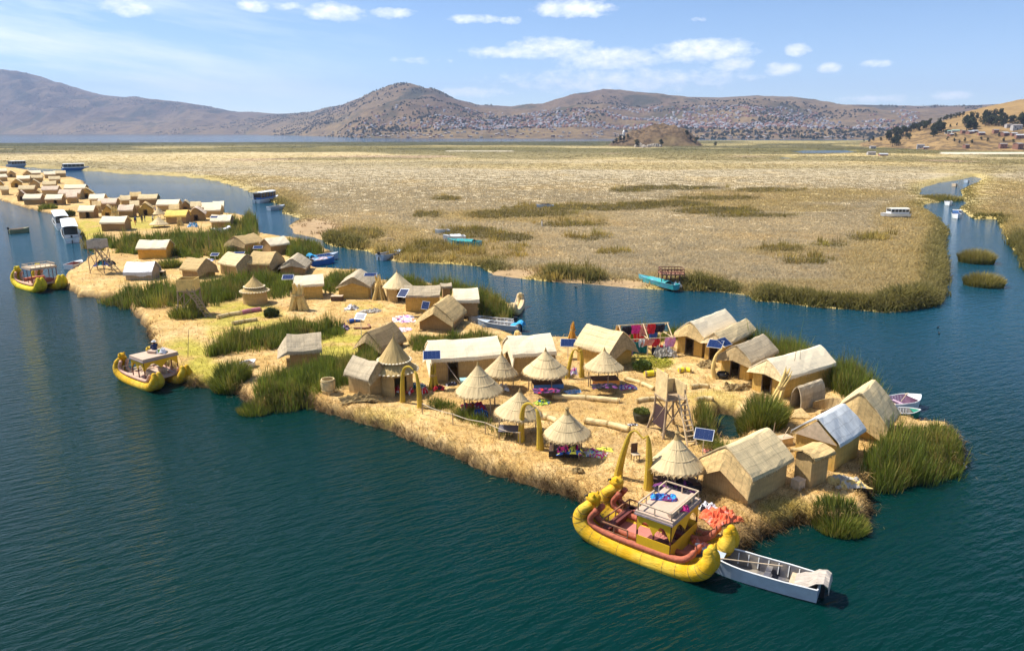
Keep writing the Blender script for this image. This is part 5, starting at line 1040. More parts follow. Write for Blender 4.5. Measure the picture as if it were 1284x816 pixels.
def bundle(label, u, v, h, r, m_=M_STRAW, lean=(0, 0), name='reed_bundle', group='standing reed bundles'):
    p = at(u, v); rt = thing(name, label, 'reed bundle', (p.x, p.y, gz(p.x, p.y) - .05), 0, group); b = MB(); rg = random.Random(label)
    for k in range(16):
        a = rg.uniform(0, 6.28); q = r * math.sqrt(rg.random()); t_ = rg.uniform(.8, 1.1)
        b.tube([(q * math.cos(a), q * math.sin(a), 0), (q * .35 * math.cos(a) + lean[0] * .6, q * .35 * math.sin(a) + lean[1] * .6, h * .6 * t_), (q * .6 * math.cos(a + .4) + lean[0], q * .6 * math.sin(a + .4) + lean[1], h * t_)], [r * .22, r * .24, r * .05], 5)
    b.build('stalks', m_, rt); b = MB(); b.lathe([(r * .55, h * .52), (r * .58, h * .57), (r * .55, h * .62)], 12, c=(lean[0] * .57, lean[1] * .57, 0)); b.build('binding', M_CONE_D, rt); return rt
bundle('olive reed bundle standing at the corner of the long white roofed hut', 543.5, 488, 2.1, .42, M_ARCH); bundle('pale straw teepee left of the plank fronted hut', 374.5, 388, 2.9, 1.3); bundle('small straw cone behind the half hidden hut of the far village', 145, 274, 2.9, 1.3, group='straw cones')
bundle('yellow reed bundle leaning by the arched straw shelter', 968, 513, 2.6, .5, M_STRAW, (1.2, .8)); bundle('left of two straw bundles right of the brown gabled hut', 470, 376, 2.5, .5, M_STRAW, (.5, 0)); bundle('right of two straw bundles right of the brown gabled hut', 478.5, 376, 2.8, .6, M_STRAW, (-.4, .2)); bundle('little straw stook in front of the yellow roofed hut', 225, 282, 1.7, .9, group='straw cones')
bundle('orange and yellow reed bundle behind the panel posts at the back shore', 718, 425, 1.7, .5, mat('orange_reed', (.55, .28, .04), .9, .3, 4)); bundle('orange reed bundle at the back shore between the brown hut and the clothes frame', 774, 432, 1.8, .5, mat('orange_reed', (.55, .28, .04), .9, .3, 4))
# prow-like reed ornament by the right-hand row
p = at(897, 474); rt = thing('reed_prow', 'curled golden reed prow standing before the low hut with two panels', 'reed ornament', (p.x, p.y, gz(p.x, p.y) - .05)); b = MB(); horn(b, smooth_path([(0, 0, 0), (-.25, 0, .9), (-.05, .1, 1.9), (.45, .15, 2.5)]), .24, .06); b.build('horn', M_STRAW, rt); b = MB(); horn(b, smooth_path([(0, 0, .12), (.5, 0, .05), (.9, .1, .35)]), .26, .1); b.build('base_roll', M_STRAW, rt)
p = at(906, 474); b = MB(); b.lathe([(.01, 0), (.38, 0), (.5, .35), (.42, .5), (.36, .5), (.42, .34), (.3, .08), (.01, .08)], 14); o = b.build('black_pot', M_BLACK); o.location = (p.x, p.y, gz(p.x, p.y)); tag(o, 'black cooking pot at the foot of the curled reed prow', 'pot')
# barrel, tub, crates, small things
p = at(412, 492.5); rt = thing('wicker_barrel', 'tan woven barrel standing alone on the shore', 'barrel', (p.x, p.y, gz(p.x, p.y) - .02)); b = MB(); b.lathe([(.01, .02), (.42, 0), (.52, .4), (.55, .8), (.5, 1.15), (.44, 1.15), (.48, .8), (.44, .4), (.36, .1), (.01, .1)], 18); b.build('body', M_ROLL, rt); b = MB()
for z_ in (.3, 1.02): b.lathe([(.53, z_ - .04), (.57, z_), (.53, z_ + .04)], 18)
b.build('hoop', M_CONE_D, rt)
def foliage(name, n, r, h, col, wid, seed, parent=None, z0=0, mt=M_LEAF_D):
    rg = np.random.default_rng(seed); a = rg.uniform(0, 2 * PI, n); rr = r * np.sqrt(rg.uniform(0, 1, n)); P = np.stack([rr * np.cos(a), rr * np.sin(a), z0 + h * rg.uniform(0, .7, n) * (1 - .5 * (rr / r) ** 2)], 1)
    c = np.array(col) * rg.uniform(.6, 1.5, (n, 1)); o = blade_obj(name, P, rg.uniform(.15, .4, n) * h, np.full(n, wid), a + rg.normal(0, .8, n), rg.uniform(.3, .9, n), c, c * 1.3, mt); o.parent = parent; return o
p = at(804, 529); rt = thing('plant_tub', 'dark round tub of green plants left of the lookout tower', 'planter', (p.x, p.y, gz(p.x, p.y) - .02)); b = MB(); b.lathe([(.01, 0), (.45, 0), (.6, .6), (.55, .75), (.5, .7), (.01, .62)], 18); b.build('tub', mat('dark_basket', (.06, .055, .03), .9, .3, 6), rt); foliage('foliage', 700, .55, .5, (.12, .14, .03), .06, 5, rt, .6)
for lab, u, v, r, h, cc in [('dark green shrub on the mossy patch before the clothes frame', 805, 464, .75, 1.0, (.07, .10, .02)), ('low yellow green weeds around the dark shrub', 822, 455, 1.5, .3, (.30, .30, .03)), ('dark round bush at the edge of the mossy grass by the round hut', 341, 397, .75, 1.2, (.05, .07, .018)), ('small green bush at the edge of the far landing', 88, 270, 1.1, 1.8, (.09, .10, .02))]:
    p = at(u, v); rt = thing('shrub', lab, 'shrub', (p.x, p.y, gz(p.x, p.y))); b = MB(); b.tube([(0, 0, -.05), (0.03, 0, h * .6)], [.05, .02], 5); b.build('stem', M_POLE, rt); foliage('foliage', 900, r, h, cc, .09, int(u), rt)
def crate(label, u, v, l, w, h, m_, yaw=0):
    p = at(u, v); rt = thing('crate', label, 'crate', (p.x, p.y, gz(p.x, p.y)), yaw); b = MB(); b.box((0, 0, h / 2), (l, w, h)); b.build('box', m_, rt); b = MB(); b.box((0, 0, h + .03), (l * 1.06, w * 1.06, .06)); b.build('lid', M_TAN, rt)
crate('dark wooden crate on the sand in front of the brown gabled hut', 423, 377, 1.3, .8, .5, M_DARKWOOD); crate('black box on the sand below the orange walled hut', 200, 345, 1.4, 1.0, .6, M_BLACK); crate('pale block lying by the small box hut', 1000, 613, .6, .5, .5, M_TAN, .6); crate('dark brown chest right of the tan yard by the grey thatched hut', 983, 556, .9, .6, .4, M_TAN, .4)
# wicker stand
p = at(796.5, 577); rt = thing('wicker_stand', 'small wicker chair alone on the straw behind the reed gate', 'chair', (p.x, p.y, gz(p.x, p.y)), .3); b = MB(); b.box((0, 0, .42), (.42, .4, .05)); b.build('seat', M_TAN, rt); b = MB(); b.box((0, .2, .75), (.42, .04, .6)); b.build('backrest', M_DARKWOOD, rt)
for i in (-1, 1):
    for j in (-1, 1): b = MB(); b.tube([(i * .19, j * .18, 0), (i * .17, j * .17, .42)], .025, 5); b.build('leg', M_DARKWOOD, rt)
# ---- solar panels on posts / leaning / on roofs
def solar(label, u, v, ph, w=1.1, d=.75, tilt=35, yaw=-.4, z=None, name='solar_panel', vz=.8):
    p = at(u, v, z if z is not None else vz); zz = (gz(p.x, p.y) - .05) if z is None else z; rt = thing(name, label, 'solar panel', (p.x, p.y, zz), yaw, 'solar panels')
    Mx = Matrix.Rotation(R(tilt), 3, 'X'); b = MB(); b.box((0, 0, ph), (w, d, .03), M=Mx); b.build('panel_frame', M_ALU, rt)
    b = MB(); n_ = Mx @ Vector((0, 0, 1))
    for i in range(4):
        for j in range(3): b.box(Vector((0, 0, ph)) + Mx @ Vector(((i - 1.5) * w * .235, (j - 1) * d * .31, .018)), (w * .231, d * .305, .006), M=Mx)
    b.build('cell', M_SOLAR, rt)
    if ph > .45: b = MB(); b.tube([(0, 0, 0), (0, 0, ph - .02)], .035, 6); b.build('post', M_ALU, rt)
    return rt
solar('solar panel on a short post behind the big tan hut', 881, 570, 1.35, 1.15, .8, 38); solar('solar panel on posts behind the white roofed hut, nearer the channel', 712, 449, 1.5, 1.35, .95, 30, -.1); solar('solar panel on posts in front of the cream and brown hut', 740, 450, 1.5, 1.3, .85, 30, 0)
solar('solar panel on a tall post in the middle yard', 453.5, 424, 2.2, 1.0, .7, 40, -.3); solar('small pale solar panel on a tall pole right of the brown gabled hut', 466, 374, 2.9, 1.5, .8, 20, 0); solar('solar panel on a wooden post left of the cream hut of the middle hamlet', 271.5, 341, 2.6, 1.1, .75, 25, 0)
def solar_on(label, u, v, z, w, d, tilt, yaw): solar(label, u, v, 0.06, w, d, tilt, yaw, z)
solar_on('solar panel lying on the left end of the long white roof', 541.5, 446, 3.35, 1.35, 1.0, 26, .1); solar_on('left solar panel on the low cream roofed hut', 897, 432, 3.35, 1.2, 1.0, 25, -.5); solar_on('right solar panel on the low cream roofed hut', 908.5, 429.5, 3.45, 1.1, .9, 30, .7)
solar_on('solar panel on the left eave of the plank fronted hut', 361, 348, 3.25, 1.3, 1.0, 25, .1); solar_on('white framed solar panel at the left end of the long grey roof', 505.5, 368, 3.2, 1.0, 1.3, 30, -.3); solar_on('solar panel leaning on the front wall of the long grey roofed hut', 533.5, 383.5, 1.75, .9, .9, 60, -.4)
solar_on('solar panel on the ridge of the cream hut of the middle hamlet', 299.5, 318, 3.45, 1.5, 1.0, 15, .1); solar_on('solar panel between the white and the wide grey brown roof', 323.5, 310.5, 3.75, 1.3, .9, 20, .1); solar_on('little dark solar panel on the front white roof of the right hand huddle', 268.5, 272.5, 3.3, 1.5, .8, 25, 0)
# ---- poles, rope fence
def pole(label, u, v, h, r=.035, lean=(0, 0), m_=M_POLE, name='pole'):
    p = at(u, v); b = MB(); b.tube([(0, 0, -.1), (lean[0] * .5, lean[1] * .5, h * .5), (lean[0], lean[1], h)], [r, r * .9, r * .6], 6); o = b.build(name, m_); o.location = (p.x, p.y, gz(p.x, p.y)); tag(o, label, 'pole', 'thin poles')
pole('thin leaning pole on the green shore above the middle reed boat', 235.5, 448, 2.5, .03, (.35, 0)); pole('thin mast on the reed belt below the right hand huddle', 263.5, 316, 3.8, .05); pole('thin pole beside the big tan hut roof ridge', 967, 560, 1.6, .04, (.1, 0)); pole('pale pole lying propped near the big tan hut', 975, 560, 1.0, .03, (.9, .7), M_POLE_L); pole('left antenna pole on the cream roofed hut', 990, 490, 3.2, .03, (.2, 0)); pole('right antenna pole on the cream roofed hut', 1003, 488, 3.4, .025, (-.3, 0))
A, B = at(530, 520), at(652, 558); rt = thing('rope_fence', 'low rope fence along the shore between two reed arches', 'fence', ((A.x + B.x) / 2, (A.y + B.y) / 2, .8)); c = Vector(rt.location); b = MB(); b.tube([A.lerp(B, k / 12) - c + Vector((0, 0, .8 - .12 * math.sin(PI * (k % 4) / 4) + gz(*A.lerp(B, k / 12)[:2]) - .8)) for k in range(13)], .025, 5); b.build('rope', M_ROPE, rt)
for k in (0, 4, 8, 12): b = MB(); q = A.lerp(B, k / 12); z_ = gz(q.x, q.y); b.tube([(q.x - c.x, q.y - c.y, z_ - .9), (q.x - c.x, q.y - c.y, z_ + .05)], .035, 5); b.build('post', M_POLE, rt)
A, B = Vector((*at(557, 478)[:2], 2.6)), Vector((*at(579, 484)[:2], .9)); b = MB(); b.tube([A, A.lerp(B, .5) - Vector((0, 0, .06)), B], .025, 5); o = b.build('guy_rope', M_ROPE); tag(o, 'pale guy rope from the long white roof to the ground', 'rope')
# ---- lookout towers
def tower(label, u, v, h, w, yaw, boxh=1.1, ladder=True, screen=True, lx=1.3, boxm=None, foot=None, splay=1.25, lr=.09, group='lookout towers'):
    p = at(u, v); rt = thing('lookout_tower', label, 'tower', (p.x, p.y, gz(p.x, p.y) - .05), yaw, group); x = w / 2; sp_ = splay
    for i in (-1, 1):
        for j in (-1, 1): b = MB(); b.tube([(i * x * sp_, j * x * sp_, 0), (i * x * 1.08 + random.uniform(-.05, .05), j * x * 1.1, h * .5), (i * x, j * x, h + boxh * .5)], [lr, lr * .85, lr * .65], 6); b.build('leg', M_POLE, rt)
    for (a, c) in (((-x * sp_, -x * 1.2, .2), (x, -x, h * .9)), ((x * sp_, x * 1.2, .2), (-x, x, h * .9)), ((-x * 1.2, x * 1.2, .3), (-x, -x, h * .9)), ((x * 1.2, -x * 1.2, .5), (x, x, h * .9)), ((-x * 1.1, -x * 1.1, h * .6), (0, -x, h)), ((x * 1.1, -x * 1.1, h * .6), (0, -x, h))): b = MB(); b.tube([a, c], .045, 5); b.build('brace', M_POLE, rt)
    b = MB(); b.box((0, 0, h), (w + .25, w + .25, .09)); b.build('platform', M_POLE, rt)
    if boxh:
        for q, (cx_, cy_, dx, dy) in enumerate(((-x - .05, 0, .06, w + .1), (x + .05, 0, .06, w + .1), (0, x + .05, w + .02, .06), (0, -x - .05, w + .02, .06))):
            if screen and q == 3: continue
            hb = boxh * (1.45 if (screen and q == 0) else .75 if screen else 1.0); b = MB(); b.box((cx_, cy_, h + .05 + hb / 2), (dx, dy, hb)); b.build('parapet_mat', boxm or M_ROLL, rt)
    if ladder:
        a0, a1 = Vector((x + lx, -x - .9, 0)), Vector((.35, -x - .1, h + .25))
        if foot: q = at(*foot); a0 = Matrix.Rotation(-yaw, 3, 'Z') @ (q - p); a0.z = 0; a1 = Vector((x - .25, -x - .05, h + .3))
        sd = Vector((.33, 0, 0)); lad = MB()
        for s_ in (-1, 1): lad.bar(a0 + sd * s_, a1 + sd * s_ * .8, .08)
        for k in range(1, 10): q = a0.lerp(a1, k / 10); lad.bar(q - sd, q + sd, .07)
        lad.build('ladder', M_POLE_L if foot else M_POLE, rt)
    if screen: b = MB(); b.box((-x * 1.12, -.05, h * .48), (.05, w * 1.15, h * .55), M=Matrix.Rotation(R(5), 3, 'Y')); b.build('hanging_screen', M_PURP, rt)
    return rt
M_PURP = mat('dark_maroon_screen', (.055, .03, .03), .8, .3, 2)
tower('lookout tower with a ladder and a dark hanging screen', 838, 541, 2.5, 1.3, .35, 1.2, foot=(868, 560), splay=1.55); tower('slender lookout tower leaning among the reeds in the middle of the island', 240, 394, 2.8, 1.7, .1, 1.2, True, False, 1.6, M_STRAW, splay=1.5); tower('tall spindly lookout tower on the straw spit', 127, 341, 3.5, 1.8, 0, 1.1, True, False, 2.8, cloth('grey', (.42, .38, .32)), splay=1.1, lr=.06)
# ---- pole frame hung with clothes
A, B = at(781, 449), at(842, 445); c = (A + B) / 2; c.z = gz(c.x, c.y) - .05; rt = thing('hut_skeleton', 'open hut frame of pale poles hung with clothes', 'frame', c); L = (B - A).length; dp = 2.6; e = (B - A).normalized(); nrm = Vector((-e.y, e.x, 0)); FR = lambda x_, y_, z_: e * (x_ - L / 2) + nrm * y_ + Vector((0, 0, z_))
for k in range(3):
    x_ = L * k / 2; b = MB()
    for s_ in (0, dp): b.tube([FR(x_, s_, 0), FR(x_, s_, 1.65)], .05, 5)
    b.tube([FR(x_, -.1, 1.55), FR(x_, dp / 2, 2.65)], .05, 5); b.tube([FR(x_, dp + .1, 1.55), FR(x_, dp / 2, 2.65)], .05, 5); b.tube([FR(x_, 0, 1.62), FR(x_, dp, 1.62)], .04, 5); b.build('gable_frame', M_POLE_L, rt)
b = MB()
for (y_, z_) in ((0, 1.65), (dp, 1.65), (dp / 2, 2.63)): b.tube([FR(-.2, y_, z_), FR(L + .2, y_, z_)], .045, 5)
b.tube([FR(0, 0, 1.6), FR(L * .25, -.1, 0)], .04, 5); b.tube([FR(L * .0, 0, 0.1), FR(L * -.12, -.2, 1.5)], .04, 5); b.build('rail', M_POLE_L, rt)
def hang(label, xf, y_, ztop, w, h, m_):
    b = MB(); rg = random.Random(label); G = []
    for i in range(7):
        row = []
        for j in range(5): row.append(FR(L * xf + (i / 6 - .5) * w * (1 + .1 * math.sin(j)), y_ + .07 * math.sin(i * 1.7 + j) , ztop - h * j / 4 - .05 * rg.random()))
        G.append(row)
    b.slab(G, nrm * .03); o = b.build('hanging_cloth', m_); o.location = c; tag(o, label, 'cloth', 'clothes hung on the pole frame')
hang('lilac blouse on the left end of the pole frame', .10, -.08, 1.6, .9, 1.0, C_LILAC); hang('white shirt at the outer left corner of the pole frame', .0, -.1, 1.6, .5, .8, C_WHITE); hang('dark teal skirt beside the lilac blouse', .27, -.08, 1.45, .7, 1.1, C_TEAL); hang('salmon cloth at the centre of the pole frame', .48, -.08, 1.58, 1.2, .55, C_SALMON); hang('red cloth next to the salmon cloth', .65, -.08, 1.6, .7, .7, C_RED); hang('pink blouse on the right end of the pole frame', .95, -.08, 1.65, .9, .85, cloth('light_pink', (.75, .32, .55))); hang('dark skirt low under the red cloth', .66, -.06, .85, .7, .7, C_BLACK); hang('dark red skirt low beside the dark skirt', .80, -.06, 1.0, .5, .8, C_RED)
hang('black cloth behind the left gable of the pole frame', .17, dp * .5, 2.5, .8, .8, C_BLACK); hang('brown cloth behind the middle gable of the pole frame', .5, dp * .5, 2.5, .6, 1.0, C_SALMON); hang('dark cloth hung behind the right gable of the pole frame', .85, dp * .5, 2.5, .9, .7, C_BLACK); hang('dark green cloth hung low in the middle of the pole frame', .47, dp * .3, 1.0, .9, .9, C_TEAL)
for lab, xf, y_, zt, w_, h_, m_ in [('white and lilac shawl over the front rail left of centre on the pole frame', .36, -.1, 1.66, .5, .7, C_WHITE), ('salmon skirt on the back rail at the left of the pole frame', .25, dp, 1.6, .9, 1.0, C_SALMON), ('red shawl on the back rail in the middle of the pole frame', .55, dp, 1.6, 1.0, .9, C_RED), ('pink shawl on the ridge pole left of the middle gable', .35, dp / 2, 2.6, .8, .8, C_PINK), ('red skirt on the ridge pole right of the middle gable', .68, dp / 2, 2.6, .7, .9, C_RED),
        ('white blouse hung low at the right end of the pole frame', .88, -.05, .95, .5, .6, C_WHITE), ('lilac skirt hung low at the left end of the pole frame', .12, -.05, .75, .7, .6, C_LILAC), ('blue trousers hung on the back rail at the right of the pole frame', .85, dp, 1.6, .7, 1.0, C_BLUE)]: hang(lab, xf, y_, zt, w_, h_, m_)
# ---- arched straw shelter, curled mats
c, yaw, L, w, sy = frame((1004, 516), (1034, 505), (984, 513)); rt = thing('straw_shelter', 'small arched straw shelter with a dark opening', 'shelter', c, yaw); b = MB(); G = []
for i in range(7):
    row = []
    for j in range(11): a = PI * j / 10; row.append((-L / 2 + L * i / 6, -w / 2 * math.cos(a) * (1 + .03 * math.sin(i * 2 + j)), 1.75 * math.sin(a) ** .8 + .03 * math.sin(i * 3 + j * 1.7)))
    G.append(row)
b.slab(G, lambda i, j: Vector((0, .08 * math.cos(PI * j / 10), -.08 * math.sin(PI * j / 10)))); b.build('vault', roofm('grey'), rt); b = MB(); b.add([(L / 2 - .06, -w / 2 * math.cos(PI * j / 10), 1.72 * math.sin(PI * j / 10) ** .8) for j in range(11)], [tuple(range(11))]); b.build('end_wall', wallm('brown'), rt)
p = at(1027, 519); b = MB(); G = []
for i in range(13):
    a = PI * 1.05 + PI * 1.1 * i / 12 + 1.2; G.append([(1.15 * math.cos(a) * (1 + .1 * k), .9 * math.sin(a), .0 + k * .55 * (.5 + .5 * math.sin(PI * i / 12))) for k in range(3)])
b.slab(G, lambda i, j: Vector((-.06 * math.cos(PI * 1.05 + PI * 1.1 * i / 12 + 1.2), -.06 * math.sin(PI * 1.05 + PI * 1.1 * i / 12 + 1.2), 0))); o = b.build('curled_mat', roofm('brown')); o.location = (p.x, p.y, gz(p.x, p.y) - .05); tag(o, 'brown reed mat curled up in an open ring beside the arched shelter', 'reed mat', 'reed mats')
p = at(1003, 522); b = MB(); b.slab([[(-.8, -.5, .05), (.6, -.6, .05)], [(-.2, .5, .25), (.3, .6, .35)]], (0, 0, .05)); o = b.build('flat_mat', roofm('tan')); o.location = (p.x, p.y, gz(p.x, p.y)); tag(o, 'flat tan reed mat lying on the straw before the arched shelter', 'reed mat', 'reed mats')
M_LASH = mat('dull_lashing', (.32, .20, .05), .9, .3, 20, bump=.3)
# ================================================================ twin hulled reed boats
def reed_boat(label, pa, pb, sep, ym, redm, style, group='large yellow reed boats', away=1):
    """pa / pb: water points under the head end and the tail end of the near hull (photo pixels)"""
    A, B = at(*pa, 0), at(*pb, 0); ex = (B - A); L = ex.length; ex.normalize(); ey = Vector((-ex.y, ex.x, 0)); s = 1 if ((A + B) / 2).dot(ey) > 0 else -1
    c = (A + B) / 2 + ey * s * sep / 2; rt = thing('reed_boat', label, 'boat', c, math.atan2(ex.y, ex.x), group); h = L / 2; k = L / 7.6
    yn, yf = -s * sep / 2, s * sep / 2
    for y in (yn, yf):
        path = smooth_path([(-h * .78, 0, 2.15 * k), (-h * .94, 0, 1.65 * k), (-h * .97, 0, 1.0 * k), (-h * .80, 0, .42 * k), (-h * .4, 0, .16 * k), (h * .2, 0, .14 * k), (h * .68, 0, .30 * k), (h * .92, 0, .72 * k), (h * 1.0, 0, 1.30 * k), (h * .98, 0, 1.72 * k)], 44)
        n = len(path); rad = [k * (.24 + .26 * float(sstep(0, .3, i / (n - 1))) - .22 * float(sstep(.80, 1.0, i / (n - 1))) - .03 * float(sstep(.5, .8, i / (n - 1)))) for i in range(n)]
        b = MB()
        for dy in (-.30 * k, .30 * k): b.tube([p + Vector((0, y + dy * (.62 + .38 * min(1, rad[i] / (.5 * k))), 0)) for i, p in enumerate(path)], rad, 14); b.ball(tuple(path[-1] + Vector((0, y + dy * .8, 0))), rad[-1] * 1.0, 12)
        hull = b.build('hull', ym, rt, True)
        b = MB()
        for f in (.12, .18, .24, .30, .36, .42, .48, .54, .60, .66, .72, .78, .84):
            i = int(f * (n - 1)); p = path[i]; d = (path[i + 1] - p).normalized() * .014
            for dy in (-.30 * k, .30 * k): q = p + Vector((0, y + dy, 0)); b.tube([q - d, q + d], rad[i] * 1.01, 14)
        b.build('rope_binding', M_LASH, hull)
        out = -1 if y < 0 else 1; b = MB()
        for dy in (.34 * k * out, -.34 * k * out):
            rp = smooth_path([(-h * .70, 0, 1.95 * k), (-h * .80, 0, 1.35 * k), (-h * .74, 0, .98 * k), (-h * .45, 0, .80 * k), (h * .2, 0, .78 * k), (h * .58, 0, .86 * k), (h * .74, 0, 1.2 * k), (h * .82, 0, 1.7 * k)], 30)
            b.tube([p + Vector((0, y + dy, 0)) for p in rp], [.17 * k] * (len(rp) - 2) + [.12 * k, .05 * k], 9)
        b.build('rail_roll', redm, rt, True)
        b = MB(); hx, hz = -h * .80, 2.42 * k; b.ball((hx, y, hz), (.40 * k, .36 * k, .31 * k), 14); b.ball((hx - .32 * k, y, hz - .08 * k), (.18 * k, .21 * k, .16 * k), 10)
        for q in (-1, 1): b.lathe([(.09 * k, 0), (.08 * k, .09 * k), (.02, .14 * k)], 8, c=(hx + .10 * k, y + q * .23 * k, hz + .22 * k))
        hd = b.build('head', ym, rt, True); b = MB()
        for q in (-1, 1): b.ball((hx - .34 * k, y + q * .17 * k, hz + .12 * k), .075 * k, 8); b.tube([(hx - .55 * k, y + q * .02, hz - .02 * k), (hx - .56 * k, y + q * .1 * k, hz - .12 * k)], .02, 4)
        b.ball((hx - .56 * k, y, hz - .03 * k), .06 * k, 6); b.build('eye', M_BLACK, hd)
    b = MB(); b.box((-.0 * h, 0, (.52 if style == 'red' else .80) * k), (h * 1.30, sep + .35 * k, .08)); b.build('deck', M_DECK if style == 'red' else M_PALE, rt)
    dz = (.56 if style == 'red' else .84) * k
    # cabin
    x0, x1 = (-.04 * h, .46 * h) if style == 'red' else (-.12 * h, .52 * h); W_ = (sep + (.68 if style == 'red' else .5) * k) / 2; hc = (2.15 if style == 'red' else 1.95) * k
    pm = M_YELP if style != 'lemon' else M_RED
    for px in (x0, (x0 + x1) / 2, x1):
        for py in (-W_, W_): b = MB(); b.box((px, py, dz + hc / 2), (.07, .07, hc)); b.build('cabin_post', M_MAROON, rt)
    if style != 'lemon':
        low = .88 * k if style == 'red' else .0
        for (ax, ay, cx_, cy_) in ((x0, -W_, x1, -W_), (x1, -W_, x1, W_), (x1, W_, x0, W_), (x0, W_, x0, -W_)):
            a, c2 = Vector((ax, ay, 0)), Vector((cx_, cy_, 0)); o_n = Vector(((c2 - a).y, -(c2 - a).x, 0)).normalized() * .05
            openside = style == 'red' and ax == x0 and cx_ == x0
            if low and not openside: b = MB(); b.slab([[a + o_n + Vector((0, 0, dz)), c2 + o_n + Vector((0, 0, dz))], [a + o_n + Vector((0, 0, dz + low)), c2 + o_n + Vector((0, 0, dz + low))]], -o_n * .5); b.build('cabin_panel', pm, rt)
            top, base = dz + hc, dz + hc - .42 * k; N = 24; prof = []
            for i in range(N + 1):
                f = i / N; g = abs((f * 2) % 1.0 * 2 - 1); g = math.floor(g * 5) / 5          # stepped arches, two to a side
                prof.append((a.lerp(c2, f) + o_n, base - (.62 * k) * g ** 1.2))
            b = MB(); rows = [[q + Vector((0, 0, top)) for q, _ in prof], [q + Vector((0, 0, zz)) for q, zz in prof]]; b.slab(rows, -o_n * .5); b.build('scalloped_valance', pm, rt)
    rz = dz + hc + .03; b = MB(); b.box(((x0 + x1) / 2, 0, rz), (x1 - x0 + .2, W_ * 2 + .2, .14 if style == 'red' else .3)); b.build('upper_deck', M_PALE if style != 'lemon' else M_TAN, rt)
    b = MB(); b.box(((x0 + x1) / 2, 0, rz - .1 * k), (x1 - x0 + .26, W_ * 2 + .26, .09)); b.build('deck_edge', mat('mauve_edge', (.33, .26, .27), .7, .2, 4), rt)
    def railing(nm, pts, z0, hh, m_, closed=False):
        b = MB(); P = pts + ([pts[0]] if closed else [])
        for a, c2 in zip(P[:-1], P[1:]):
            a, c2 = Vector((*a, z0)), Vector((*c2, z0)); m2 = max(1, int((c2 - a).length / .6))
            for i in range(m2 + 1): q = a.lerp(c2, i / m2); b.box(q + Vector((0, 0, hh / 2)), (.05, .05, hh))
            b.bar(a + Vector((0, 0, hh)), c2 + Vector((0, 0, hh)), .06); 
            if hh > .5: b.bar(a + Vector((0, 0, hh * .5)), c2 + Vector((0, 0, hh * .5)), .035)
        b.build(nm, m_, rt)
    if style == 'red':
        railing('roof_railing', [(x1, -W_), (x0, -W_), (x0, W_ * .1)], rz + .06, .42 * k, M_TAN); railing('roof_railing', [(x0, W_ * .45), (x0, W_), (x1, W_), (x1, -W_)], rz + .06, .42 * k, M_TAN)
        e = -.62 * h; railing('deck_railing', [(e * .3, -W_), (e, -W_), (e, W_), (x0 - .1, W_)], dz, .85 * k, M_RAIL)
        b = MB(); b.box((e + .25, 0, dz + .42), (.36, W_ * 1.9, .07)); b.box((e + .25, 0, dz + .2), (.1, W_ * 1.8, .4)); b.build('bench', M_MAROON, rt); b = MB(); b.box((-.2 * h, W_ - .2, dz + .42), (h * .75, .36, .07)); b.box((-.2 * h, W_ - .2, dz + .2), (h * .7, .1, .4)); b.build('bench', M_DECK, rt)
        b = MB(); b.box((x1 * .2, -W_ * .55, dz + .12), (.5, .9, .2)); b.build('step', M_PALE, rt)
        b = MB(); b.tube([(x1 - .2, -W_ + .25, rz + .22), (x1 - .2, W_ - .2, rz + .22)], .15, 10); b.build('mat_roll', M_PALE, rt)
        b = MB()
        for py in (-W_ * .5, W_ * .4): b.box(((x0 + x1) / 2, py, dz + .4), ((x1 - x0) * .7, .4, .08)); b.box(((x0 + x1) / 2, py, dz + .2), ((x1 - x0) * .6, .1, .36))
        b.build('bench', M_MAROON, rt)
    elif style == 'plank':
        b = MB()
        for i in range(7): b.box((-.62 * h + i * .16 * k, -W_ * .2 + (i % 3) * .3, dz + .12 + .1 * (i % 2)), (.1, sep * .8, .06), rz=.3 * (i % 3 - 1))
        b.build('loose_plank', M_TAN, rt); railing('deck_railing', [(-.66 * h, -W_), (-.66 * h, W_)], dz, .6 * k, M_TAN)
        b = MB(); b.box(((x0 + x1) / 2 - .2, .1, rz + .28), ((x1 - x0) * .4, .6, .16), rz=.4); b.build('mat_roll', M_PALE, rt)
        b = MB()
        for py in (-W_ * .4, W_ * .4): b.box(((x0 + x1) / 2, py, dz + .4), ((x1 - x0) * .8, .35, .07)); b.box(((x0 + x1) / 2, py, dz + .2), ((x1 - x0) * .7, .1, .36))
        b.build('bench', M_TAN, rt)
    else:
        railing('roof_railing', [(x0, -W_), (x1, -W_), (x1, W_), (x0, W_)], rz + .14, .3 * k, M_TAN, True); b = MB(); b.box((-.35 * h, 0, dz + .25), (.5, W_ * 1.6, .4)); b.box((.3 * h, 0, dz + .25), (1.2, W_ * 1.5, .45)); b.build('bench', M_RED, rt)
    return rt, ex, ey * s, rz, k
big, ex, ey, rz, kk = reed_boat('large yellow and red reed boat with puma heads moored at the front of the island', (729, 668), (889, 730), 2.25, M_YEL, M_RED, 'red')

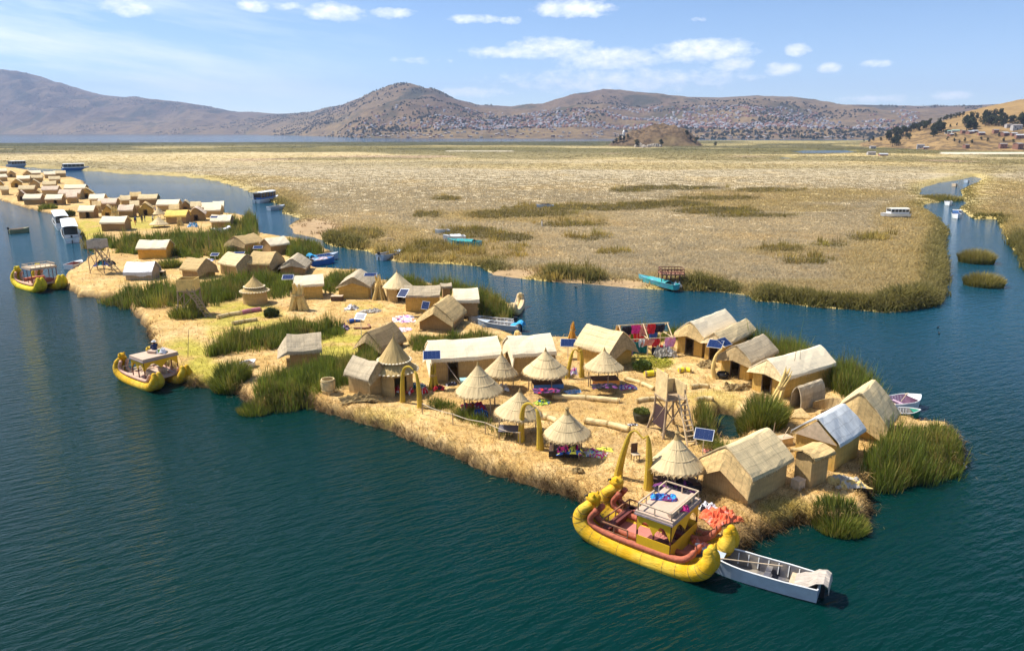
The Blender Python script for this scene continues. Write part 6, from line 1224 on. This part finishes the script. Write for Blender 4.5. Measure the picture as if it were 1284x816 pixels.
def heap_at(label, loc, l, w, h, ms, yaw=0):
    heap(label, 642, 600, l, w, h, ms, yaw); o = [q for q in COL.objects if q.get('label') == label][0]; o.location = loc; return o
heap_at('blue patterned cloth on the roof deck of the large yellow boat', big.location + ex * .25 + ey * .35 + Vector((0, 0, rz + .06)), 1.3, .6, .2, [C_BLUE, C_SKY, C_PURPLE, C_BLUE], -.2)
heap_at('small pink cushion at the edge of the large yellow boat roof deck', big.location + ex * 1.55 - ey * .1 + Vector((0, 0, rz + .06)), .5, .4, .25, [C_PINK])
heap_at('coral life jackets at the tail end of the large yellow boat', big.location + ex * 2.3 + ey * .5 + Vector((0, 0, .58)), .7, 1.3, .4, [C_ORANGE, C_SALMON, C_ORANGE])
mid, ex2, ey2, rz2, k2 = reed_boat('yellow reed boat with loose planks and an open cabin, moored on the left shore', (152, 472), (199, 491), 2.35, M_YEL, mat('pink_roll', (.60, .36, .26), .8, .2, 5, bump=.3), 'plank')
heap_at('white bags on the roof of the middle reed boat', mid.location + ex2 * 1.0 + ey2 * .5 + Vector((0, 0, rz2 + .15)), .8, .7, .35, [C_WHITE, C_WHITE, C_GREEN])
reed_boat('lemon yellow reed boat with a flat canopy at the far straw spit', (22, 358), (53, 367), 2.5, M_YEL2, mat('pink_roll2', (.60, .34, .22), .8, .2, 5, bump=.3), 'lemon')
def small_reed(label, u, v, L, yaw, m_):
    p = at(u, v, 0); rt = thing('small_reed_boat', label, 'boat', p, yaw, 'small plain reed boats'); h = L / 2
    b = MB(); pa = smooth_path([(-h * .95, 0, 1.5), (-h, 0, .9), (-h * .75, 0, .3), (0, 0, .1), (h * .75, 0, .3), (h, 0, .9), (h * .95, 0, 1.6)], 26); n = len(pa)
    for dy in (-.32, .32): b.tube([q + Vector((0, dy * math.sin(PI * i / (n - 1)) ** .5, 0)) for i, q in enumerate(pa)], [.12 + .26 * math.sin(PI * i / (n - 1)) ** .6 for i in range(n)], 10)
    b.build('hull', m_, rt, True); b = MB(); 
    for dy in (-.5, .5): b.tube([q + Vector((0, dy * math.sin(PI * i / (n - 1)) ** .5, .30)) for i, q in enumerate(pa)][3:-3], .12, 7)
    b.build('rail_roll', M_TAN, rt, True)
small_reed('plain tan reed boat with upturned ends floating at the channel inlet', 648, 390, 5.2, R(80), M_ROLL); small_reed('brown reed boat whose prow rises between the two white roofed huts', 630, 441, 4.4, R(48), M_STRAW)

# ================================================================ planked and metal boats
def loft(b, secs, mi=0):
    n = len(secs[0]); vs = [p for s in secs for p in s]; fs = [(i * n + j, i * n + j + 1, (i + 1) * n + j + 1, (i + 1) * n + j) for i in range(len(secs) - 1) for j in range(n - 1)]; b.add(vs, fs, mi)
def open_boat(label, pa, pb, B, hm, im, gm, depth=.55, motor=True, tarp=None, benches=3, group='open motor boats', oar=False, z=0, cover=None):
    """pa = bow, pb = stern on the water"""
    A, Bp = (q if isinstance(q, Vector) else at(*q, z) for q in (pa, pb)); ex = A - Bp; L = ex.length; rt = thing('motor_boat', label, 'boat', (A + Bp) / 2, math.atan2(ex.y, ex.x), group); S = []; S2 = []; GW = []
    for i in range(13):
        f = i / 12; x = -L / 2 + L * f; w = B / 2 * (1 - max(0, (f - .55) / .45) ** 2.2) * (.88 + .12 * min(1, f * 4)); sh = depth * (1 + .45 * max(0, f - .45) ** 1.5 * 1.6); bot = -.12 + .5 * max(0, f - .75) ** 1.3; xo = x + .25 * max(0, f - .8)
        w = max(w, .03); S.append([(xo, -w, sh), (x, -w * .82, bot + .1), (x, 0, bot), (x, w * .82, bot + .1), (xo, w, sh)]); S2.append([(xo * .985, -w * .93, sh - .01), (x * .98, -w * .75, max(bot + .17, .06)), (x * .98, 0, max(bot + .14, .05)), (x * .98, w * .75, max(bot + .17, .06)), (xo * .985, w * .93, sh - .01)]); GW.append((xo, w, sh))
    b = MB(); loft(b, S); b.add(S[0], [(0, 1, 2, 3, 4)]); b.build('hull', hm, rt); b = MB(); loft(b, S2); b.add([(q[0] + .03, q[1], q[2]) for q in S2[0]], [(0, 1, 2, 3, 4)]); b.build('inside', im, rt)
    b = MB(); b.tube([(x, -w, h_ + .01) for x, w, h_ in GW] + [(x, w, h_ + .01) for x, w, h_ in reversed(GW)], .035, 5); b.bar((-L / 2, -GW[0][1], depth), (-L / 2, GW[0][1], depth), .06); b.build('gunwale', gm, rt)
    b = MB(); loft(b, [[(S[i][0][0], S[i][0][1] * .96, S[i][0][2] - .015), (S[i][4][0], S[i][4][1] * .96, S[i][4][2] - .015)] for i in range(9, 13)]); b.build('bow_deck', hm, rt)
    for q in range(benches): b = MB(); b.box((-L * .3 + q * L * .2, 0, depth * .62), (.26, B * .8, .04)); b.build('thwart', im if q % 2 else M_TAN, rt)
    b = MB()
    for i in range(1, 9): 
        for s_ in (-1, 1): b.bar((S2[i][0][0], s_ * abs(S2[i][0][1]) * .985, depth * .95), (S2[i][1][0], s_ * abs(S2[i][1][1]), .15), .04)
    b.build('rib', gm, rt)
    if motor: b = MB(); b.box((-L / 2 - .14, 0, depth + .25), (.34, .3, .42)); b.box((-L / 2 - .16, 0, .15), (.16, .12, .9)); b.build('outboard_motor', M_BLACK, rt)
    if tarp: b = MB(); b.slab([[(-L / 2 + xx_, (j - 3) * B * .13, depth + zz_ - .05 * abs(j - 3) ** 1.5 + .025 * ((i * 2 + j) % 3)) for j in range(7)] for i, (xx_, zz_) in enumerate(((1.0, .02), (.7, .16), (.4, .24), (.1, .52), (-.2, .56), (-.4, .46), (-.46, .12)))], (0, 0, -.03)); b.build('cover_sheet', tarp, rt)
    if cover: b = MB(); b.slab([[(-L * .3 + L * .5 * i / 6, (j - 2) * B * .24, depth + .05 + .25 * (1 - abs(j - 2) / 2) + .06 * ((i * 3 + j) % 2)) for j in range(5)] for i in range(7)], (0, 0, -.04)); b.build('cover_sheet', cover, rt)
    if oar: b = MB(); b.tube([(-L * .2, -B * .25, depth + .05), (L * .3, B * .35, depth + .12)], .03, 5); b.box((L * .3, B * .36, depth + .12), (.4, .12, .03), rz=.3); b.build('oar', M_TAN, rt)
    return rt
STR = mat('striped_sheet', (.44, .38, .32), .9, .5, 2, (1, 12, 1), bump=.3)
open_boat('long grey metal motor boat behind the tail of the large yellow boat', (872, 703), (1026, 747), 1.6, M_GREYP, mat('dark_boat_inside', (.10, .10, .12), .7, .4, 3, bump=.1, c2=(.22, .19, .15)), M_WHITE, .70, True, STR, 2, oar=True)
open_boat('grey white motor boat at the inlet, upper of two, with an oar', (588, 404), (645, 409), 1.3, M_WHITE, M_INSIDE, M_WHITE, .6, True, None, 3, oar=True); open_boat('grey motor boat with a blue motor hood at the inlet, lower of two', (600, 409), (652, 415), 1.2, M_GREYP, M_INSIDE, M_WHITE, .6, True, C_SKY, 2)
open_boat('motor boat heaped with turquoise covers behind the middle hamlet', (424, 324), (390, 328), 1.9, M_GREYP, M_BLUEP, M_WHITE, .8, False, C_SKY, 3); open_boat('motor boat carrying pink and white goods behind the middle hamlet', (419, 329), (384, 334), 1.8, M_BLUEP, M_INSIDE, M_TAN, .8, False, None, 3, cover=mat('goods', (.6, .45, .5), .9, .3, 3, c2=(.1, .35, .5)))
open_boat('grey aluminium motor boat moored at the marsh bank', (504, 321), (476, 326.5), 2.0, M_GREYP, M_INSIDE, M_WHITE, .9, True, None, 3)
open_boat('grey boat moored below the blue cabin boat in the left channel', (357, 262), (337, 264), 2.2, M_GREYP, M_INSIDE, M_WHITE, .9, False); open_boat('olive open boat drifting alone in the bay at the left edge', (37, 291), (12, 293), 2.0, mat('olive_paint', (.25, .25, .13), .6, .2, 3), M_TAN, M_TAN, .8, True, None, 2)
open_boat('small white boat beached at the top of the straw spit', (103, 333), (86, 338), 1.7, M_WHITE, M_RED, M_WHITE, .7, False, None, 1); open_boat('white rowing boat with a lilac inside at the right end of the island', (1152, 508), (1110, 513), 1.8, M_WHITE, cloth('lilac_in', (.5, .35, .45)), M_WHITE, .65, False, None, 2, oar=True)
open_boat('dark green boat half hidden behind the reeds at the right end of the island', (1152, 523), (1112, 521), 1.2, M_GREENP, M_INSIDE, M_WHITE, .45, False, None, 2); open_boat('green boat peeping out of the reeds at the back of the right hand huddle', (321, 275), (309, 276), 2.2, M_GREENP, M_INSIDE, M_GREENP, .9, False)
open_boat('long white boat lying in the reed belt below the right hand huddle', (265, 293), (287, 292), 1.9, M_WHITE, M_INSIDE, M_WHITE, .8, False, C_WHITE, 1, z=1.2); open_boat('small white dinghy on the grass by the grey roofed hut in the reeds', (320, 457), (303, 461), 1.1, M_WHITE, M_PALE, M_WHITE, .35, False, None, 1, z=.85)
open_boat('turquoise boat on the marsh bank in front of the gold reeds', (562, 308), (602, 310), 2.2, M_TEAL, M_TEAL, M_TEAL, 1.0, False, None, 1, z=.75, cover=M_TEAL); open_boat('white boat lying just behind the turquoise boat on the marsh bank', (556, 304), (583, 303), 2.0, M_WHITE, M_WHITE, M_WHITE, 1.1, False, None, 1, z=.75, cover=M_WHITE); open_boat('grey boat half buried in reeds above the turquoise boat', (546, 294), (563, 293), 1.6, M_GREYP, M_INSIDE, M_WHITE, .8, False, z=.4)
open_boat('long teal boat drawn up below the maroon boat frame on the marsh bank', (801, 351), (848, 363), 1.4, M_TEAL, M_TEAL, M_TEAL, .6, False, None, 1, z=.35, cover=M_TEAL); open_boat('dark canopied boat stranded in the middle of the marsh', (673, 262), (692, 261), 2.4, M_GREYP, M_BLACK, M_WHITE, .9, False, None, 1, z=.6, cover=M_BLACK)
for lab, u, v, hm, im in [('white boat first in the winding channel', 1199, 273, M_WHITE, M_BLUEP), ('blue and white boat ahead of the bend of the winding channel', 1200, 268.5, M_BLUEP, M_WHITE), ('white boat in the middle of the winding channel', 1189, 257, M_WHITE, M_INSIDE), ('grey boat far up the winding channel', 1212, 229, M_GREYP, M_INSIDE), ('pale boat farthest up the winding channel', 1197, 233.5, M_TAN, M_TAN)]:
    pc = at(u, v, .02); open_boat(lab, pc + Vector((-1.2, -2.6, 0)), pc + Vector((1.2, 2.6, 0)), 1.9, hm, im, M_WHITE, .9, False, None, 2, 'boats in the winding channel', z=.02)
def cabin_boat(label, pa, pb, B, hm, cm, rm, hc=1.5, group='cabin boats', depth=1.0, x0=-.42, x1=.22, z=0):
    rt = open_boat(label, pa, pb, B, hm, M_INSIDE, M_WHITE, depth, True, None, 1, group, z=z); A, Bp = at(*pa, z), at(*pb, z); L = (A - Bp).length; w = B * .40
    b = MB(); b.box(((x0 + x1) / 2 * L, 0, depth + .2), ((x1 - x0) * L, w * 2, .5)); 
    for x in np.linspace(x0, x1, 6):
        for s_ in (-1, 1): b.box((float(x) * L, s_ * w, depth + .2 + hc / 2), (.09, .07, hc))
    b.build('cabin', cm, rt); b = MB(); b.box(((x0 + x1) / 2 * L, 0, depth + .42 + (hc - .5) / 2), ((x1 - x0) * L - .12, w * 2 - .1, hc - .35)); b.build('window_band', M_GLASS, rt)
    b = MB(); G = [[((x0 - .01 + (x1 - x0 + .03) * i / 4) * L, (j - 3) / 3 * w * 1.12, depth + hc + .25 + .16 * (1 - ((j - 3) / 3) ** 2)) for j in range(7)] for i in range(5)]; b.slab(G, (0, 0, -.08)); b.build('cabin_roof', rm, rt); return rt
cabin_boat('white and blue cabin boat in the left channel by the marsh', (349, 250), (321, 255), 3.0, M_WHITE, M_BLUEP, M_WHITE, 1.7); cabin_boat('white cabin boat with dark windows at the landing, nearer of the pair', (86, 289), (91, 305), 2.9, M_WHITE, M_WHITE, M_WHITE, 1.7, x0=-.45, x1=.25); cabin_boat('white cabin boat at the landing, farther of the pair', (73, 277), (80, 289), 2.9, M_WHITE, M_WHITE, M_WHITE, 1.6, x0=-.45, x1=.25)
cabin_boat('long white cabin boat with a dark blue hull moored at the far channel', (112, 213), (78, 214), 4.2, M_BLUEP, M_WHITE, M_WHITE, 1.9, depth=1.3, x0=-.45, x1=.3); cabin_boat('pale blue cabin boat moored at the far left channel', (8, 210), (32, 209), 4.0, M_GREYP, M_GREYP, M_WHITE, 1.9, depth=1.3, x0=-.45, x1=.3); cabin_boat('white canopied boat stranded in the marsh beside the winding channel', (1104, 271), (1139, 271), 2.8, M_WHITE, M_WHITE, mat('cream_paint', (.7, .66, .55), .6, .1, 3), .95, z=.9, depth=.6)
# maroon frame of a boat cabin on the marsh bank
A, B = at(829, 361, .2), at(857, 361, .2); c = (A + B) / 2; L = (B - A).length; rt = thing('boat_frame', 'maroon railed upper deck frame of a wrecked boat standing on the marsh bank', 'boat frame', c)
for i in range(6):
    for y in (0, 2.2): b = MB(); b.box((-L / 2 + L * i / 5, y, 1.0), (.09, .09, 2.0)); b.build('post', M_MAROON, rt)
b = MB(); b.box((0, 1.1, 1.75), (L + .2, 2.4, .12)); b.build('upper_deck', M_RAIL, rt); b = MB()
for z_ in (2.05, 2.4): b.bar((-L / 2, 0, z_), (L / 2, 0, z_), .07); b.bar((-L / 2, 2.2, z_), (L / 2, 2.2, z_), .07); b.bar((-L / 2, 0, z_), (-L / 2, 2.2, z_), .07); b.bar((L / 2, 0, z_), (L / 2, 2.2, z_), .07)
for i in range(8):
    for y in (0, 2.2): b.box((-L / 2 + L * i / 7, y, 2.12), (.05, .05, .6))
b.build('railing', M_MAROON, rt)
p = at(868, 360, .2); rt = thing('reed_hulk', 'rotting tan reed hull beside the maroon boat frame', 'boat', p); b = MB(); horn(b, smooth_path([(-2.2, 0, .1), (-.6, -.2, .2), (.8, 0, .3), (1.4, .3, .9)]), .4, .15); b.build('hull', M_ROLL, rt, True); b = MB(); horn(b, smooth_path([(-1.8, .7, .1), (0, .6, .25), (1.2, .7, .7)]), .35, .12); b.build('roll', M_STRAW, rt, True)
heap('white bags at the foot of the maroon boat frame', 849, 361, 1.2, .7, .7, [C_WHITE, C_BLACK, C_WHITE], 0, .3, z0=0)
p = at(486, 304, .4); b = MB(); b.ball((0, 0, .3), (1.6, 1.0, .7), 10); o = b.build('mud_mound', D_ST); o.location = p; tag(o, 'dark mound of old reeds on the marsh bank behind the aluminium boat', 'mound'); pole('pale pole leaning out of the reeds behind the aluminium boat', 481, 308, 3.2, .08, (.9, 0), M_POLE_L)
# ducks and floats
def bird(label, u, v, m_):
    p = at(u, v, 0); b = MB(); b.ball((0, 0, .1), (.24, .13, .13), 10); b.tube([(.16, 0, .14), (.22, 0, .26), (.26, 0, .31)], [.06, .05, .05], 6); b.ball((.28, 0, .33), (.08, .06, .06), 8); b.tube([(.34, 0, .33), (.42, 0, .32)], [.025, .01], 5); b.tube([(-.2, 0, .14), (-.34, 0, .2)], [.07, .01], 5); o = b.build('duck', m_); o.location = p; o.scale = (.62,) * 3; o.rotation_euler = (0, 0, random.uniform(0, 6)); tag(o, label, 'duck', 'ducks on the channel')
bird('dark duck on the open channel, upper of the two', 1176, 411, M_BLACK); bird('dark duck on the open channel, lower of the two', 1177.5, 418.5, M_BLACK); bird('pale duck on the water right of the big reed point', 1210, 586, M_WHITE); bird('dark duck alone in front of the marsh bank', 722, 361, M_BLACK)

# ================================================================ people
def person(label, loc, yaw, top, legs, pose='stand', hat=None, group='people on the island'):
    rt = thing('person', label, 'person', loc, yaw, group); J = {}; E = []
    def j(n, p, r, par=None):
        J[n] = (len(J), Vector(p), r)
        if par: E.append((J[par][0], J[n][0]))
    if pose == 'stand':
        j('pelvis', (0, 0, .92), .15); j('waist', (0, 0, 1.08), .13, 'pelvis'); j('chest', (.01, 0, 1.30), .155, 'waist'); j('neck', (0, 0, 1.47), .06, 'chest'); j('head', (.02, 0, 1.60), .095, 'neck'); j('crown', (.02, 0, 1.69), .08, 'head')
        for s, q in ((1, 'l'), (-1, 'r')):
            j(q + 'sh', (0, s * .19, 1.40), .06, 'chest'); j(q + 'el', (-.02, s * .25, 1.13), .047, q + 'sh'); j(q + 'wr', (.1, s * .23, .90), .034, q + 'el'); j(q + 'ha', (.14, s * .22, .82), .038, q + 'wr')
            j(q + 'hp', (0, s * .10, .86), .10, 'pelvis'); j(q + 'kn', (.03 + .07 * s, s * .11, .48), .065, q + 'hp'); j(q + 'an', (.08 * s, s * .11, .09), .045, q + 'kn'); j(q + 'ft', (.08 * s + .15, s * .12, .04), .04, q + 'an')
    else:
        j('pelvis', (0, 0, .14), .16); j('waist', (.02, 0, .30), .14, 'pelvis'); j('chest', (.07, 0, .52), .155, 'waist'); j('neck', (.09, 0, .69), .06, 'chest'); j('head', (.12, 0, .81), .095, 'neck'); j('crown', (.12, 0, .90), .08, 'head')
        for s, q in ((1, 'l'), (-1, 'r')):
            j(q + 'sh', (.06, s * .19, .62), .06, 'chest'); j(q + 'el', (.18, s * .25, .38), .047, q + 'sh'); j(q + 'wr', (.36, s * .16, .33), .034, q + 'el'); j(q + 'ha', (.43, s * .13, .33), .038, q + 'wr')
            j(q + 'hp', (.08, s * .11, .13), .10, 'pelvis'); j(q + 'kn', (.46, s * .15, .42), .065, q + 'hp'); j(q + 'an', (.60, s * .14, .07), .045, q + 'kn'); j(q + 'ft', (.74, s * .14, .03), .04, q + 'an')
    me = bpy.data.meshes.new('body'); me.from_pydata([q[1] for q in J.values()], E, []); o = bpy.data.objects.new('body', me); COL.objects.link(o)
    bm = bmesh.new(); bm.from_mesh(me); ly = bm.verts.layers.skin.verify(); bm.verts.ensure_lookup_table()
    for i, q in enumerate(J.values()): bm.verts[i][ly].radius = (q[2], q[2])
    bm.verts[0][ly].use_root = True; bm.to_mesh(me); bm.free(); o.modifiers.new('s', 'SKIN'); sb = o.modifiers.new('d', 'SUBSURF'); sb.levels = sb.render_levels = 1
    dg = bpy.context.evaluated_depsgraph_get(); nm = bpy.data.meshes.new_from_object(o.evaluated_get(dg)); o.modifiers.clear(); o.data = nm; nm.materials.clear()
    for m_ in (M_SKIN, top, legs): nm.materials.append(m_)
    z1, z0 = (1.44, .92) if pose == 'stand' else (.66, .2)
    for f in nm.polygons:
        c = f.center; sl = abs(c.y) > .2 and c.z < (1.0 if pose == 'stand' else .36) and c.x > (.02 if pose == 'stand' else .25)
        if pose == 'stand': f.material_index = 0 if (c.z > z1 or (abs(c.y) > .185 and .75 < c.z < .95)) else (1 if c.z > z0 else 2)
        else: f.material_index = 0 if (c.z > z1 or (c.x > .33 and .28 < c.z < .40 and abs(c.y) < .2 and abs(c.y) > .05 and c.x < .5 and False)) else (2 if c.x > .2 and abs(c.y) < .25 or c.z < z0 else 1)
        f.use_smooth = True
    o.parent = rt; hx, hz = J['head'][1].x, J['head'][1].z; b = MB(); b.ball((hx - .02, 0, hz + .05), (.105, .10, .10), 10); b.ball((hx - .08, 0, hz - .02), (.06, .085, .11), 8); b.build('hair', M_HAIR, rt)
    b = MB(); b.tube([(hx + .09, 0, hz + .02), (hx + .12, 0, hz - .02)], [.012, .02], 5)
    for s in (-1, 1): b.ball((hx + .085, s * .035, hz + .025), .012, 6)
    b.build('face', M_SKIN, rt)
    if hat: b = MB(); b.lathe([(.01, hz + .17), (.09, hz + .16), (.10, hz + .08), (.20, hz + .06), (.2, hz + .05), (.01, hz + .06)], 14, c=(hx, 0, 0)); b.build('hat', hat, rt)
    return rt
pl = mid.location + ex2 * .35 + ey2 * .3; pl.z = rz2 + .16; person('person in navy sitting on the roof of the middle reed boat', pl, 2.4, M_NAVY, M_NAVY, 'sit', C_WHITE)
for lab, u, v, tp, lg, yw in [('person in dark clothes with a blue top at the left of the far group', 170.5, 279, C_BLUE, C_BLACK, 0), ('person in a red skirt nearest in the far group', 169.5, 281, C_BLACK, C_RED, 1), ('person in black standing in the middle of the far group', 178.5, 279, C_BLACK, C_BLACK, 2), ('person in dark clothes bending beside the middle of the far group', 182, 277.5, C_BLACK, M_NAVY, 4), ('person in a white top and dark skirt at the right of the far group', 192, 277.5, C_WHITE, C_BLACK, 3), ('person in white walking behind the far group', 195, 265.5, C_WHITE, C_BLUE, 5)]:
    p = at(u, v); person(lab, (p.x, p.y, gz(p.x, p.y) - .02), yw, tp, lg, group='people in the far village')
p = at(679.5, 285, .5); person('tiny person in white standing alone in the dry marsh', (p.x, p.y, .35), 0, C_WHITE, C_WHITE, group='people in the marsh')
for o in [q for q in COL.objects if q.get('label') == 'x']: 
    for ch in list(o.children): bpy.data.objects.remove(ch)
    bpy.data.objects.remove(o)
